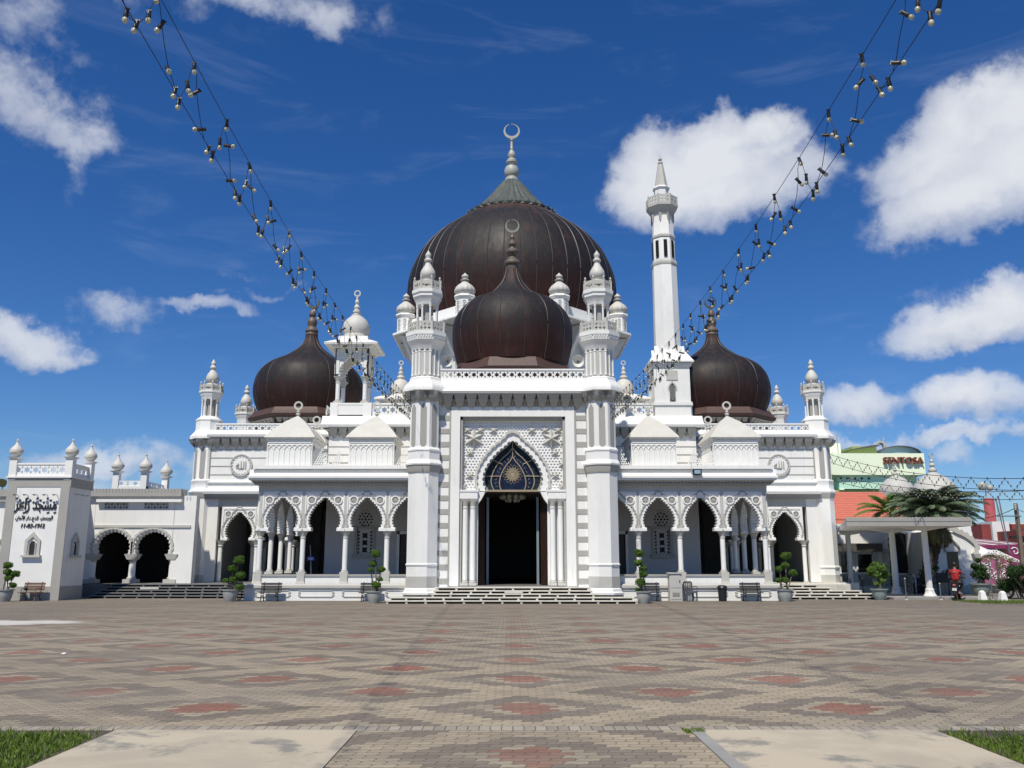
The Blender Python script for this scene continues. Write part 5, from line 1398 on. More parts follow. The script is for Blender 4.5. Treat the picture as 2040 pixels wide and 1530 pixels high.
# ------------------------------------------------------------------ LEFT ARCADED WING
AW = thing('arcade_wing', 'low white arcade with two dark scalloped arches between the date block and the mosque', 'building', (-19.5, 45.3, 0))
YW = 45.3; zw = zz(973, 44.8); zw0 = zz(988, 44.8); wc = 2.08; zi = zz(1103, YW); za = zz(1058, YW)
cxs = [-21.83+.02, -19.74, -17.66]
b = MB()
for k in range(2):
    xc = (cxs[k]+cxs[k+1])/2; A = [(x, z) for x, z in arch_curve(.86, zi, za-.03, ROUND)]
    S = scallop(A, 17, .9); b.M = T(xc, YW, 0)
    b.prism([(-wc/2, zi), (-wc/2, zw0+.05), (wc/2, zw0+.05), (wc/2, zi)]+[(.75, zi)]+S+[(-.75, zi)], 0, .5)
b.M = Matrix.Identity(4)
b.box(cxs[2]-.02, cxs[2]+1.1, YW, YW+.5, FL, zw0+.05); b.box(-34, cxs[0]-.02, YW, YW+.5, 0, zw0+.05)
b.box(-22.6, -22.2, 42.1, YW-.001, 0, zw0+.05)
obj('wall', b, 'white', AW)
b = MB()
for k in range(2):
    xc = (cxs[k]+cxs[k+1])/2; C = arch_curve(.86, zi, za-.03, ROUND); O1 = scallop(offset_curve(C, .10), 17, .6, 4); O2 = scallop(offset_curve(C, .22), 17, .6, 4)
    b.M = T(xc, YW, 0); b.prism(O2+O1[::-1], -.05, .01)
b.M = Matrix.Identity(4)
b.box(cxs[0], cxs[2]+.9, YW-.06, YW+.01, zz(1051, YW), zz(1046, YW)); obj('arch_trim', b, 'grey_light', AW)
for k, x in enumerate(cxs):
    b = MB(); b.lathe([(.17, 0), (.16, zi-FL-.2)], 16, (x, YW+.25, FL)); p = obj('column', b, 'white_clean', AW)
    b = MB(); b.box(x-.32, x+.32, YW-.06, YW+.56, FL, FL+.20); b.lathe([(.22, .2), (.24, .26), (.18, .32)], 14, (x, YW+.25, FL)); obj('column_base', b, 'grey_light', p); b = MB(); b.lathe([(.18, 0), (.20, .08), (.22, .12)], 14, (x, YW+.25, zi-.42)); b.frus(x, YW+.25, zi-.30, zi-.02, .20, .28, .34, .32); obj('capital', b, 'grey_light', p)
b = MB(); b.box(-34, -17.3, 45.05, YW+.6, zw0, zw); 
for i in range(34):
    x = -22.6+i*.17; b.box(x-.014, x+.014, 45.03, 45.06, zw-.16, zw+.01)
p = obj('roof_fascia', b, 'grey', AW)
b = MB(); b.box(cxs[0]+.1, cxs[2]+.4, YW-.25, YW, zz(1000, YW)-.02, zz(995, YW)); obj('ledge', b, 'white_clean', AW)
for (ua, ub) in ((209, 256), (288, 336)):
    xa, xb = xx(ua, 1005, YW), xx(ub, 1005, YW); za2, zb2 = zz(1014, YW), zz(995, YW)
    b = MB(); hs = []
    nx = 8; nz = 3
    for i in range(nx):
        for j in range(nz):
            cx_ = xa+(xb-xa)*(i+.5)/nx; cz2 = za2+(zb2-za2)*(j+.5)/nz
            hs.append(ngon(cx_, cz2, .055 if (i+j) % 2 else .035, 6, pi/6))
    b.prism([(xa, za2), (xb, za2), (xb, zb2), (xa, zb2)], YW-.03, YW-.01, hs); p = obj('vent_screen', b, 'grey_light', AW)
    b = MB(); b.box(xa+.02, xb-.02, YW-.009, YW-.002, za2+.02, zb2-.02); obj('dark_backing', b, 'dark', p)
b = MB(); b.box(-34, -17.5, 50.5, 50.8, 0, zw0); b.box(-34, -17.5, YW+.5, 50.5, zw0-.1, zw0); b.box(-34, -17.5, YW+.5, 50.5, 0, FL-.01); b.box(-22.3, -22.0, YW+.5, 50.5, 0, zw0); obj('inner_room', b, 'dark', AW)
b = MB(); b.box(-22.0, -17.0, 45.2, 47.5, 0, FL-.02); b.box(-22.0, -19.5, 44.0, 45.2, 0, FL-.021); obj('floor', b, 'step_grey', AW)
# left continuation details
b = MB(); b.box(-27, -23.7, 45.15, 45.3, zz(1078, YW), zz(1074, YW)); b.box(-27, -23.7, 45.1, 45.3, zz(1000, YW), zz(996, YW)); obj('ledge', b, 'grey', AW)
# rear block with three onion posts
RB = thing('rear_block', 'low white roof enclosure with onion topped posts behind the arcade wing', 'building', (-25, 58, 0))
Yq = 58
X0, X1 = xx(231, 950, Yq), xx(287, 950, Yq); zt4 = zz(970, Yq)
b = MB(); b.box(X0-.2, X1+.2, Yq, Yq+4, 0, zt4+.05); obj('wall', b, 'white', RB)
zr0, zr1 = zt4+.05, zz(962, Yq)+.15
b = MB(); b.M = T(X0, Yq+.05, zr0); lattice(b, X1-X0, zr1-zr0, .08, .8); b.M = T(X1, Yq+.1, zr0) @ RZ(pi/2); lattice(b, 3.6, zr1-zr0, .08, .8); obj('roof_railing', b, 'white_clean', RB)
for (x, y) in ((X0, Yq+.15), (X1, Yq+.15), (X1, Yq+3.7)):
    b = MB(); b.box(x-.2, x+.2, y-.2, y+.2, zr0-.2, zr1+.55); b.frus(x, y, zr1+.55, zr1+.65, .22, .22, .38, .38); p = obj('corner_post', b, 'white', RB)
    b = MB(); b.lathe([(.16, 0), (.2, .05), (.30, .14), (.41, .27), (.42, .40), (.36, .52), (.24, .66), (.12, .82), (.07, .95), (.05, 1.04), (.09, 1.09), (.03, 1.14), (.02, 1.3)], 18, (x, y, zr1+.65)); obj('onion_finial', b, 'cream', p)

# ------------------------------------------------------------------ RIGHT SIDE: covered walkway, hall, tomb domes
WK = thing('covered_walkway', 'flat grey roofed walkway on round white posts right of the mosque', 'shelter', (20, 43, 0))
xr = xx(1932, 1040, 41.0); zf0, zf1_ = zz(1048, 41.0), zz(1030, 41.0); xl = 15.72
b = MB(); b.add([(xl+.02, 41.0, zf0+.03), (xr, 41.0, zf0+.03), (xr, 50, zf0+.03), (18.75, 50, zf0+.03), (xl+.02, 41.0, zf0+.30), (xr, 41.0, zf0+.30), (xr, 50, zf0+.30), (18.75, 50, zf0+.30)], [(0,3,2,1),(4,5,6,7),(0,1,5,4),(1,2,6,5),(2,3,7,6),(3,0,4,7)]); obj('roof_slab', b, 'white', WK)
b = MB(); b.box(xl, xr+.06, 40.92, 41.0, zf0, zf1_-.05); b.box(xr, xr+.06, 41.0, 50, zf0, zf1_-.05)
nS = 36
for i in range(nS):
    x = xl+(xr-xl)*(i+.5)/nS; w = (xr-xl)/nS
    b.prism([(x-w*.44, zf1_-.20), (x+w*.44, zf1_-.20)]+[(x+w*.44*cos(a_), zf1_-.09+.085*sin(a_)) for a_ in [pi*j/6 for j in range(7)]], 40.90, 41.0)
obj('scalloped_fascia', b, 'grey', WK)
for (x, y, r_) in ((20.15, 42.6, .15), (20.0, 45.9, .16), (19.0, 49.3, .15), (17.9, 44.6, .001)):
    if r_ < .01: continue
    b = MB(); b.lathe([(.30, 0), (.30, .08), (.24, .14), (.22, .22), (r_*1.3, .3), (r_*1.35, .36), (r_, .42), (r_*.9, zf0+.05)], 18, (x, y, .05)); p = obj('post', b, 'white', WK)
b = MB()
for (x, y) in ((20.15, 42.6), (20.0, 45.9), (19.0, 49.3)): b.prism([(x-1.6, zf0+.04), (x+1.3, zf0+.04), (x+.15, zf0-.16), (x-.15, zf0-.16)], y-.1, y+.1)
obj('roof_beam', b, 'white', WK)
b = MB(); b.box(17.6, 22.6, 40.8, 41.1, -.1, .10); b.box(17.6, 22.5, 41.1, 50, -.1, .09); struct('walkway_floor', b, 'slab')

HL = thing('side_hall', 'low white hall with dark glazed arches behind the covered walkway', 'building', (24, 52, 0))
YH = 51.5
b = MB(); b.box(17.6, 27.2, YH, YH+6, 0, zz(1056, YH)+.3); obj('wall', b, 'white', HL)
for (ua, ub, va, vb, ar) in ((1674, 1698, 1104, 1140, 0), (1708, 1737, 1104, 1140, 0), (1771, 1817, 1080, 1142, 1)):
    xa, xb, za2, zb2 = xx(ua, 1120, YH), xx(ub, 1120, YH), zz(vb, YH), zz(va, YH)
    b = MB(); xm = (xa+xb)/2
    P = [(xa, za2), (xb, za2), (xb, zb2)]+([(xm+px_, pz) for px_, pz in arch_curve((xb-xa)/2, zb2, zz(1058, YH))] if ar else [])+[(xa, zb2)]
    b.prism(P, YH-.03, YH-.01); p = obj('window', b, 'window_dark', HL)
    b = MB(); b.box(xa-.12, xb+.12, YH-.10, YH, za2-.10, za2); b.box(xa-.10, xa, YH-.07, YH, za2, zb2); b.box(xb, xb+.10, YH-.07, YH, za2, zb2)
    if ar: C = [(xm+px_, pz) for px_, pz in arch_curve((xb-xa)/2, zb2, zz(1058, YH))]; O = [(xm+px_, pz) for px_, pz in offset_curve(arch_curve((xb-xa)/2, zb2, zz(1058, YH)), .15)]; b.prism(scallop(O, 15, .6, 4)+C[::-1], YH-.08, YH)
    obj('window_frame', b, 'white_clean', p)
    b = MB(); zg = za2-.12; zh = zg-.62
    for i in range(9):
        for sg in (-1, 1):
            x = xa+(xb-xa)*i/8; b.tube([(x, YH-.03, zh), (min(max(x+sg*.5, xa), xb), YH-.03, zg)], .018, 4)
    b.box(xa, xb, YH-.05, YH-.01, zh-.05, zh); obj('lattice_panel', b, 'grey', p)
for u in (1690, 1743, 1764, 1822): 
    b = MB(); x = xx(u, 1120, YH); b.box(x-.12, x+.12, YH-.16, YH, .4, zz(1104, YH)); b.frus(x, YH-.08, zz(1104, YH), zz(1094, YH), .12, .1, .22, .14); obj('pilaster', b, 'grey_light', HL)
b = MB(); b.box(17.7, xx(1757, 1090, YH-.5), YH-.6, YH-.05, zz(1099, YH), zz(1083, YH)); tag(obj('shade_net', b, 'brown_net'), 'dark grey shade netting hung over the windows under the walkway roof', 'net')
b = MB(); b.profx([(YH+1, zz(1034, YH+1)), (YH+5, zz(981, YH+5)), (YH+5, zz(981, YH+5)-.15), (YH+1, zz(1034, YH+1)-.3)], 17.0, 24.2)
n = 15
for i in range(n):
    t = i/n; y_ = YH+1+4*t; z_ = zz(1034, YH+1)+(zz(981, YH+5)-zz(1034, YH+1))*t
    b.add([(17.0, y_-.03, z_-.02), (24.2, y_-.03, z_-.02), (24.2, y_-.03, z_+.06), (17.0, y_-.03, z_+.06), (24.2, y_+.28, z_+.16), (17.0, y_+.28, z_+.16)], [(0,1,2,3),(3,2,4,5)])
obj('tiled_roof', b, 'tile_orange', HL)
# lit gable end to the right
HE = thing('white_annex', 'white annex wall with a pointed niche and narrow dark window behind the rider', 'building', (28, 50, 0))
YE = 49.5; xa, xb = xx(1838, 1100, YE), xx(1941, 1100, YE)
b = MB(); b.box(xa, xb, YE, YE+5, 0, zz(1060, YE)); obj('wall', b, 'white', HE)
xm = xx(1899, 1110, YE); b = MB(); C = arch_curve(1.25, 0, zz(1072, YE)-zz(1118, YE), KEYS); O = offset_curve(C, .18)
b.M = T(xm, YE, zz(1102, YE)); b.prism(scallop(O, 15, .8, 5)+C[::-1], -.12, .01); b.M = Matrix.Identity(4); obj('niche_arch', b, 'grey_light', HE)
for s in (-1, 1):
    b = MB(); x = xm+s*1.25; b.box(x-.13, x+.13, YE-.14, YE, .7, zz(1113, YE)); b.frus(x, YE-.07, zz(1113, YE), zz(1103, YE), .13, .1, .24, .16); obj('pilaster', b, 'grey_light', HE)
b = MB(); b.prism([(xm-.36, zz(1133, YE)), (xm+.28, zz(1133, YE)), (xm+.28, zz(1099, YE)), (xm-.36, zz(1099, YE))], YE-.02, YE-.005); p = obj('window', b, 'window_dark', HE)
b = MB(); b.box(xm-.44, xm+.36, YE-.10, YE, zz(1135, YE)-.04, zz(1133, YE)); C = arch_curve(.36, 0, .62); O = offset_curve(C, .09); b.M = T(xm-.04, YE, zz(1099, YE)); b.prism(O+C[::-1], -.1, .01); b.M = Matrix.Identity(4); obj('window_hood', b, 'grey', p)
b = MB(); hs = []; xc0, xc1 = xx(1872, 1150, YE), xx(1916, 1150, YE); z0_, z1_ = zz(1164, YE), zz(1149, YE)
for i in range(10):
    for j in range(3): hs.append(ngon(xc0+(xc1-xc0)*(i+.5)/10, z0_+(z1_-z0_)*(j+.5)/3, .055, 4))
b.prism([(xc0, z0_), (xc1, z0_), (xc1, z1_), (xc0, z1_)], YE-.04, YE-.02, hs); obj('pierced_panel', b, 'grey', HE)
b = MB(); b.box(xa, xb, YE-.3, YE-.001, 0, .42); obj('plinth', b, 'grey_light', HE)

for (u, vt, vb, hw, Y, lab) in ((1785, 921, 990, 33, 66, 'smaller pale grey dome with crescent in front of the green hotel'), (1860, 903, 1000, 43, 60, 'larger pale grey dome with crescent behind the date palm')):
    X = xx(u, 960, Y); TD = thing('tomb_dome', lab, 'dome', (X, Y, 0), 'pale domes behind the palm')
    R = ww(hw, 985, Y); zt5 = zz(vb, Y)
    zneck = zz(vt+ (26 if hw < 40 else 38), Y); Hd = zneck-zt5
    b = MB(); b.lathe([(R, -zt5), (R, 0), (R*1.0, Hd*.02), (R*1.04, Hd*.18), (R*.98, Hd*.42), (R*.80, Hd*.64), (R*.55, Hd*.82), (R*.28, Hd*.93), (R*.15, Hd)], 40, (X, Y, zt5)); obj('dome_shell', b, 'grey_light', TD)
    k = (zz(vt, Y)-zneck)
    b = MB(); b.lathe([(.13*k, 0), (.20*k, .04*k), (.22*k, .13*k), (.12*k, .2*k), (.08*k, .3*k), (.15*k, .36*k), (.14*k, .42*k), (.07*k, .5*k), (.11*k, .58*k), (.05*k, .66*k), (.03*k, .74*k)], 16, (X, Y, zneck)); crescent(b, (X, Y, zneck+.88*k), .13*k, .1); obj('finial', b, 'grey_light', TD)

# ------------------------------------------------------------------ GREEN HOTEL FAR BEHIND
HT = thing('hotel_building', 'pale lime and mint green block with SENTOSA lettering far behind', 'building', (60, 120, 0))
Yh = 120
def hb(ua, ub, va, vb, dy=0, dep=20, zmin=None):
    return xx(ua, 950, Yh+dy), xx(ub, 950, Yh+dy), Yh+dy, Yh+dy+dep, (zz(vb, Yh+dy) if zmin is None else zmin), zz(va, Yh+dy)
b = MB(); b.box(*hb(1600, 1845, 903, 946, 0)); b.box(*hb(1610, 1650, 903, 950, .5)); p = obj('upper_wall', b, 'wall_lime', HT)
b = MB(); b.box(*hb(1600, 1826, 940, 980, 2, 18, 0)); obj('lower_wall', b, 'wall_mint', HT)
b = MB(); b.box(*hb(1671, 1800, 942, 974, .6, 6)); obj('balcony_band', b, 'wall_mint', HT)
b = MB()
rnd = random.Random(5)
for (ua, ub, va, vb) in ((1695,1703,950,957),(1738,1744,938,946),(1797,1806,949,958),(1671,1680,973,976)): b.box(*hb(ua, ub, va, vb, .5, .3))
obj('lime_patches', b, 'wall_lime', HT)
b = MB(); b.box(*hb(1655, 1760, 976, 984, 1, 2)); obj('olive_band', b, 'wall_olive', HT)
for k in range(5):
    b = MB(); b.box(*hb(1673+k*14, 1677+k*14, 951, 955, .5, .2)); obj('window', b, 'window_dark', HT)
b = MB(); b.box(*hb(1640, 1679, 883, 903, 3, 8)); b.box(*hb(1660, 1664, 885, 901, 2.8, .3)); obj('roof_block', b, 'wall_lime', HT)
b = MB(); b.box(*hb(1703, 1751, 889, 904, 4, 8)); obj('roof_room', b, 'wall_olive', HT)
xa, xb = xx(1701, 895, Yh+3), xx(1753, 895, Yh+3); b = MB(); b.prism([(xa, zz(895, Yh+3)), (xb, zz(888, Yh+3)), (xb, zz(887, Yh+3)+.1), (xx(1735, 890, Yh+3), zz(887, Yh+3)), (xa, zz(894, Yh+3))], Yh+3, Yh+14); obj('lean_roof', b, 'grey_plastic', HT)
b = MB(); xm = xx(1791, 895, Yh+5); rr = ww(40, 895, Yh+5); hh = zz(890, Yh+5)-zz(904, Yh+5)
arc = [(xm+rr*cos(a_), zz(904, Yh+5)+hh*sin(a_)) for a_ in [pi*j/18 for j in range(19)]]; b.prism(arc, Yh+5, Yh+15); p = obj('vaulted_roof', b, 'glass_roof', HT)
b = MB(); b.prism([(xm+(x-xm)*1.03, zz(904, Yh+5)+(z-zz(904, Yh+5))*1.12) for x, z in arc]+arc[::-1], Yh+4.5, Yh+15.2); obj('roof_rim', b, 'grey_plastic', p)
b = MB(); xm = xx(1754, 880, Yh+12); rr = ww(13, 880, Yh+12); zc_ = zz(893, Yh+12)
o_ = [(xm+rr*cos(a_), zc_+rr*1.15*sin(a_)) for a_ in [pi*j/16 for j in range(17)]]; i_ = [(xm+rr*.7*cos(a_), zc_+rr*.85*sin(a_)) for a_ in [pi*j/16 for j in range(17)]]
b.prism(o_+i_[::-1], Yh+12, Yh+13); b.tube([(xm+.5, Yh+12, zc_), (xm+.5, Yh+12, zz(871, Yh+12))], .12, 5); obj('roof_arch', b, 'grey_light', HT)
b = MB(); b.tube([(xx(1668, 880, Yh+3), Yh+3, zz(903, Yh+3)), (xx(1668, 880, Yh+3), Yh+3, zz(865, Yh+3))], .08, 5); obj('mast', b, 'grey', HT)
me = text_mesh('SENTOSA', ww(80, 917, Yh-.3), ww(13, 917, Yh-.3), .4, .012, 0, 'letters')
LT = obj('hotel_lettering', me, None, HT, (xx(1800, 917, Yh-.3), Yh-.25, zz(917, Yh-.3)))

# yellow house glimpsed through the veranda, red tower, tent, pole
b = MB(); b.box(*[21.0, 26.0, 74, 80, 0, 5.5]); YB = thing('yellow_house', 'sunlit yellow wall of a house behind the mosque', 'building', (23, 74, 0)); obj('wall', b, 'wall_yellow', YB)
b = MB(); b.box(20.9, 26.1, 73.9, 80.1, 5.5, 5.9); obj('roof', b, 'tile_orange', YB)
Yt = 95
TW = thing('red_tower', 'plain red round tower with floodlights on a mast behind the annex', 'tower', (xx(1975, 1040, Yt), Yt, 0))
X = xx(1974.5, 1040, Yt); R = ww(10, 1040, Yt)
b = MB(); b.lathe([(R, 0), (R, zz(993, Yt))], 20, (X, Yt, 0)); obj('tower_shaft', b, 'red_paint', TW)
b = MB(); zt6 = zz(992, Yt); b.tube([(X-.2, Yt, zt6), (X-.2, Yt, zt6+1.0)], .06, 5); b.ball((X-.5, Yt, zt6+1.3), .5, 8, 6); b.ball((X+.3, Yt, zt6+1.1), .35, 8, 6); obj('floodlights', b, 'pale_metal', TW)
b = MB()
for i in range(14): b.tube([(X+R+.3, Yt, zt6-.5-i*.6), (X+R+.6, Yt, zt6-.5-i*.6)], .03, 4)
b.tube([(X+R+.3, Yt, zt6), (X+R+.3, Yt, zt6-9)], .04, 4); b.tube([(X+R+.6, Yt, zt6), (X+R+.6, Yt, zt6-9)], .04, 4); obj('ladder', b, 'grey', TW)
SH = thing('red_shophouse', 'white and red shophouse roofs beyond the striped tent', 'building', (xx(2010, 1060, 90), 90, 0))
for a_ in ((xx(1978, 1060, 90), xx(2012, 1060, 90), 90, 100, 0, zz(1039, 90)), (xx(2015, 1060, 92), xx(2100, 1060, 92), 92, 102, 0, zz(1042, 92))):
    b = MB(); b.box(*a_); obj('white_wall', b, 'white', SH)
for a_ in ((xx(2008, 1060, 88), xx(2040, 1060, 88), 86, 90, 0, zz(1058, 88)), (xx(2016, 1045, 91), xx(2100, 1045, 91), 91, 92, zz(1055, 91), zz(1044, 91)), (xx(1935, 1060, 88), xx(1953, 1060, 88), 86, 90, 0, zz(1046, 88))):
    b = MB(); b.box(*a_); obj('red_wall', b, 'red_brick', SH)
b = MB(); b.box(xx(2010, 1060, 86), xx(2040, 1060, 86), 85.8, 86, zz(1073, 86), zz(1068, 86)); obj('window_strip', b, 'window_dark', SH)

Ym = 66
TN = thing('market_tent', 'maroon and white striped tent with magenta valance and pink patterned sides', 'tent', (30, Ym, 0))
xa, xb = xx(1930, 1090, Ym), xx(2075, 1090, Ym); zb7, zt7 = zz(1087, Ym), zz(1069, Ym+8)
b = MB(); n = 12
for i in range(n):
    t0, t1 = i/n, (i+1)/n; xq0, xq1 = xa+(xb-xa)*t0, xa+(xb-xa)*t1
    b.cur = (0, 1, 0, 2)[i % 4]; pts0 = []; pts1 = []
    vs = []
    for j in range(6):
        f = j/5; zz_ = zb7+(zt7-zb7)*sin(f*pi/2); y_ = Ym+8*f
        sh = 5*(1-f)*(t0-.5)*0
        vs += [(xq0-6.0*f, y_, zz_), (xq1-6.0*f, y_, zz_)]
    b.add(vs, [(2*j, 2*j+1, 2*j+3, 2*j+2) for j in range(5)])
b.cur = 0
obj('striped_roof', b, ['maroon_cloth', 'cloth_white', 'cloth_grey'], TN)
b = MB(); b.box(xa, xb, Ym-.1, Ym, zb7-.22, zb7+.05); obj('valance', b, 'magenta', TN)
b = MB(); b.box(xx(1962, 1110, Ym), xb, Ym+.3, Ym+.4, 0, zz(1112, Ym)+.2); obj('pink_side', b, 'pink_cloth', TN)
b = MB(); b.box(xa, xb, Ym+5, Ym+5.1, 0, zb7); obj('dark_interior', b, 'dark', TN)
b = MB(); rnd = random.Random(9)
for k in range(26):
    cx_ = rnd.uniform(xx(1966, 1120, Ym), xb-1); cz2 = rnd.uniform(.6, 2.2); r_ = rnd.uniform(.15, .5); a0 = rnd.uniform(0, 6)
    b.tube([(cx_+r_*(1-j/14)*cos(a0+j*.55), Ym+.28, cz2+r_*(1-j/14)*sin(a0+j*.55)) for j in range(12)], .035, 4)
obj('swirl_pattern', b, 'cloth_white', TN)
b = MB(); xp_ = xx(2026, 1110, Ym-.3); b.box(xp_-.5, xp_+.5, Ym-.3, Ym-.2, 0, zb7+.1); obj('corner_banner', b, 'magenta', TN)
b = MB(); b.tube([(xp_-.1+.33*(1-j/16)*cos(2.5-j*.5), Ym-.32, zb7-.45+.33*(1-j/16)*sin(2.5-j*.5)) for j in range(14)], .05, 5); obj('banner_scroll', b, 'cloth_white', TN)
for x in (xa+.1, xx(1985, 1100, Ym), xp_+.6):
    b = MB(); b.tube([(x, Ym, 0), (x, Ym, zb7)], .05, 6); obj('tent_pole', b, 'metal', TN)
Ya = 58
AWN = thing('awning', 'sagging cream awning over the stall beside the white annex', 'awning', (xx(1980, 1120, Ya), Ya, 0))
b = MB(); vs = []; fs = []; n = 12
for i in range(n+1):
    t = i/n; x = xx(1946, 1110, Ya)+t*(xx(2030, 1110, Ya)-xx(1946, 1110, Ya)); zc2 = zz(1113, Ya)+.55*sin(pi*min(1, t*1.3))*(1-t*.6)+(-.1*t)
    vs += [(x, Ya, zc2-.12), (x, Ya, zc2), (x, Ya+2.5, zc2+.7)]
for i in range(n): fs += [(3*i, 3*i+3, 3*i+4, 3*i+1), (3*i+1, 3*i+4, 3*i+5, 3*i+2)]
b.add(vs, fs); obj('cloth', b, 'cloth_white', AWN)
for u in (1947, 2027):
    b = MB(); x = xx(u, 1120, Ya); b.tube([(x, Ya, 0), (x, Ya, zz(1115, Ya))], .04, 6); obj('awning_pole', b, 'metal', AWN)
b = MB(); b.box(xx(1947, 1120, Ya), xx(1969, 1120, Ya), Ya+.1, Ya+.15, zz(1121, Ya), zz(1112, Ya)); tag(obj('stall_sign', b, 'pink_cloth'), 'pale pink shop sign under the cream awning', 'sign')
ns = bpy.data.objects[-1] if False else None
me = text_mesh('NY', ww(9, 1116, Ya), ww(5, 1116, Ya), .02, .02); o = obj('sign_letters', me, None, bpy.data.objects['stall_sign'], (xx(1951.5, 1116, Ya), Ya+.08, zz(1116.5, Ya)))
b = MB(); b.box(xx(1947, 1130, Ya), xx(1967, 1130, Ya), Ya+.6, Ya+1.6, 0, zz(1121, Ya)-.02); tag(obj('stall_cabin', b, 'dark'), 'dark open stall under the pink sign', 'stall')
Yp = 62
EP = thing('electricity_pole', 'weathered leaning wooden electricity pole with a crossarm at the right edge', 'pole', (xx(2046, 1190, Yp), Yp, 0))
b = MB(); xt, xbm = xx(2023, 1003, Yp), xx(2046, 1190, Yp); zt8 = zz(1003, Yp); b.tube([(xbm, Yp, 0), (xt, Yp, zt8)], .20, 10, .14); obj('mast', b, 'pole_wood', EP)
b = MB(); b.box(xt-1.5, xt+.2, Yp-.2, Yp-.1, zt8-.95, zt8-.87); b.tube([(xt-.9, Yp-.15, zt8-1.9-1.6), (xt-1.25, Yp-.15, zt8+.5)], .04, 5); obj('crossarm', b, 'metal', EP)
b = MB()
for j in range(4): b.lathe([(.05, 0), (.09, .05), (.05, .1), (.09, .15), (.04, .2)], 8, (xt-.15, Yp-.2, zt8-.5+j*.12))
obj('insulators', b, 'grey_light', EP)
def wire(pts, r=.02, name='power_line', label='', group=None):
    b = MB(); P = []
    for a_, c_ in zip(pts, pts[1:]):
        a_, c_ = Vector(a_), Vector(c_); n = 14; L = (c_-a_).length
        for j in range(n): t = j/n; p = a_.lerp(c_, t); p.z -= L*.03*4*t*(1-t); P.append(p)
    P.append(Vector(pts[-1])); b.tube(P, r, 5); return tag(obj(name, b, 'cable'), label, 'cable', group)
wire([(xt, Yp, zt8-.3), (xx(1900, 1025, 80), 80, zz(1025, 80))], .025, label='thin black power line running left from the wooden pole')
wire([(xt, Yp, zt8-.3), (xx(2075, 1005, 50), 50, zz(1005, 50))], .02, label='thin black power line leaving the frame right of the wooden pole')
b = MB(); x = xx(2010, 1040, 75); b.tube([(x, 75, 0), (x-.9, 75, zz(994, 75))], .045, 5); tag(obj('antenna_mast', b, 'metal'), 'thin leaning antenna mast between red tower and wooden pole', 'mast')

# ------------------------------------------------------------------ VEGETATION
def leaf_cloud(mb, c, r, n, size, rnd, sq=1.0, shell=.55):
    vs = []; fs = []
    for i in range(n):
        while True:
            d = Vector((rnd.uniform(-1, 1), rnd.uniform(-1, 1), rnd.uniform(-1, 1)))
            if .05 < d.length < 1: break
        d.normalize(); rr = r*(shell+(1-shell)*rnd.random()**.6)*(1+.10*sin(d.x*5+c[0]*3)*cos(d.z*6))
        p = Vector(c)+Vector((d.x*rr, d.y*rr, d.z*rr*sq))
        u = Vector((rnd.uniform(-1, 1), rnd.uniform(-1, 1), rnd.uniform(-1, 1))).normalized(); nrm = (d+u*.8).normalized()
        a = nrm.cross(u).normalized(); b_ = nrm.cross(a); s = size*rnd.uniform(.6, 1.3); o = len(mb.v)
        for q_ in (-a*s, b_*s*.55, a*s, -b_*s*.55): mb.v.append(tuple(p+q_))
        mb.f.append((o, o+1, o+2, o+3)); mb.mi.append(0)
def potted_topiary(x, y, H, balls, label, seed, potm='pot', pr=.36, ph=.52, stems=((0, 0),), group='potted topiary trees in front of the mosque'):
    rnd = random.Random(seed)
    t = thing('potted_topiary', label, 'potted tree', (x, y, 0), group)
    b = MB(); b.lathe([(pr*.62, 0), (pr*.66, .04), (pr*.80, ph*.35), (pr*.92, ph*.75), (pr*.90, ph*.88), (pr*1.05, ph*.92), (pr*1.06, ph), (pr*.92, ph), (pr*.88, ph-.08)], 28, (x, y, 0)); b.v = b.v
    p = obj('pot', b, potm, t)
    b = MB(); b.lathe([(.001, ph-.05), (pr*.89, ph-.05)], 20, (x, y, 0), cap=False); obj('soil', b, 'soil', p)
    b = MB()
    for (bx, bz, br) in balls:
        j = rnd.uniform(-.1, .1); sx = .10*(1 if bx > 0 else -1)
        b.tube([(x+sx, y, ph-.05), (x+bx*.4+sx*.5, y+j, ph+(bz-ph)*.35), (x+bx*.75, y+j*.5, ph+(bz-ph)*.7), (x+bx, y, bz)], .032, 6, .018)
    obj('trunk', b, 'bark', t)
    for (bx, bz, br) in balls:
        b = MB(); cy_ = y+rnd.uniform(-.12, .12)
        b.ball((x+bx, cy_, bz), br*.62, 10, 6, .7)
        leaf_cloud(b, (x+bx, cy_, bz), br, int(900*br/.25), .026, rnd, .72, .6)
        for q_ in range(5): leaf_cloud(b, (x+bx+rnd.uniform(-1, 1)*br*.6, cy_+rnd.uniform(-1, 1)*br*.5, bz+rnd.uniform(-.4, .5)*br), br*.5, 160, .024, rnd, .7, .5)
        obj('foliage', b, 'leaf_topiary', t, ang=1)
S = .0229   # metres per photo pixel at this distance
def balls_px(x_px, v_ground, lst, Y): return [((u-x_px)*Y/FPX*.97, zz(v, Y), r*Y/FPX) for u, v, r in lst]
Yg = gy(1198.5)
potted_topiary(xx(8, 1197, 39.0), 39.0, 2.1, balls_px(8, 1197, [(8,1126,9),(9,1139,8),(21,1143,9),(12,1151,9),(20,1166,7)], 39.0), 'cloud pruned shrub in a white-grey pot at the left frame edge before the date block', 11)
potted_topiary(xx(458, 1197, 39.0), 39.0, 2.2, balls_px(458, 1197, [(472,1115,11),(460,1133,9.5),(475,1146,11),(445,1157,7),(462,1155,8),(476,1170,9)], 39.0), 'cloud pruned topiary in a round grey pot beside the left end arch', 12)
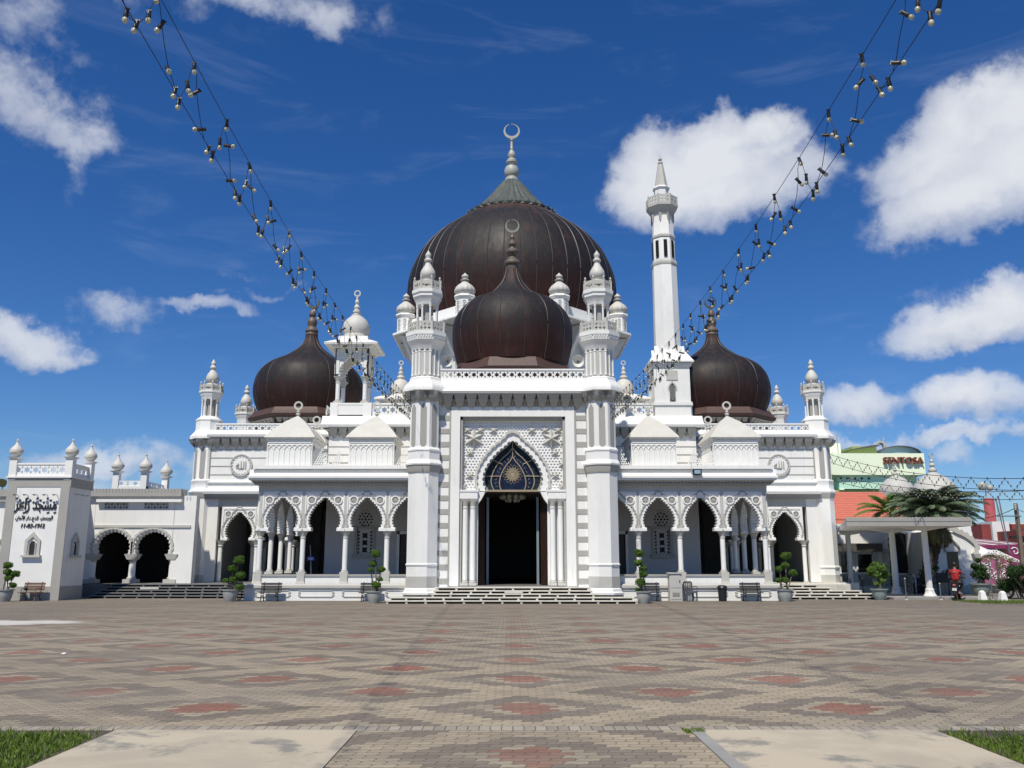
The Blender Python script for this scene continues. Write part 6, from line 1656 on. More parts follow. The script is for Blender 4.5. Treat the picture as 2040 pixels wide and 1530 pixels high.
potted_topiary(xx(745, 1205, 37.2), 37.2, 2.4, balls_px(745, 1205, [(746,1103,10),(740,1123,8.5),(758,1134,8.5),(736,1135,6),(755,1154,6),(749,1165,9)], 37.2), 'tall topiary with tiered balls in a grey pot left of the entrance steps', 13, pr=.33, ph=.50)
potted_topiary(xx(1283, 1206, 37.0), 37.0, 2.4, balls_px(1283, 1206, [(1277,1102,11),(1274,1121,9.5),(1284,1132,8),(1283,1144,9),(1276,1160,10.5),(1271,1175,5)], 37.0), 'tall spiral topiary in a grey pot right of the entrance steps', 14, pr=.33, ph=.50)
potted_topiary(xx(1565, 1198, 38.9), 38.9, 2.2, balls_px(1565, 1198, [(1572,1108,11),(1570,1126,9),(1556,1134,8),(1583,1141,9),(1554,1156,7),(1568,1156,8)], 38.9), 'cloud pruned topiary in a round grey pot beside the right end arch', 15)
def bush(x, y, ph, pr, blobs, label, seed, potm, leafm='leaf_shrub', size=.05, name='potted_shrub', group=None, nleaf=420):
    rnd = random.Random(seed); t = thing(name, label, 'potted plant', (x, y, 0), group)
    b = MB(); b.lathe([(pr*.60, 0), (pr*.66, .05), (pr*.86, ph*.4), (pr*.92, ph*.8), (pr*1.08, ph*.9), (pr*1.1, ph), (pr*.9, ph), (pr*.86, ph-.08)], 26, (x, y, 0)); obj('pot', b, potm, t)
    b = MB()
    for (bx, by, bz, br) in blobs: b.tube([(x+bx*.1, y, ph-.08), (x+bx*.6, y+by*.5, ph+(bz-ph)*.5), (x+bx, y+by, bz)], .03, 5, .012)
    obj('trunk', b, 'bark', t)
    b = MB()
    for (bx, by, bz, br) in blobs: leaf_cloud(b, (x+bx, y+by, bz), br, nleaf, size, rnd, .8, .3)
    obj('foliage', b, leafm, t, ang=1)
bush(xx(1742, 1190, 41.2), 40.6, .50, .36, [(-.25, 0, 1.35, .24), (0, .1, 1.55, .26), (.2, -.1, 1.42, .24), (.38, .1, 1.12, .20), (-.05, .0, 1.15, .22), (.18, 0, .85, .18), (-.1, 0, .72, .12), (-.36, .1, 1.2, .15)], 'loose leafy shrub in a green-grey pot by the right side steps', 21, 'pot_green')
bush(xx(1955, 1180, 46), 46, .62, .50, [(-.1, 0, 1.1, .35), (.15, .1, 1.35, .35), (-.2, 0, 1.5, .2), (.25, 0, 1.0, .3), (0, 0, 1.8, .15)], 'dark pointed shrub in a wide grey pot right of the white annex', 22, 'pot_green', 'leaf_dark', .06)
bush(xx(1990, 1170, 50), 50, .45, .55, [(-.5, 0, 1.9, .35), (0, 0, 2.1, .45), (.5, .1, 1.95, .35), (.9, 0, 1.8, .25), (-1.0, 0, 1.9, .25), (.2, 0, 1.5, .3)], 'thin dry looking bonsai tree in a shallow pale bowl', 23, 'pot', 'leaf_dry', .035, nleaf=260)
bush(xx(1871, 1185, 45), 45.5, .55, .48, [(-.2, 0, 1.1, .2), (.2, 0, 1.4, .2)], 'spiky cycad in a dark pot behind the thin barrier posts', 24, 'pot_green', 'leaf_dark', .03)
# hedge at the right edge
SHR = thing('round_shrub', 'big dark green rounded shrub at the right frame edge', 'shrub', (xx(2035, 1190, 41.5), 41.5, 0)); rnd = random.Random(31)
b = MB(); X = xx(2040, 1170, 41.5)
for k in range(16): b.tube([(X+rnd.uniform(-.3, .3), 41.5, 0), (X+rnd.uniform(-.9, 1.2), 41.5+rnd.uniform(-.5, .5), 1.0)], .03, 5, .01)
obj('trunk', b, 'bark', SHR)
b = MB()
for k in range(26): leaf_cloud(b, (X+rnd.uniform(-.8, 1.4), 41.5+rnd.uniform(-.6, .6), .55+rnd.random()*.85), rnd.uniform(.25, .42), 420, .05, rnd, .85, .35)
obj('foliage', b, 'leaf_dark', SHR, ang=1)

# palms
def frond(mb, base, az, el0, L, droop, rnd, leaf=.42, n=50, w=.024, stiff=1.0):
    pts = []; p = Vector(base); el = el0; seg = L/14
    for i in range(15):
        pts.append(p.copy()); d = Vector((cos(az)*cos(el), sin(az)*cos(el), sin(el))); p = p+d*seg; el -= droop/14*(1+i*.10)
    mb.tube(pts, .022, 4, .006, cap=False)
    side = Vector((-sin(az), cos(az), 0))
    for i in range(n):
        t = .10+.90*i/n; f = t*14; k = min(13, int(f)); q_ = pts[k].lerp(pts[k+1], f-k); d = (pts[k+1]-pts[k]).normalized(); up = side.cross(d).normalized()
        ll = leaf*(.45+.9*sin(pi*min(1, t*.95+.05)))*rnd.uniform(.85, 1.1)
        for s in (-1, 1):
            dr = (side*s*.72+d*.62+up*(.30*stiff-rnd.uniform(0, .18))).normalized(); wv_ = d.cross(dr).normalized()*w*.3+d*w
            e = q_+dr*ll; m_ = q_+dr*ll*.5+Vector((0, 0, .01)); e.z -= ll*.18; o = len(mb.v)
            mb.v += [tuple(q_-wv_*.6), tuple(m_-wv_), tuple(e), tuple(m_+wv_), tuple(q_+wv_*.6)]; mb.f.append((o, o+1, o+2, o+3, o+4)); mb.mi.append(0)
def palm(x, y, H, lean, nf, L, label, seed, leafm='leaf_palm', trunk_r=.28, cat='palm', name='date_palm'):
    rnd = random.Random(seed); t = thing(name, label, cat, (x, y, 0))
    top = Vector((x+lean, y, H)); pts = [Vector((x, y, 0)).lerp(top, i/22) for i in range(23)]
    b = MB(); P = []
    vs = []
    for i, p in enumerate(pts): pts[i] = p+Vector((lean*.25*sin(pi*i/22), 0, 0))
    b.tube(pts, trunk_r*1.2, 12, trunk_r)
    for i in range(140):     # old leaf bases
        f = rnd.random(); k = int(f*21); p = pts[k]; a = rnd.uniform(0, 2*pi); q_ = p+Vector((cos(a)*trunk_r*1.1, sin(a)*trunk_r*1.1, 0))
        b.tube([q_, q_+Vector((cos(a)*.10, sin(a)*.10, .16))], .045, 4, .02)
    obj('trunk', b, 'palm_bark', t)
    b = MB()
    for i in range(nf):
        f = i/nf; az = i*2.39996+rnd.uniform(-.2, .2); el = 1.5-1.45*f**1.15
        frond(b, top+Vector((cos(az)*.1, sin(az)*.1, rnd.uniform(-.2, .1))), az, el, L*rnd.uniform(.85, 1.08)*(.8+.25*min(1, f*2)), 1.0-.45*f, rnd, L*.17)
    obj('crown', b, leafm, t, ang=1)
    return t, top
YPm = 47.0
px_ = xx(1832, 1180, YPm); pt_ = xx(1862, 1030, YPm)
tp, top = palm(px_, YPm, zz(1022, YPm), pt_-px_, 92, 2.5, 'big grey-green date palm leaning behind the walkway roof', 41)
b = MB(); rnd = random.Random(42)
for i in range(14): frond(b, top-Vector((0, 0, .35)), i*2.4, -.35-rnd.random()*.5, 1.7, .9, rnd, .32, 30)
obj('dry_fronds', b, 'leaf_dry', tp, ang=1)
palm(xx(1782, 1180, 49.8), 49.8, zz(1020, 49.8), .2, 20, 1.9, 'smaller bright green palm whose crown shows left of the date palm', 43, 'leaf_shrub', .09, name='small_palm')
CYC = thing('cycad', 'low spiky cycad in shade behind the motorcycles', 'plant', (xx(1880, 1165, 47.8), 47.8, 0)); rnd = random.Random(44); b = MB()
for i in range(22): frond(b, (xx(1880, 1165, 47.8), 47.8, .75), i*2.4, 1.2-i*.04, 1.2, 1.0, rnd, .2, 24, .012)
obj('crown', b, 'leaf_dark', CYC, ang=1)
b = MB(); b.lathe([(.28, 0), (.4, .5), (.45, .62), (.38, .66)], 18, (xx(1880, 1165, 47.8), 47.8, .0)); obj('pot', b, 'pot_green', CYC)
# dark plants seen through the right arcade and trees beyond
for i, (u, Y, h, lab) in enumerate(((1478, 56, 2.4, 'leafy green plant glimpsed between the inner columns of the right arcade'), (1505, 52.5, 1.7, 'low green plant glimpsed just inside the outermost right arcade column'))):
    pass

# ------------------------------------------------------------------ STREET FURNITURE
def bench(x, y, rot, label, m='dark_bench', W_=.92):
    t = thing('park_bench', label, 'bench', (0, 0, 0), 'benches in front of the mosque'); 
    b = MB()
    for i in range(4): b.box(-W_/2, W_/2, -.24+i*.115, -.15+i*.115, .36, .39)
    obj('seat', b, m, t)
    b = MB()
    for i in range(3): b.M = T(0, .22+i*.02, .46+i*.12) @ Matrix.Rotation(radians(-12), 4, 'X'); b.box(-W_/2, W_/2, 0, .03, 0, .095)
    b.M = Matrix.Identity(4); obj('backrest', b, m, t)
    for s in (-1, 1):
        b = MB(); x_ = s*(W_/2-.14)
        b.tube([(x_, -.26, 0), (x_, -.20, .18), (x_, -.24, .36)], .025, 6); b.tube([(x_, .28, 0), (x_, .16, .2), (x_, .20, .36), (x_, .29, .82)], .025, 6)
        b.tube([(x_, -.24, .345), (x_, .2, .345)], .022, 6); b.tube([(x_, -.24, .36), (x_, -.20, .55), (x_, .22, .55)], .018, 6); b.tube([(x_, -.2, .18), (x_, 0, .26), (x_, .16, .18)], .016, 5)
        b.box(x_-.04, x_+.04, -.30, -.22, 0, .03); b.box(x_-.04, x_+.04, .24, .32, 0, .03)
        obj('leg', b, 'dark_bench' if m != 'wood_brown' else 'wood_brown', t)
    t.location = (x, y, 0); t.rotation_euler = (0, 0, rot); return t
bench(xx(62, 1197, 39.5), 39.4, 0, 'brown slatted bench against the base of the date block', 'wood_brown')
bench(xx(480, 1196, 40.6), 40.3, radians(62), 'dark bench turned sideways behind the potted topiary by the left end arch')
bench(xx(537, 1196, 39.2), 39.15, 0, 'dark slatted bench against the left podium, in full view')
bench(xx(735, 1195, 39.0), 39.15, 0, 'dark bench half hidden behind the topiary left of the entrance steps')
bench(xx(1297, 1195, 39.0), 39.15, 0, 'dark bench half hidden behind the spiral topiary right of the entrance steps')
bench(xx(1498, 1197, 39.2), 39.15, 0, 'dark slatted bench against the right podium between bin and end steps')
def bin_(x, y, label, h=.68, r=.20):
    t = thing('litter_bin', label, 'bin', (x, y, 0), 'dark litter bins')
    b = MB(); b.lathe([(r*.85, 0), (r*.88, .05), (r, h*.82), (r, h*.84)], 22, (x, y, 0)); obj('bin_body', b, 'black_plastic', t)
    b = MB(); b.lathe([(r*1.12, h*.80), (r*1.15, h*.86), (r*1.08, h*.9), (r*.95, h*.98), (r*.6, h*1.02), (.01, h*1.03)], 22, (x, y, 0)); obj('lid', b, 'black_plastic', t)
bin_(xx(1441, 1197, 39.1), 39.2, 'black round litter bin against the right podium')
bin_(xx(138, 1192, 41.9), 41.7, 'dark litter bin in the shade beside the date block', .72, .3)
CB = thing('utility_cabinet', 'grey electrical cabinet on a plinth against the right podium', 'cabinet', (xx(1346, 1196, 39.3), 39.4, 0))
xa, xb = xx(1334, 1170, 39.2), xx(1359, 1170, 39.2); b = MB(); b.box(xa, xb, 39.2, 39.65, 0, zz(1143, 39.2)); obj('cabinet_body', b, 'grey_light', CB)
b = MB(); zq = zz(1143, 39.2); b.add([(xa-.06, 39.14, zq), (xb+.06, 39.14, zq), (xb+.06, 39.71, zq), (xa-.06, 39.71, zq), (xa-.06, 39.14, zq+.06), (xb+.06, 39.14, zq+.04), (xb+.06, 39.71, zq+.04), (xa-.06, 39.71, zq+.06)], [(0,3,2,1),(4,5,6,7),(0,1,5,4),(1,2,6,5),(2,3,7,6),(3,0,4,7)]); obj('cabinet_roof', b, 'grey_light', CB)
b = MB(); b.box(xa+.06, xb-.06, 39.185, 39.2, .58, zq-.06); b.box(xa+.06, xb-.06, 39.185, 39.2, .08, .5); obj('door', b, 'grey_light', CB)
b = MB(); b.box(xb-.12, xb-.09, 39.16, 39.185, .8, .92)
for j in range(4): b.box(xa+.12, xb-.12, 39.178, 39.186, .2+j*.05, .215+j*.05)
obj('handle', b, 'dark', CB)
# plastic chair
PCH = thing('plastic_chair', 'dark grey moulded plastic armchair beside the utility cabinet', 'chair', (0, 0, 0)); w = .23
b = MB(); b.box(-w, w, -.22, .22, .40, .425); b.box(-w, w, -.235, -.22, .36, .425); obj('seat', b, 'grey_plastic', PCH)
b = MB()
for i in range(5): x = -.16+i*.08; b.prism([(x-.026, .46), (x+.026, .46), (x+.022, .78), (x-.022, .78)], .22, .24)
b.prism([(-w, .44), (-w+.03, .44), (-w+.045, .78), (w-.045, .78), (w-.03, .44), (w, .44), (w-.01, .80), (w-.07, .86), (-w+.07, .86), (-w+.01, .80)], .215, .245); obj('backrest', b, 'grey_plastic', PCH)
for sx in (-1, 1):
    b = MB(); b.tube([(sx*(w+.01), -.24, .40), (sx*(w+.02), -.24, .62), (sx*(w+.02), -.1, .64), (sx*(w+.01), .22, .62)], .018, 6); obj('armrest', b, 'grey_plastic', PCH)
    for sy in (-1, 1): b = MB(); b.frus(sx*(w+.0), sy*.21, 0, .42, .025, .025, .03, .03); obj('leg', b, 'grey_plastic', PCH)
PCH.location = (xx(1375, 1196, 39.2), 39.2, 0); PCH.rotation_euler = (0, 0, radians(12))
def bollard(x, y, label):
    t = thing('bollard', label, 'bollard', (x, y, 0), 'white concrete bollards')
    b = MB(); b.frus(x, y, 0, .36, .155, .155, .10, .10); obj('bollard_body', b, 'white', t)
    b = MB(); b.frus(x, y, .36, .43, .10, .10, .04, .04); obj('bollard_cap', b, 'white', t)
bollard(xx(1953, 1195, 40.6), 40.4, 'white concrete bollard just right of the motorcycle rider'); bollard(xx(1991, 1197, 39.9), 39.6, 'white concrete bollard nearest the lawn strip at the right')
def stanchion(u, v, vt, Y, label, m='metal'):
    t = thing('barrier_post', label, 'post', (xx(u, v, Y), Y, 0), 'thin barrier posts'); x = xx(u, v, Y); h = zz(vt, Y)
    b = MB(); b.tube([(x, Y, 0), (x, Y, h)], .022, 8); obj('post_rod', b, m, t)
    b = MB(); b.lathe([(.09, 0), (.09, .02), (.04, .06)], 12, (x, Y, 0)); b.ball((x, Y, h), .04, 8, 5); obj('post_fittings', b, 'pale_metal', t)
    return (x, Y, h)
S1 = stanchion(1806, 1194, 1153, 40.4, 'thin metal barrier post nearest the shrub pot'); S2 = stanchion(1875, 1194, 1163, 40.4, 'thin metal barrier post just left of the rider')
S3 = stanchion(1826, 1182, 1150, 44.5, 'thin metal barrier post in front of the parked motorcycles'); S4 = stanchion(1897, 1184, 1158, 44.0, 'thin metal barrier post behind the rider')
S5 = stanchion(1695, 1178, 1153, 45.5, 'thin dark post left of the white walkway column', 'dark'); S6 = stanchion(1720, 1180, 1153, 44.5, 'thin dark post behind the loose leafy shrub', 'dark'); S7 = stanchion(1978, 1196, 1115, 40.0, 'tall thin post between the two white bollards')
for a_, c_, lab in ((S1, S3, 'thin chain between the barrier posts before the parked motorcycles'), (S2, S4, 'thin chain between the barrier posts behind the rider'), (S3, S4, 'thin chain across the walkway behind the motorcycles')):
    wire([a_, c_], .008, 'barrier_chain', lab, 'barrier chains')
BR = thing('black_barrier', 'black tubular barrier frame before the cycad', 'barrier', (xx(1880, 1188, 43.5), 43.5, 0)); X = xx(1881, 1188, 43.5)
b = MB(); 
for s in (-1, 1): b.tube([(X+s*.28, 43.5, 0), (X+s*.28, 43.5, 1.15)], .03, 6)
b.tube([(X-.28, 43.5, 1.15), (X+.28, 43.5, 1.15)], .03, 6); b.box(X-.26, X+.26, 43.49, 43.51, .75, 1.12); obj('barrier_frame', b, 'dark', BR)
# loudspeaker horns
def horn(c, d, label, r=.27, group='white horn loudspeakers'):
    t = thing('loudspeaker', label, 'loudspeaker', c, group); d = Vector(d).normalized(); q = d.to_track_quat('Z', 'Y').to_matrix().to_4x4()
    b = MB(); b.M = T(*c) @ q; b.lathe([(.05, -.35), (.06, -.2), (.10, -.1), (.17, 0), (r, .12), (r*1.06, .13), (r*1.03, .15), (r*.9, .12), (.15, .0), (.06, -.1), (.04, -.12)], 26, cap=False); obj('horn_bell', b, 'horn', t)
    b = MB(); b.M = T(*c) @ q; b.lathe([(.10, -.50), (.11, -.48), (.11, -.34), (.06, -.32)], 16); obj('driver', b, 'grey_light', t)
    b = MB(); b.tube([Vector(c)-d*.3, Vector(c)-d*.3-Vector((0, 0, .5))], .025, 6); obj('bracket', b, 'metal', t)
horn((xx(891, 718, 39.7), 39.8, zz(718, 39.7)), (0, -1, -.12), 'white horn loudspeaker facing out beside the left portal tower', .28)
horn((xx(1152, 719, 39.7), 39.8, zz(719, 39.7)), (0, -1, -.12), 'white horn loudspeaker facing out beside the right portal tower', .28)
horn((xx(656, 818, 44.6), 44.6, zz(818, 44.6)), (-1, -.35, 0), 'white horn loudspeaker pointing left below the open chhatri', .26)
horn((xx(1246, 797, 44.4), 44.0, zz(797, 44.4)), (.2, -1, -.5), 'grey horn loudspeaker in the shade right of the right portal tower', .24)
def flood(c, label, sz=.2):
    t = thing('floodlight', label, 'floodlight', c); x, y, z = c
    b = MB(); b.box(x-sz, x+sz, y-.02, y+.10, z-sz*.72, z+sz*.72); obj('housing', b, 'black_plastic', t)
    b = MB(); b.box(x-sz*.7, x+sz*.7, y-.035, y-.021, z-sz*.4, z+sz*.45); obj('lens', b, 'glass_roof', t)
    b = MB(); b.tube([(x-sz, y+.05, z), (x-sz-.04, y+.15, z-.1), (x-sz-.04, y+.15, z+sz*2.2)], .015, 5); obj('cable_lead', b, 'grey_light', t)
flood((xx(1387, 941, 39.8), 39.55, zz(941, 39.7)), 'small black floodlight on the right wing cornice')
FL2 = thing('floodlight', 'old olive floodlight on the roof edge at the far left', 'floodlight', (xx(7, 962, 44), 44, zz(962, 44))); b = MB(); c_ = Vector((xx(6, 961, 43.8), 43.8, zz(961, 43.8)))
b.M = T(*c_) @ Matrix.Rotation(radians(115), 4, 'X'); b.lathe([(.08, -.2), (.15, -.1), (.22, .05), (.23, .1)], 20); obj('housing', b, 'leaf_dry', FL2); b = MB(); b.tube([c_, c_-Vector((0, 0, .35))], .02, 5); obj('bracket', b, 'dark', FL2)
# blue hanging sign and cleaning poles inside left veranda
BS = thing('blue_sign', 'small blue sign board with white lines under the left veranda', 'sign', (xx(619, 1113, 43), 43, zz(1113, 43))); x = xx(619, 1113, 43); z = zz(1113, 43)
b = MB(); b.box(x-.18, x+.18, 43, 43.03, z-.09, z+.09); obj('board', b, 'sign_blue', BS)
b = MB(); b.box(x-.13, x+.13, 42.985, 42.999, z+.015, z+.05); b.box(x-.10, x+.10, 42.985, 42.999, z-.05, z-.025); obj('sign_lines', b, 'cloth_white', BS)
b = MB(); b.tube([(x, 43.05, FL), (x, 43.05, z)], .02, 6); obj('stand', b, 'metal', BS)
b = MB(); b.tube([(x+.05, 43.3, FL), (x-.15, 43.4, FL+1.9)], .018, 6); b.box(x-.05, x+.15, 43.2, 43.4, FL, FL+.12); tag(obj('broom', b, 'metal'), 'broom leaning behind the blue sign in the left veranda', 'broom')
# small litter
b = MB(); b.add([(xx(123, 1305, gy(1305)), gy(1305.6), .03), (xx(129, 1305, gy(1305)), gy(1305.4), .02), (xx(130, 1305, gy(1305)), gy(1304.5), .035), (xx(124, 1305, gy(1305)), gy(1304.4), .04)], [(0,1,2,3)])
tag(obj('paper_scrap', b, 'litter_paper'), 'crumpled white paper scrap on the paving at the left', 'litter')

# ------------------------------------------------------------------ MOTORCYCLES AND RIDER
def wheel(mb_t, mb_r, y, r=.30, w=.05, x=0):
    for mb, ra, rb, hw in ((mb_t, r*.80, r, w),):
        mb.M = T(x, y, r) @ Matrix.Rotation(pi/2, 4, 'Y'); mb.lathe([(ra, -hw), (rb*.96, -hw), (rb, -hw*.5), (rb, hw*.5), (rb*.96, hw), (ra, hw), (ra, -hw)], 28, cap=False)
    mb_r.M = T(x, y, r) @ Matrix.Rotation(pi/2, 4, 'Y'); mb_r.lathe([(r*.70, -w*.8), (r*.81, -w*.8), (r*.81, w*.8), (r*.70, w*.8), (r*.70, -w*.8)], 28, cap=False); mb_r.lathe([(.05, -w), (.05, w)], 12)
    for k in range(5):
        a = 2*pi*k/5; mb_r.M = T(x, y, r) @ Matrix.Rotation(a, 4, 'X'); mb_r.box(-.015, .015, -.02, .02, .03, r*.75)
    mb_t.M = mb_r.M = Matrix.Identity(4)
def motorbike(loc, rot, label, body, rim, steer=0):
    t = thing('motorcycle', label, 'motorcycle', (0, 0, 0))
    for y in (-.60, .62):      # rear at -y, bike points to +y
        a, r_ = MB(), MB(); wheel(a, r_, y); w_o = obj('wheel', a, 'tyre', t); obj('rim', r_, rim, w_o)
    b = MB(); b.tube([(0, -.60, .30), (0, -.1, .38), (0, .2, .55), (0, .42, .80)], .05, 8); b.tube([(0, -.6, .62), (0, -.1, .55), (0, .2, .55)], .045, 8); b.ball((0, -.05, .42), .16, 12, 8, 1.0); obj('frame', b, 'bike_black', t)
    b = MB(); b.add([(-.10, -.75, .72), (.10, -.75, .72), (.13, -.1, .66), (-.13, -.1, .66), (-.09, -.82, .80), (.09, -.82, .80), (.14, -.15, .76), (-.14, -.15, .76)], [(0,3,2,1),(4,5,6,7),(0,1,5,4),(1,2,6,5),(2,3,7,6),(3,0,4,7)]); obj('seat', b, 'black_plastic', t)
    b = MB(); b.frus(0, .12, .60, .86, .10, .28, .07, .16); b.frus(0, -.62, .50, .72, .09, .22, .11, .24); b.frus(0, .45, .62, .95, .08, .06, .12, .08); obj('bodywork', b, body, t)
    b = MB(); b.tube([(-.34, .30, .98), (-.2, .38, 1.0), (0, .42, .94), (.2, .38, 1.0), (.34, .30, .98)], .016, 6)
    for s in (-1, 1): b.tube([(s*.22, .38, 1.0), (s*.28, .40, 1.12)], .008, 4); b.ball((s*.30, .40, 1.14), .05, 8, 5, .7)
    obj('handlebar', b, 'bike_black', t)
    for s in (-1, 1): b = MB(); b.tube([(s*.07, .62, .30), (s*.06, .45, .90)], .022, 6); obj('fork', b, 'metal', t)
    b = MB(); b.tube([(.14, .05, .28), (.17, -.3, .27), (.18, -.75, .36)], .035, 8, .05); obj('exhaust', b, 'metal', t)
    b = MB(); b.box(-.06, .06, -.88, -.83, .66, .74); obj('tail_light', b, 'red_paint', t)
    b = MB(); b.box(-.09, .09, -.90, -.885, .44, .56); obj('number_plate', b, 'cloth_white', t)
    b = MB(); b.ball((0, .52, .92), .09, 10, 6); obj('headlight', b, 'pale_metal', t)
    t.location = loc; t.rotation_euler = (0, 0, rot); return t
RX, RY = xx(1916, 1196, 40.0), 40.3; RR = radians(-34)
motorbike((RX, RY, 0), RR, 'dark motorcycle with an orange front rim ridden away at the right', 'bike_black', 'orange_rim')
motorbike((xx(1822, 1175, 46.2), 46.0, .09), radians(150), 'parked blue and white motorcycle in the walkway shade', 'bike_blue', 'metal')
motorbike((xx(1848, 1175, 47.2), 46.8, .09), radians(165), 'parked dark motorcycle beside the blue one in the walkway shade', 'bike_black', 'metal')
motorbike((xx(2025, 1185, 43.0), 42.6, 0), radians(90), 'dark scooter parked under the big round shrub at the right edge', 'bike_black', 'metal')

def skinned(name, nodes, edges, m, parent, root=0, sub=2):
    me = bpy.data.meshes.new(name); me.from_pydata([n[0] for n in nodes], edges, []); me.materials.append(MATS[m])
    o = bpy.data.objects.new(name, me); COL.objects.link(o)
    sk = o.modifiers.new('skin', 'SKIN'); sk.use_smooth_shade = True
    for i, n in enumerate(nodes):
        sv = me.skin_vertices[0].data[i]; r = n[1]; sv.radius = r if isinstance(r, tuple) else (r, r); sv.use_root = (i == root)
    ss = o.modifiers.new('sub', 'SUBSURF'); ss.levels = sub; ss.render_levels = sub
    bpy.context.view_layer.update()
    ev = o.evaluated_get(bpy.context.evaluated_depsgraph_get()); m2 = bpy.data.meshes.new_from_object(ev)
    bpy.data.objects.remove(o); m2.materials.clear(); m2.materials.append(MATS[m])
    q = bpy.data.objects.new(name, m2); COL.objects.link(q); q.parent = parent; return q
PE = thing('person', 'rider in a red polo shirt and dark trousers seen from behind on the motorcycle', 'person', (0, 0, 0))
hip = (0, -.28, .80)
arms = []
nodes = [((0, -.28, .84), .11), ((0, -.26, 1.05), .12), ((0, -.22, 1.25), .12), ((0, -.20, 1.36), .055), ((0, -.17, 1.44), .062), ((0, -.15, 1.53), .095), ((0, -.15, 1.62), .085)]
edges = [(0, 1), (1, 2), (2, 3), (3, 4), (4, 5), (5, 6)]
for s in (-1, 1):
    k = len(nodes); nodes += [((s*.17, -.20, 1.30), .055), ((s*.25, -.08, 1.10), .042), ((s*.33, .17, 1.02), .032), ((s*.33, .26, 1.01), .036)]; edges += [(2, k), (k, k+1), (k+1, k+2), (k+2, k+3)]
    f0 = len(nodes)
    for j in range(4):
        nodes += [((s*(.30+j*.018), .30, 1.015), .010), ((s*(.30+j*.018), .325, .985), .009), ((s*(.30+j*.018), .30, .965), .008)]; edges += [(k+3, f0+j*3), (f0+j*3, f0+j*3+1), (f0+j*3+1, f0+j*3+2)]
    th = len(nodes); nodes += [((s*.285, .26, .985), .010), ((s*.28, .29, .965), .009)]; edges += [(k+3, th), (th, th+1)]
    k = len(nodes); nodes += [((s*.10, -.22, .80), .085), ((s*.20, .10, .72), .07), ((s*.17, .02, .38), .045), ((s*.17, .0, .26), .036), ((s*.17, .10, .24), .034)]; edges += [(0, k), (k, k+1), (k+1, k+2), (k+2, k+3), (k+3, k+4)]
BD = skinned('body', nodes, edges, 'skin', PE)
sh = [((0, -.30, .84), (.17, .12)), ((0, -.28, 1.02), (.175, .125)), ((0, -.24, 1.20), (.19, .13)), ((0, -.21, 1.31), (.15, .09)), ((0, -.19, 1.37), .07)]; se = [(0, 1), (1, 2), (2, 3), (3, 4)]
for s in (-1, 1): k = len(sh); sh += [((s*.185, -.20, 1.29), .075), ((s*.235, -.12, 1.17), .066)]; se += [(3, k), (k, k+1)]
skinned('shirt', sh, se, 'shirt_red', PE)
tr = [((0, -.30, .83), (.165, .12)), ((0, -.28, .76), (.15, .12))]; te = [(0, 1)]
for s in (-1, 1): k = len(tr); tr += [((s*.11, -.18, .79), .10), ((s*.20, .10, .73), .083), ((s*.18, .03, .48), .062), ((s*.17, .01, .32), .055)]; te += [(1, k), (k, k+1), (k+1, k+2), (k+2, k+3)]
skinned('trousers', tr, te, 'trousers', PE)
for s in (-1, 1): b = MB(); b.M = T(s*.17, .05, .20); b.ball((0, .02, .02), .055, 10, 6, .8); b.frus(0, .06, -.02, .05, .045, .12, .035, .09); obj('shoe', b, 'black_plastic', PE)
b = MB(); b.M = T(0, -.165, 1.60); b.ball((0, 0, 0), .112, 16, 10, 1.05); o = obj('hair', b, 'hair', PE)
b = MB()
for s in (-1, 1): b.ball((s*.098, -.14, 1.56), .022, 8, 6, 1.4)
b.ball((0, -.045, 1.55), .016, 8, 5, 1.3); obj('ears_and_nose', b, 'skin', PE)
b = MB(); b.prism([(-.09, 1.23), (.09, 1.23), (.09, 1.245), (-.09, 1.245)], -.378, -.36); b.prism([(-.04, 1.255), (.04, 1.255), (.04, 1.28), (-.04, 1.28)], -.37, -.35); obj('shirt_print', b, 'tan', PE)
PE.location = (RX, RY, 0); PE.rotation_euler = (0, 0, RR)

# ------------------------------------------------------------------ FESTOON LIGHTS
def interp(tab, y):
    for (a, fa), (b_, fb) in zip(tab, tab[1:]):
        if y <= b_: return fa+(fb-fa)*(y-a)/(b_-a)
    (a, fa), (b_, fb) = tab[-2:]; return fa+(fb-fa)*(y-a)/(b_-a)
def smooth_tab(tab, y): return sum(interp(tab, y+d) for d in (-1.5, -.75, 0, .75, 1.5))/5
ZLO = [(2.0, 6.10), (5.88, 5.92), (8.86, 5.83), (12.3, 5.87), (17.0, 6.12), (21.0, 6.36), (26.6, 6.84), (38.3, 8.05)]
ZUP = [(2.0, 6.60), (6.6, 6.46), (10.6, 6.42), (13.0, 6.51), (18.0, 6.80), (20.3, 6.97), (26.9, 7.58), (30.2, 7.96), (38.3, 8.80)]
def sock_mesh():
    b = MB(); b.lathe([(.010, .045), (.016, .04), (.018, .0), (.020, -.03), (.017, -.040)], 10); b.box(-.020, .020, -.007, .007, .035, .050); return b.mesh('socket', 'black_plastic')
def bulb_mesh():
    b = MB(); b.lathe([(.011, -.033), (.016, -.042), (.023, -.055), (.0235, -.066), (.018, -.079), (.002, -.086)], 14); return b.mesh('bulb', 'bulb')
SM, BM = sock_mesh(), bulb_mesh()
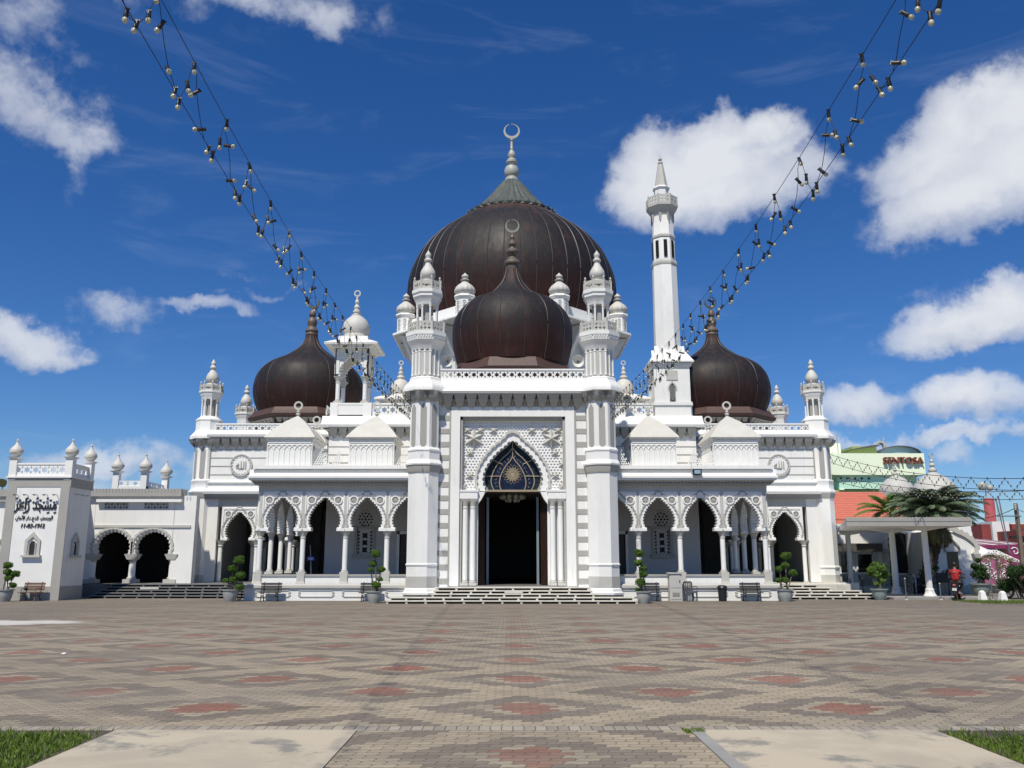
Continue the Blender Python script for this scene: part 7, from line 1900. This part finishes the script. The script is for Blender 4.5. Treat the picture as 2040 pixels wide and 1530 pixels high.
def festoon(label, XF, per, ya, yb, group, seed):
    """upper and lower carrying cables in one vertical plane, lamp cable zig-zagging between them"""
    t = thing('festoon_lights', label, 'string lights', (XF(ya), ya, 6.3), group)
    for tab in (ZLO, ZUP):
        b = MB(); b.tube([(XF(y), y, smooth_tab(tab, y)) for y in [ya+(yb-ya)*i/70 for i in range(71)]], .004, 5); obj('support_cable', b, 'cable', t)
    nodes = []; y = ya; rnd = random.Random(seed); LP = []
    def P(y, f): zl_, zu = smooth_tab(ZLO, y), smooth_tab(ZUP, y); return Vector((XF(y)+rnd.uniform(-.015, .015), y, zu+(zl_-zu)*f))
    while y < yb-.6:
        pp = per*rnd.uniform(.94, 1.06)
        for fy, fz, lamp in ((0, 0, 1), (.04, .2, 0), (.07, .38, 1), (.18, .65, 0), (.30, .86, 1), (.42, .98, 0), (.5, 1.0, 1), (.58, 1.06, 0), (.66, .98, 1), (.76, .78, 0), (.84, .52, 1), (.93, .22, 0)):
            p = P(y+fy*pp, fz+rnd.uniform(-.04, .04)*(0 < fy and fz != 1)); LP.append(p)
            if lamp: nodes.append((p, fy))
        y += pp
    b = MB(); b.tube(LP, .0036, 4); obj('lamp_cable', b, 'cable', t)
    org = ORI[t.name]; stuffS, stuffB = MB(), MB(); cnt = 0
    for p, fy in nodes:
        ty = rnd.uniform(-.25, .25)
        if .02 < fy < .4: ty = rnd.choice((-1, 1))*rnd.uniform(.5, 1.5)
        R_ = Matrix.Rotation(ty, 4, 'Y') @ Matrix.Rotation(rnd.uniform(-.5, .5), 4, 'X')
        if cnt < 100:
            o = bpy.data.objects.new('socket', SM); COL.objects.link(o); o.parent = t; o.location = p-org-Vector((0, 0, .03)); o.rotation_euler = R_.to_euler()
            u = bpy.data.objects.new('bulb', BM); COL.objects.link(u); u.parent = o
        else:
            Mx = T(*(p-Vector((0, 0, .03)))) @ R_
            for mb, me in ((stuffS, SM), (stuffB, BM)):
                mb.M = Mx; mb.add([tuple(v.co) for v in me.vertices], [tuple(q_.vertices) for q_ in me.polygons])
        cnt += 1
    if stuffS.v:
        stuffS.M = stuffB.M = Matrix.Identity(4)
        tag(obj('socket', stuffS, 'black_plastic', t), kind='stuff'); tag(obj('bulb', stuffB, 'bulb', t), kind='stuff')
GG = 'festoon light strings running to the portal'
festoon('festoon bulb string sweeping from the upper left to the left portal tower', lambda y: -2.892-.0448*y, 1.08, 2.2, 38.4, GG, 8)
festoon('festoon bulb string sweeping from the upper right to the right portal tower', lambda y: 2.96+.040*y, 1.08, 2.2, 38.4, GG, 9)
# far festoons on the right
def far_string(label, A, B, A2, B2, n, group='distant festoon strings at the right'):
    t = thing('festoon_lights', label, 'string lights', A, group)
    A, B, A2, B2 = map(Vector, (A, B, A2, B2))
    for p, q_ in ((A, B), (A2, B2)):
        b = MB(); b.tube([p.lerp(q_, i/20)-Vector((0, 0, .5*4*(i/20)*(1-i/20))) for i in range(21)], .013, 4); obj('support_cable', b, 'cable', t)
    def sag(p, q_, f): return p.lerp(q_, f)-Vector((0, 0, .5*4*f*(1-f)))
    LP = []; nodes = []
    for i in range(n):
        a, b_, c = sag(A, B, i/n), sag(A2, B2, (i+.5)/n), sag(A, B, (i+1)/n)
        for p, q_ in ((a, b_), (b_, c)):
            for j in range(3): LP.append(p.lerp(q_, j/3)); nodes.append(p.lerp(q_, j/3))
    b = MB(); b.tube(LP, .007, 4); obj('lamp_cable', b, 'cable', t)
    org = Vector(A)
    for p in nodes[:100]:
        o = bpy.data.objects.new('socket', SM); COL.objects.link(o); o.parent = t; o.location = p-org; o.scale = (1.0, 1.0, 1.0)
        u = bpy.data.objects.new('bulb', BM); COL.objects.link(u); u.parent = o
def P3(u, v, Y): return (xx(u, v, Y), Y, zz(v, Y))
far_string('upper distant festoon string crossing in front of the SENTOSA sign', P3(1652, 905, 48), P3(2120, 950, 30), P3(1652, 920, 49), P3(2120, 976, 31), 17)
far_string('lower distant festoon string above the orange roof and palm', P3(1652, 944, 49), P3(2120, 972, 36), P3(1652, 956, 50), P3(2120, 990, 37), 19)
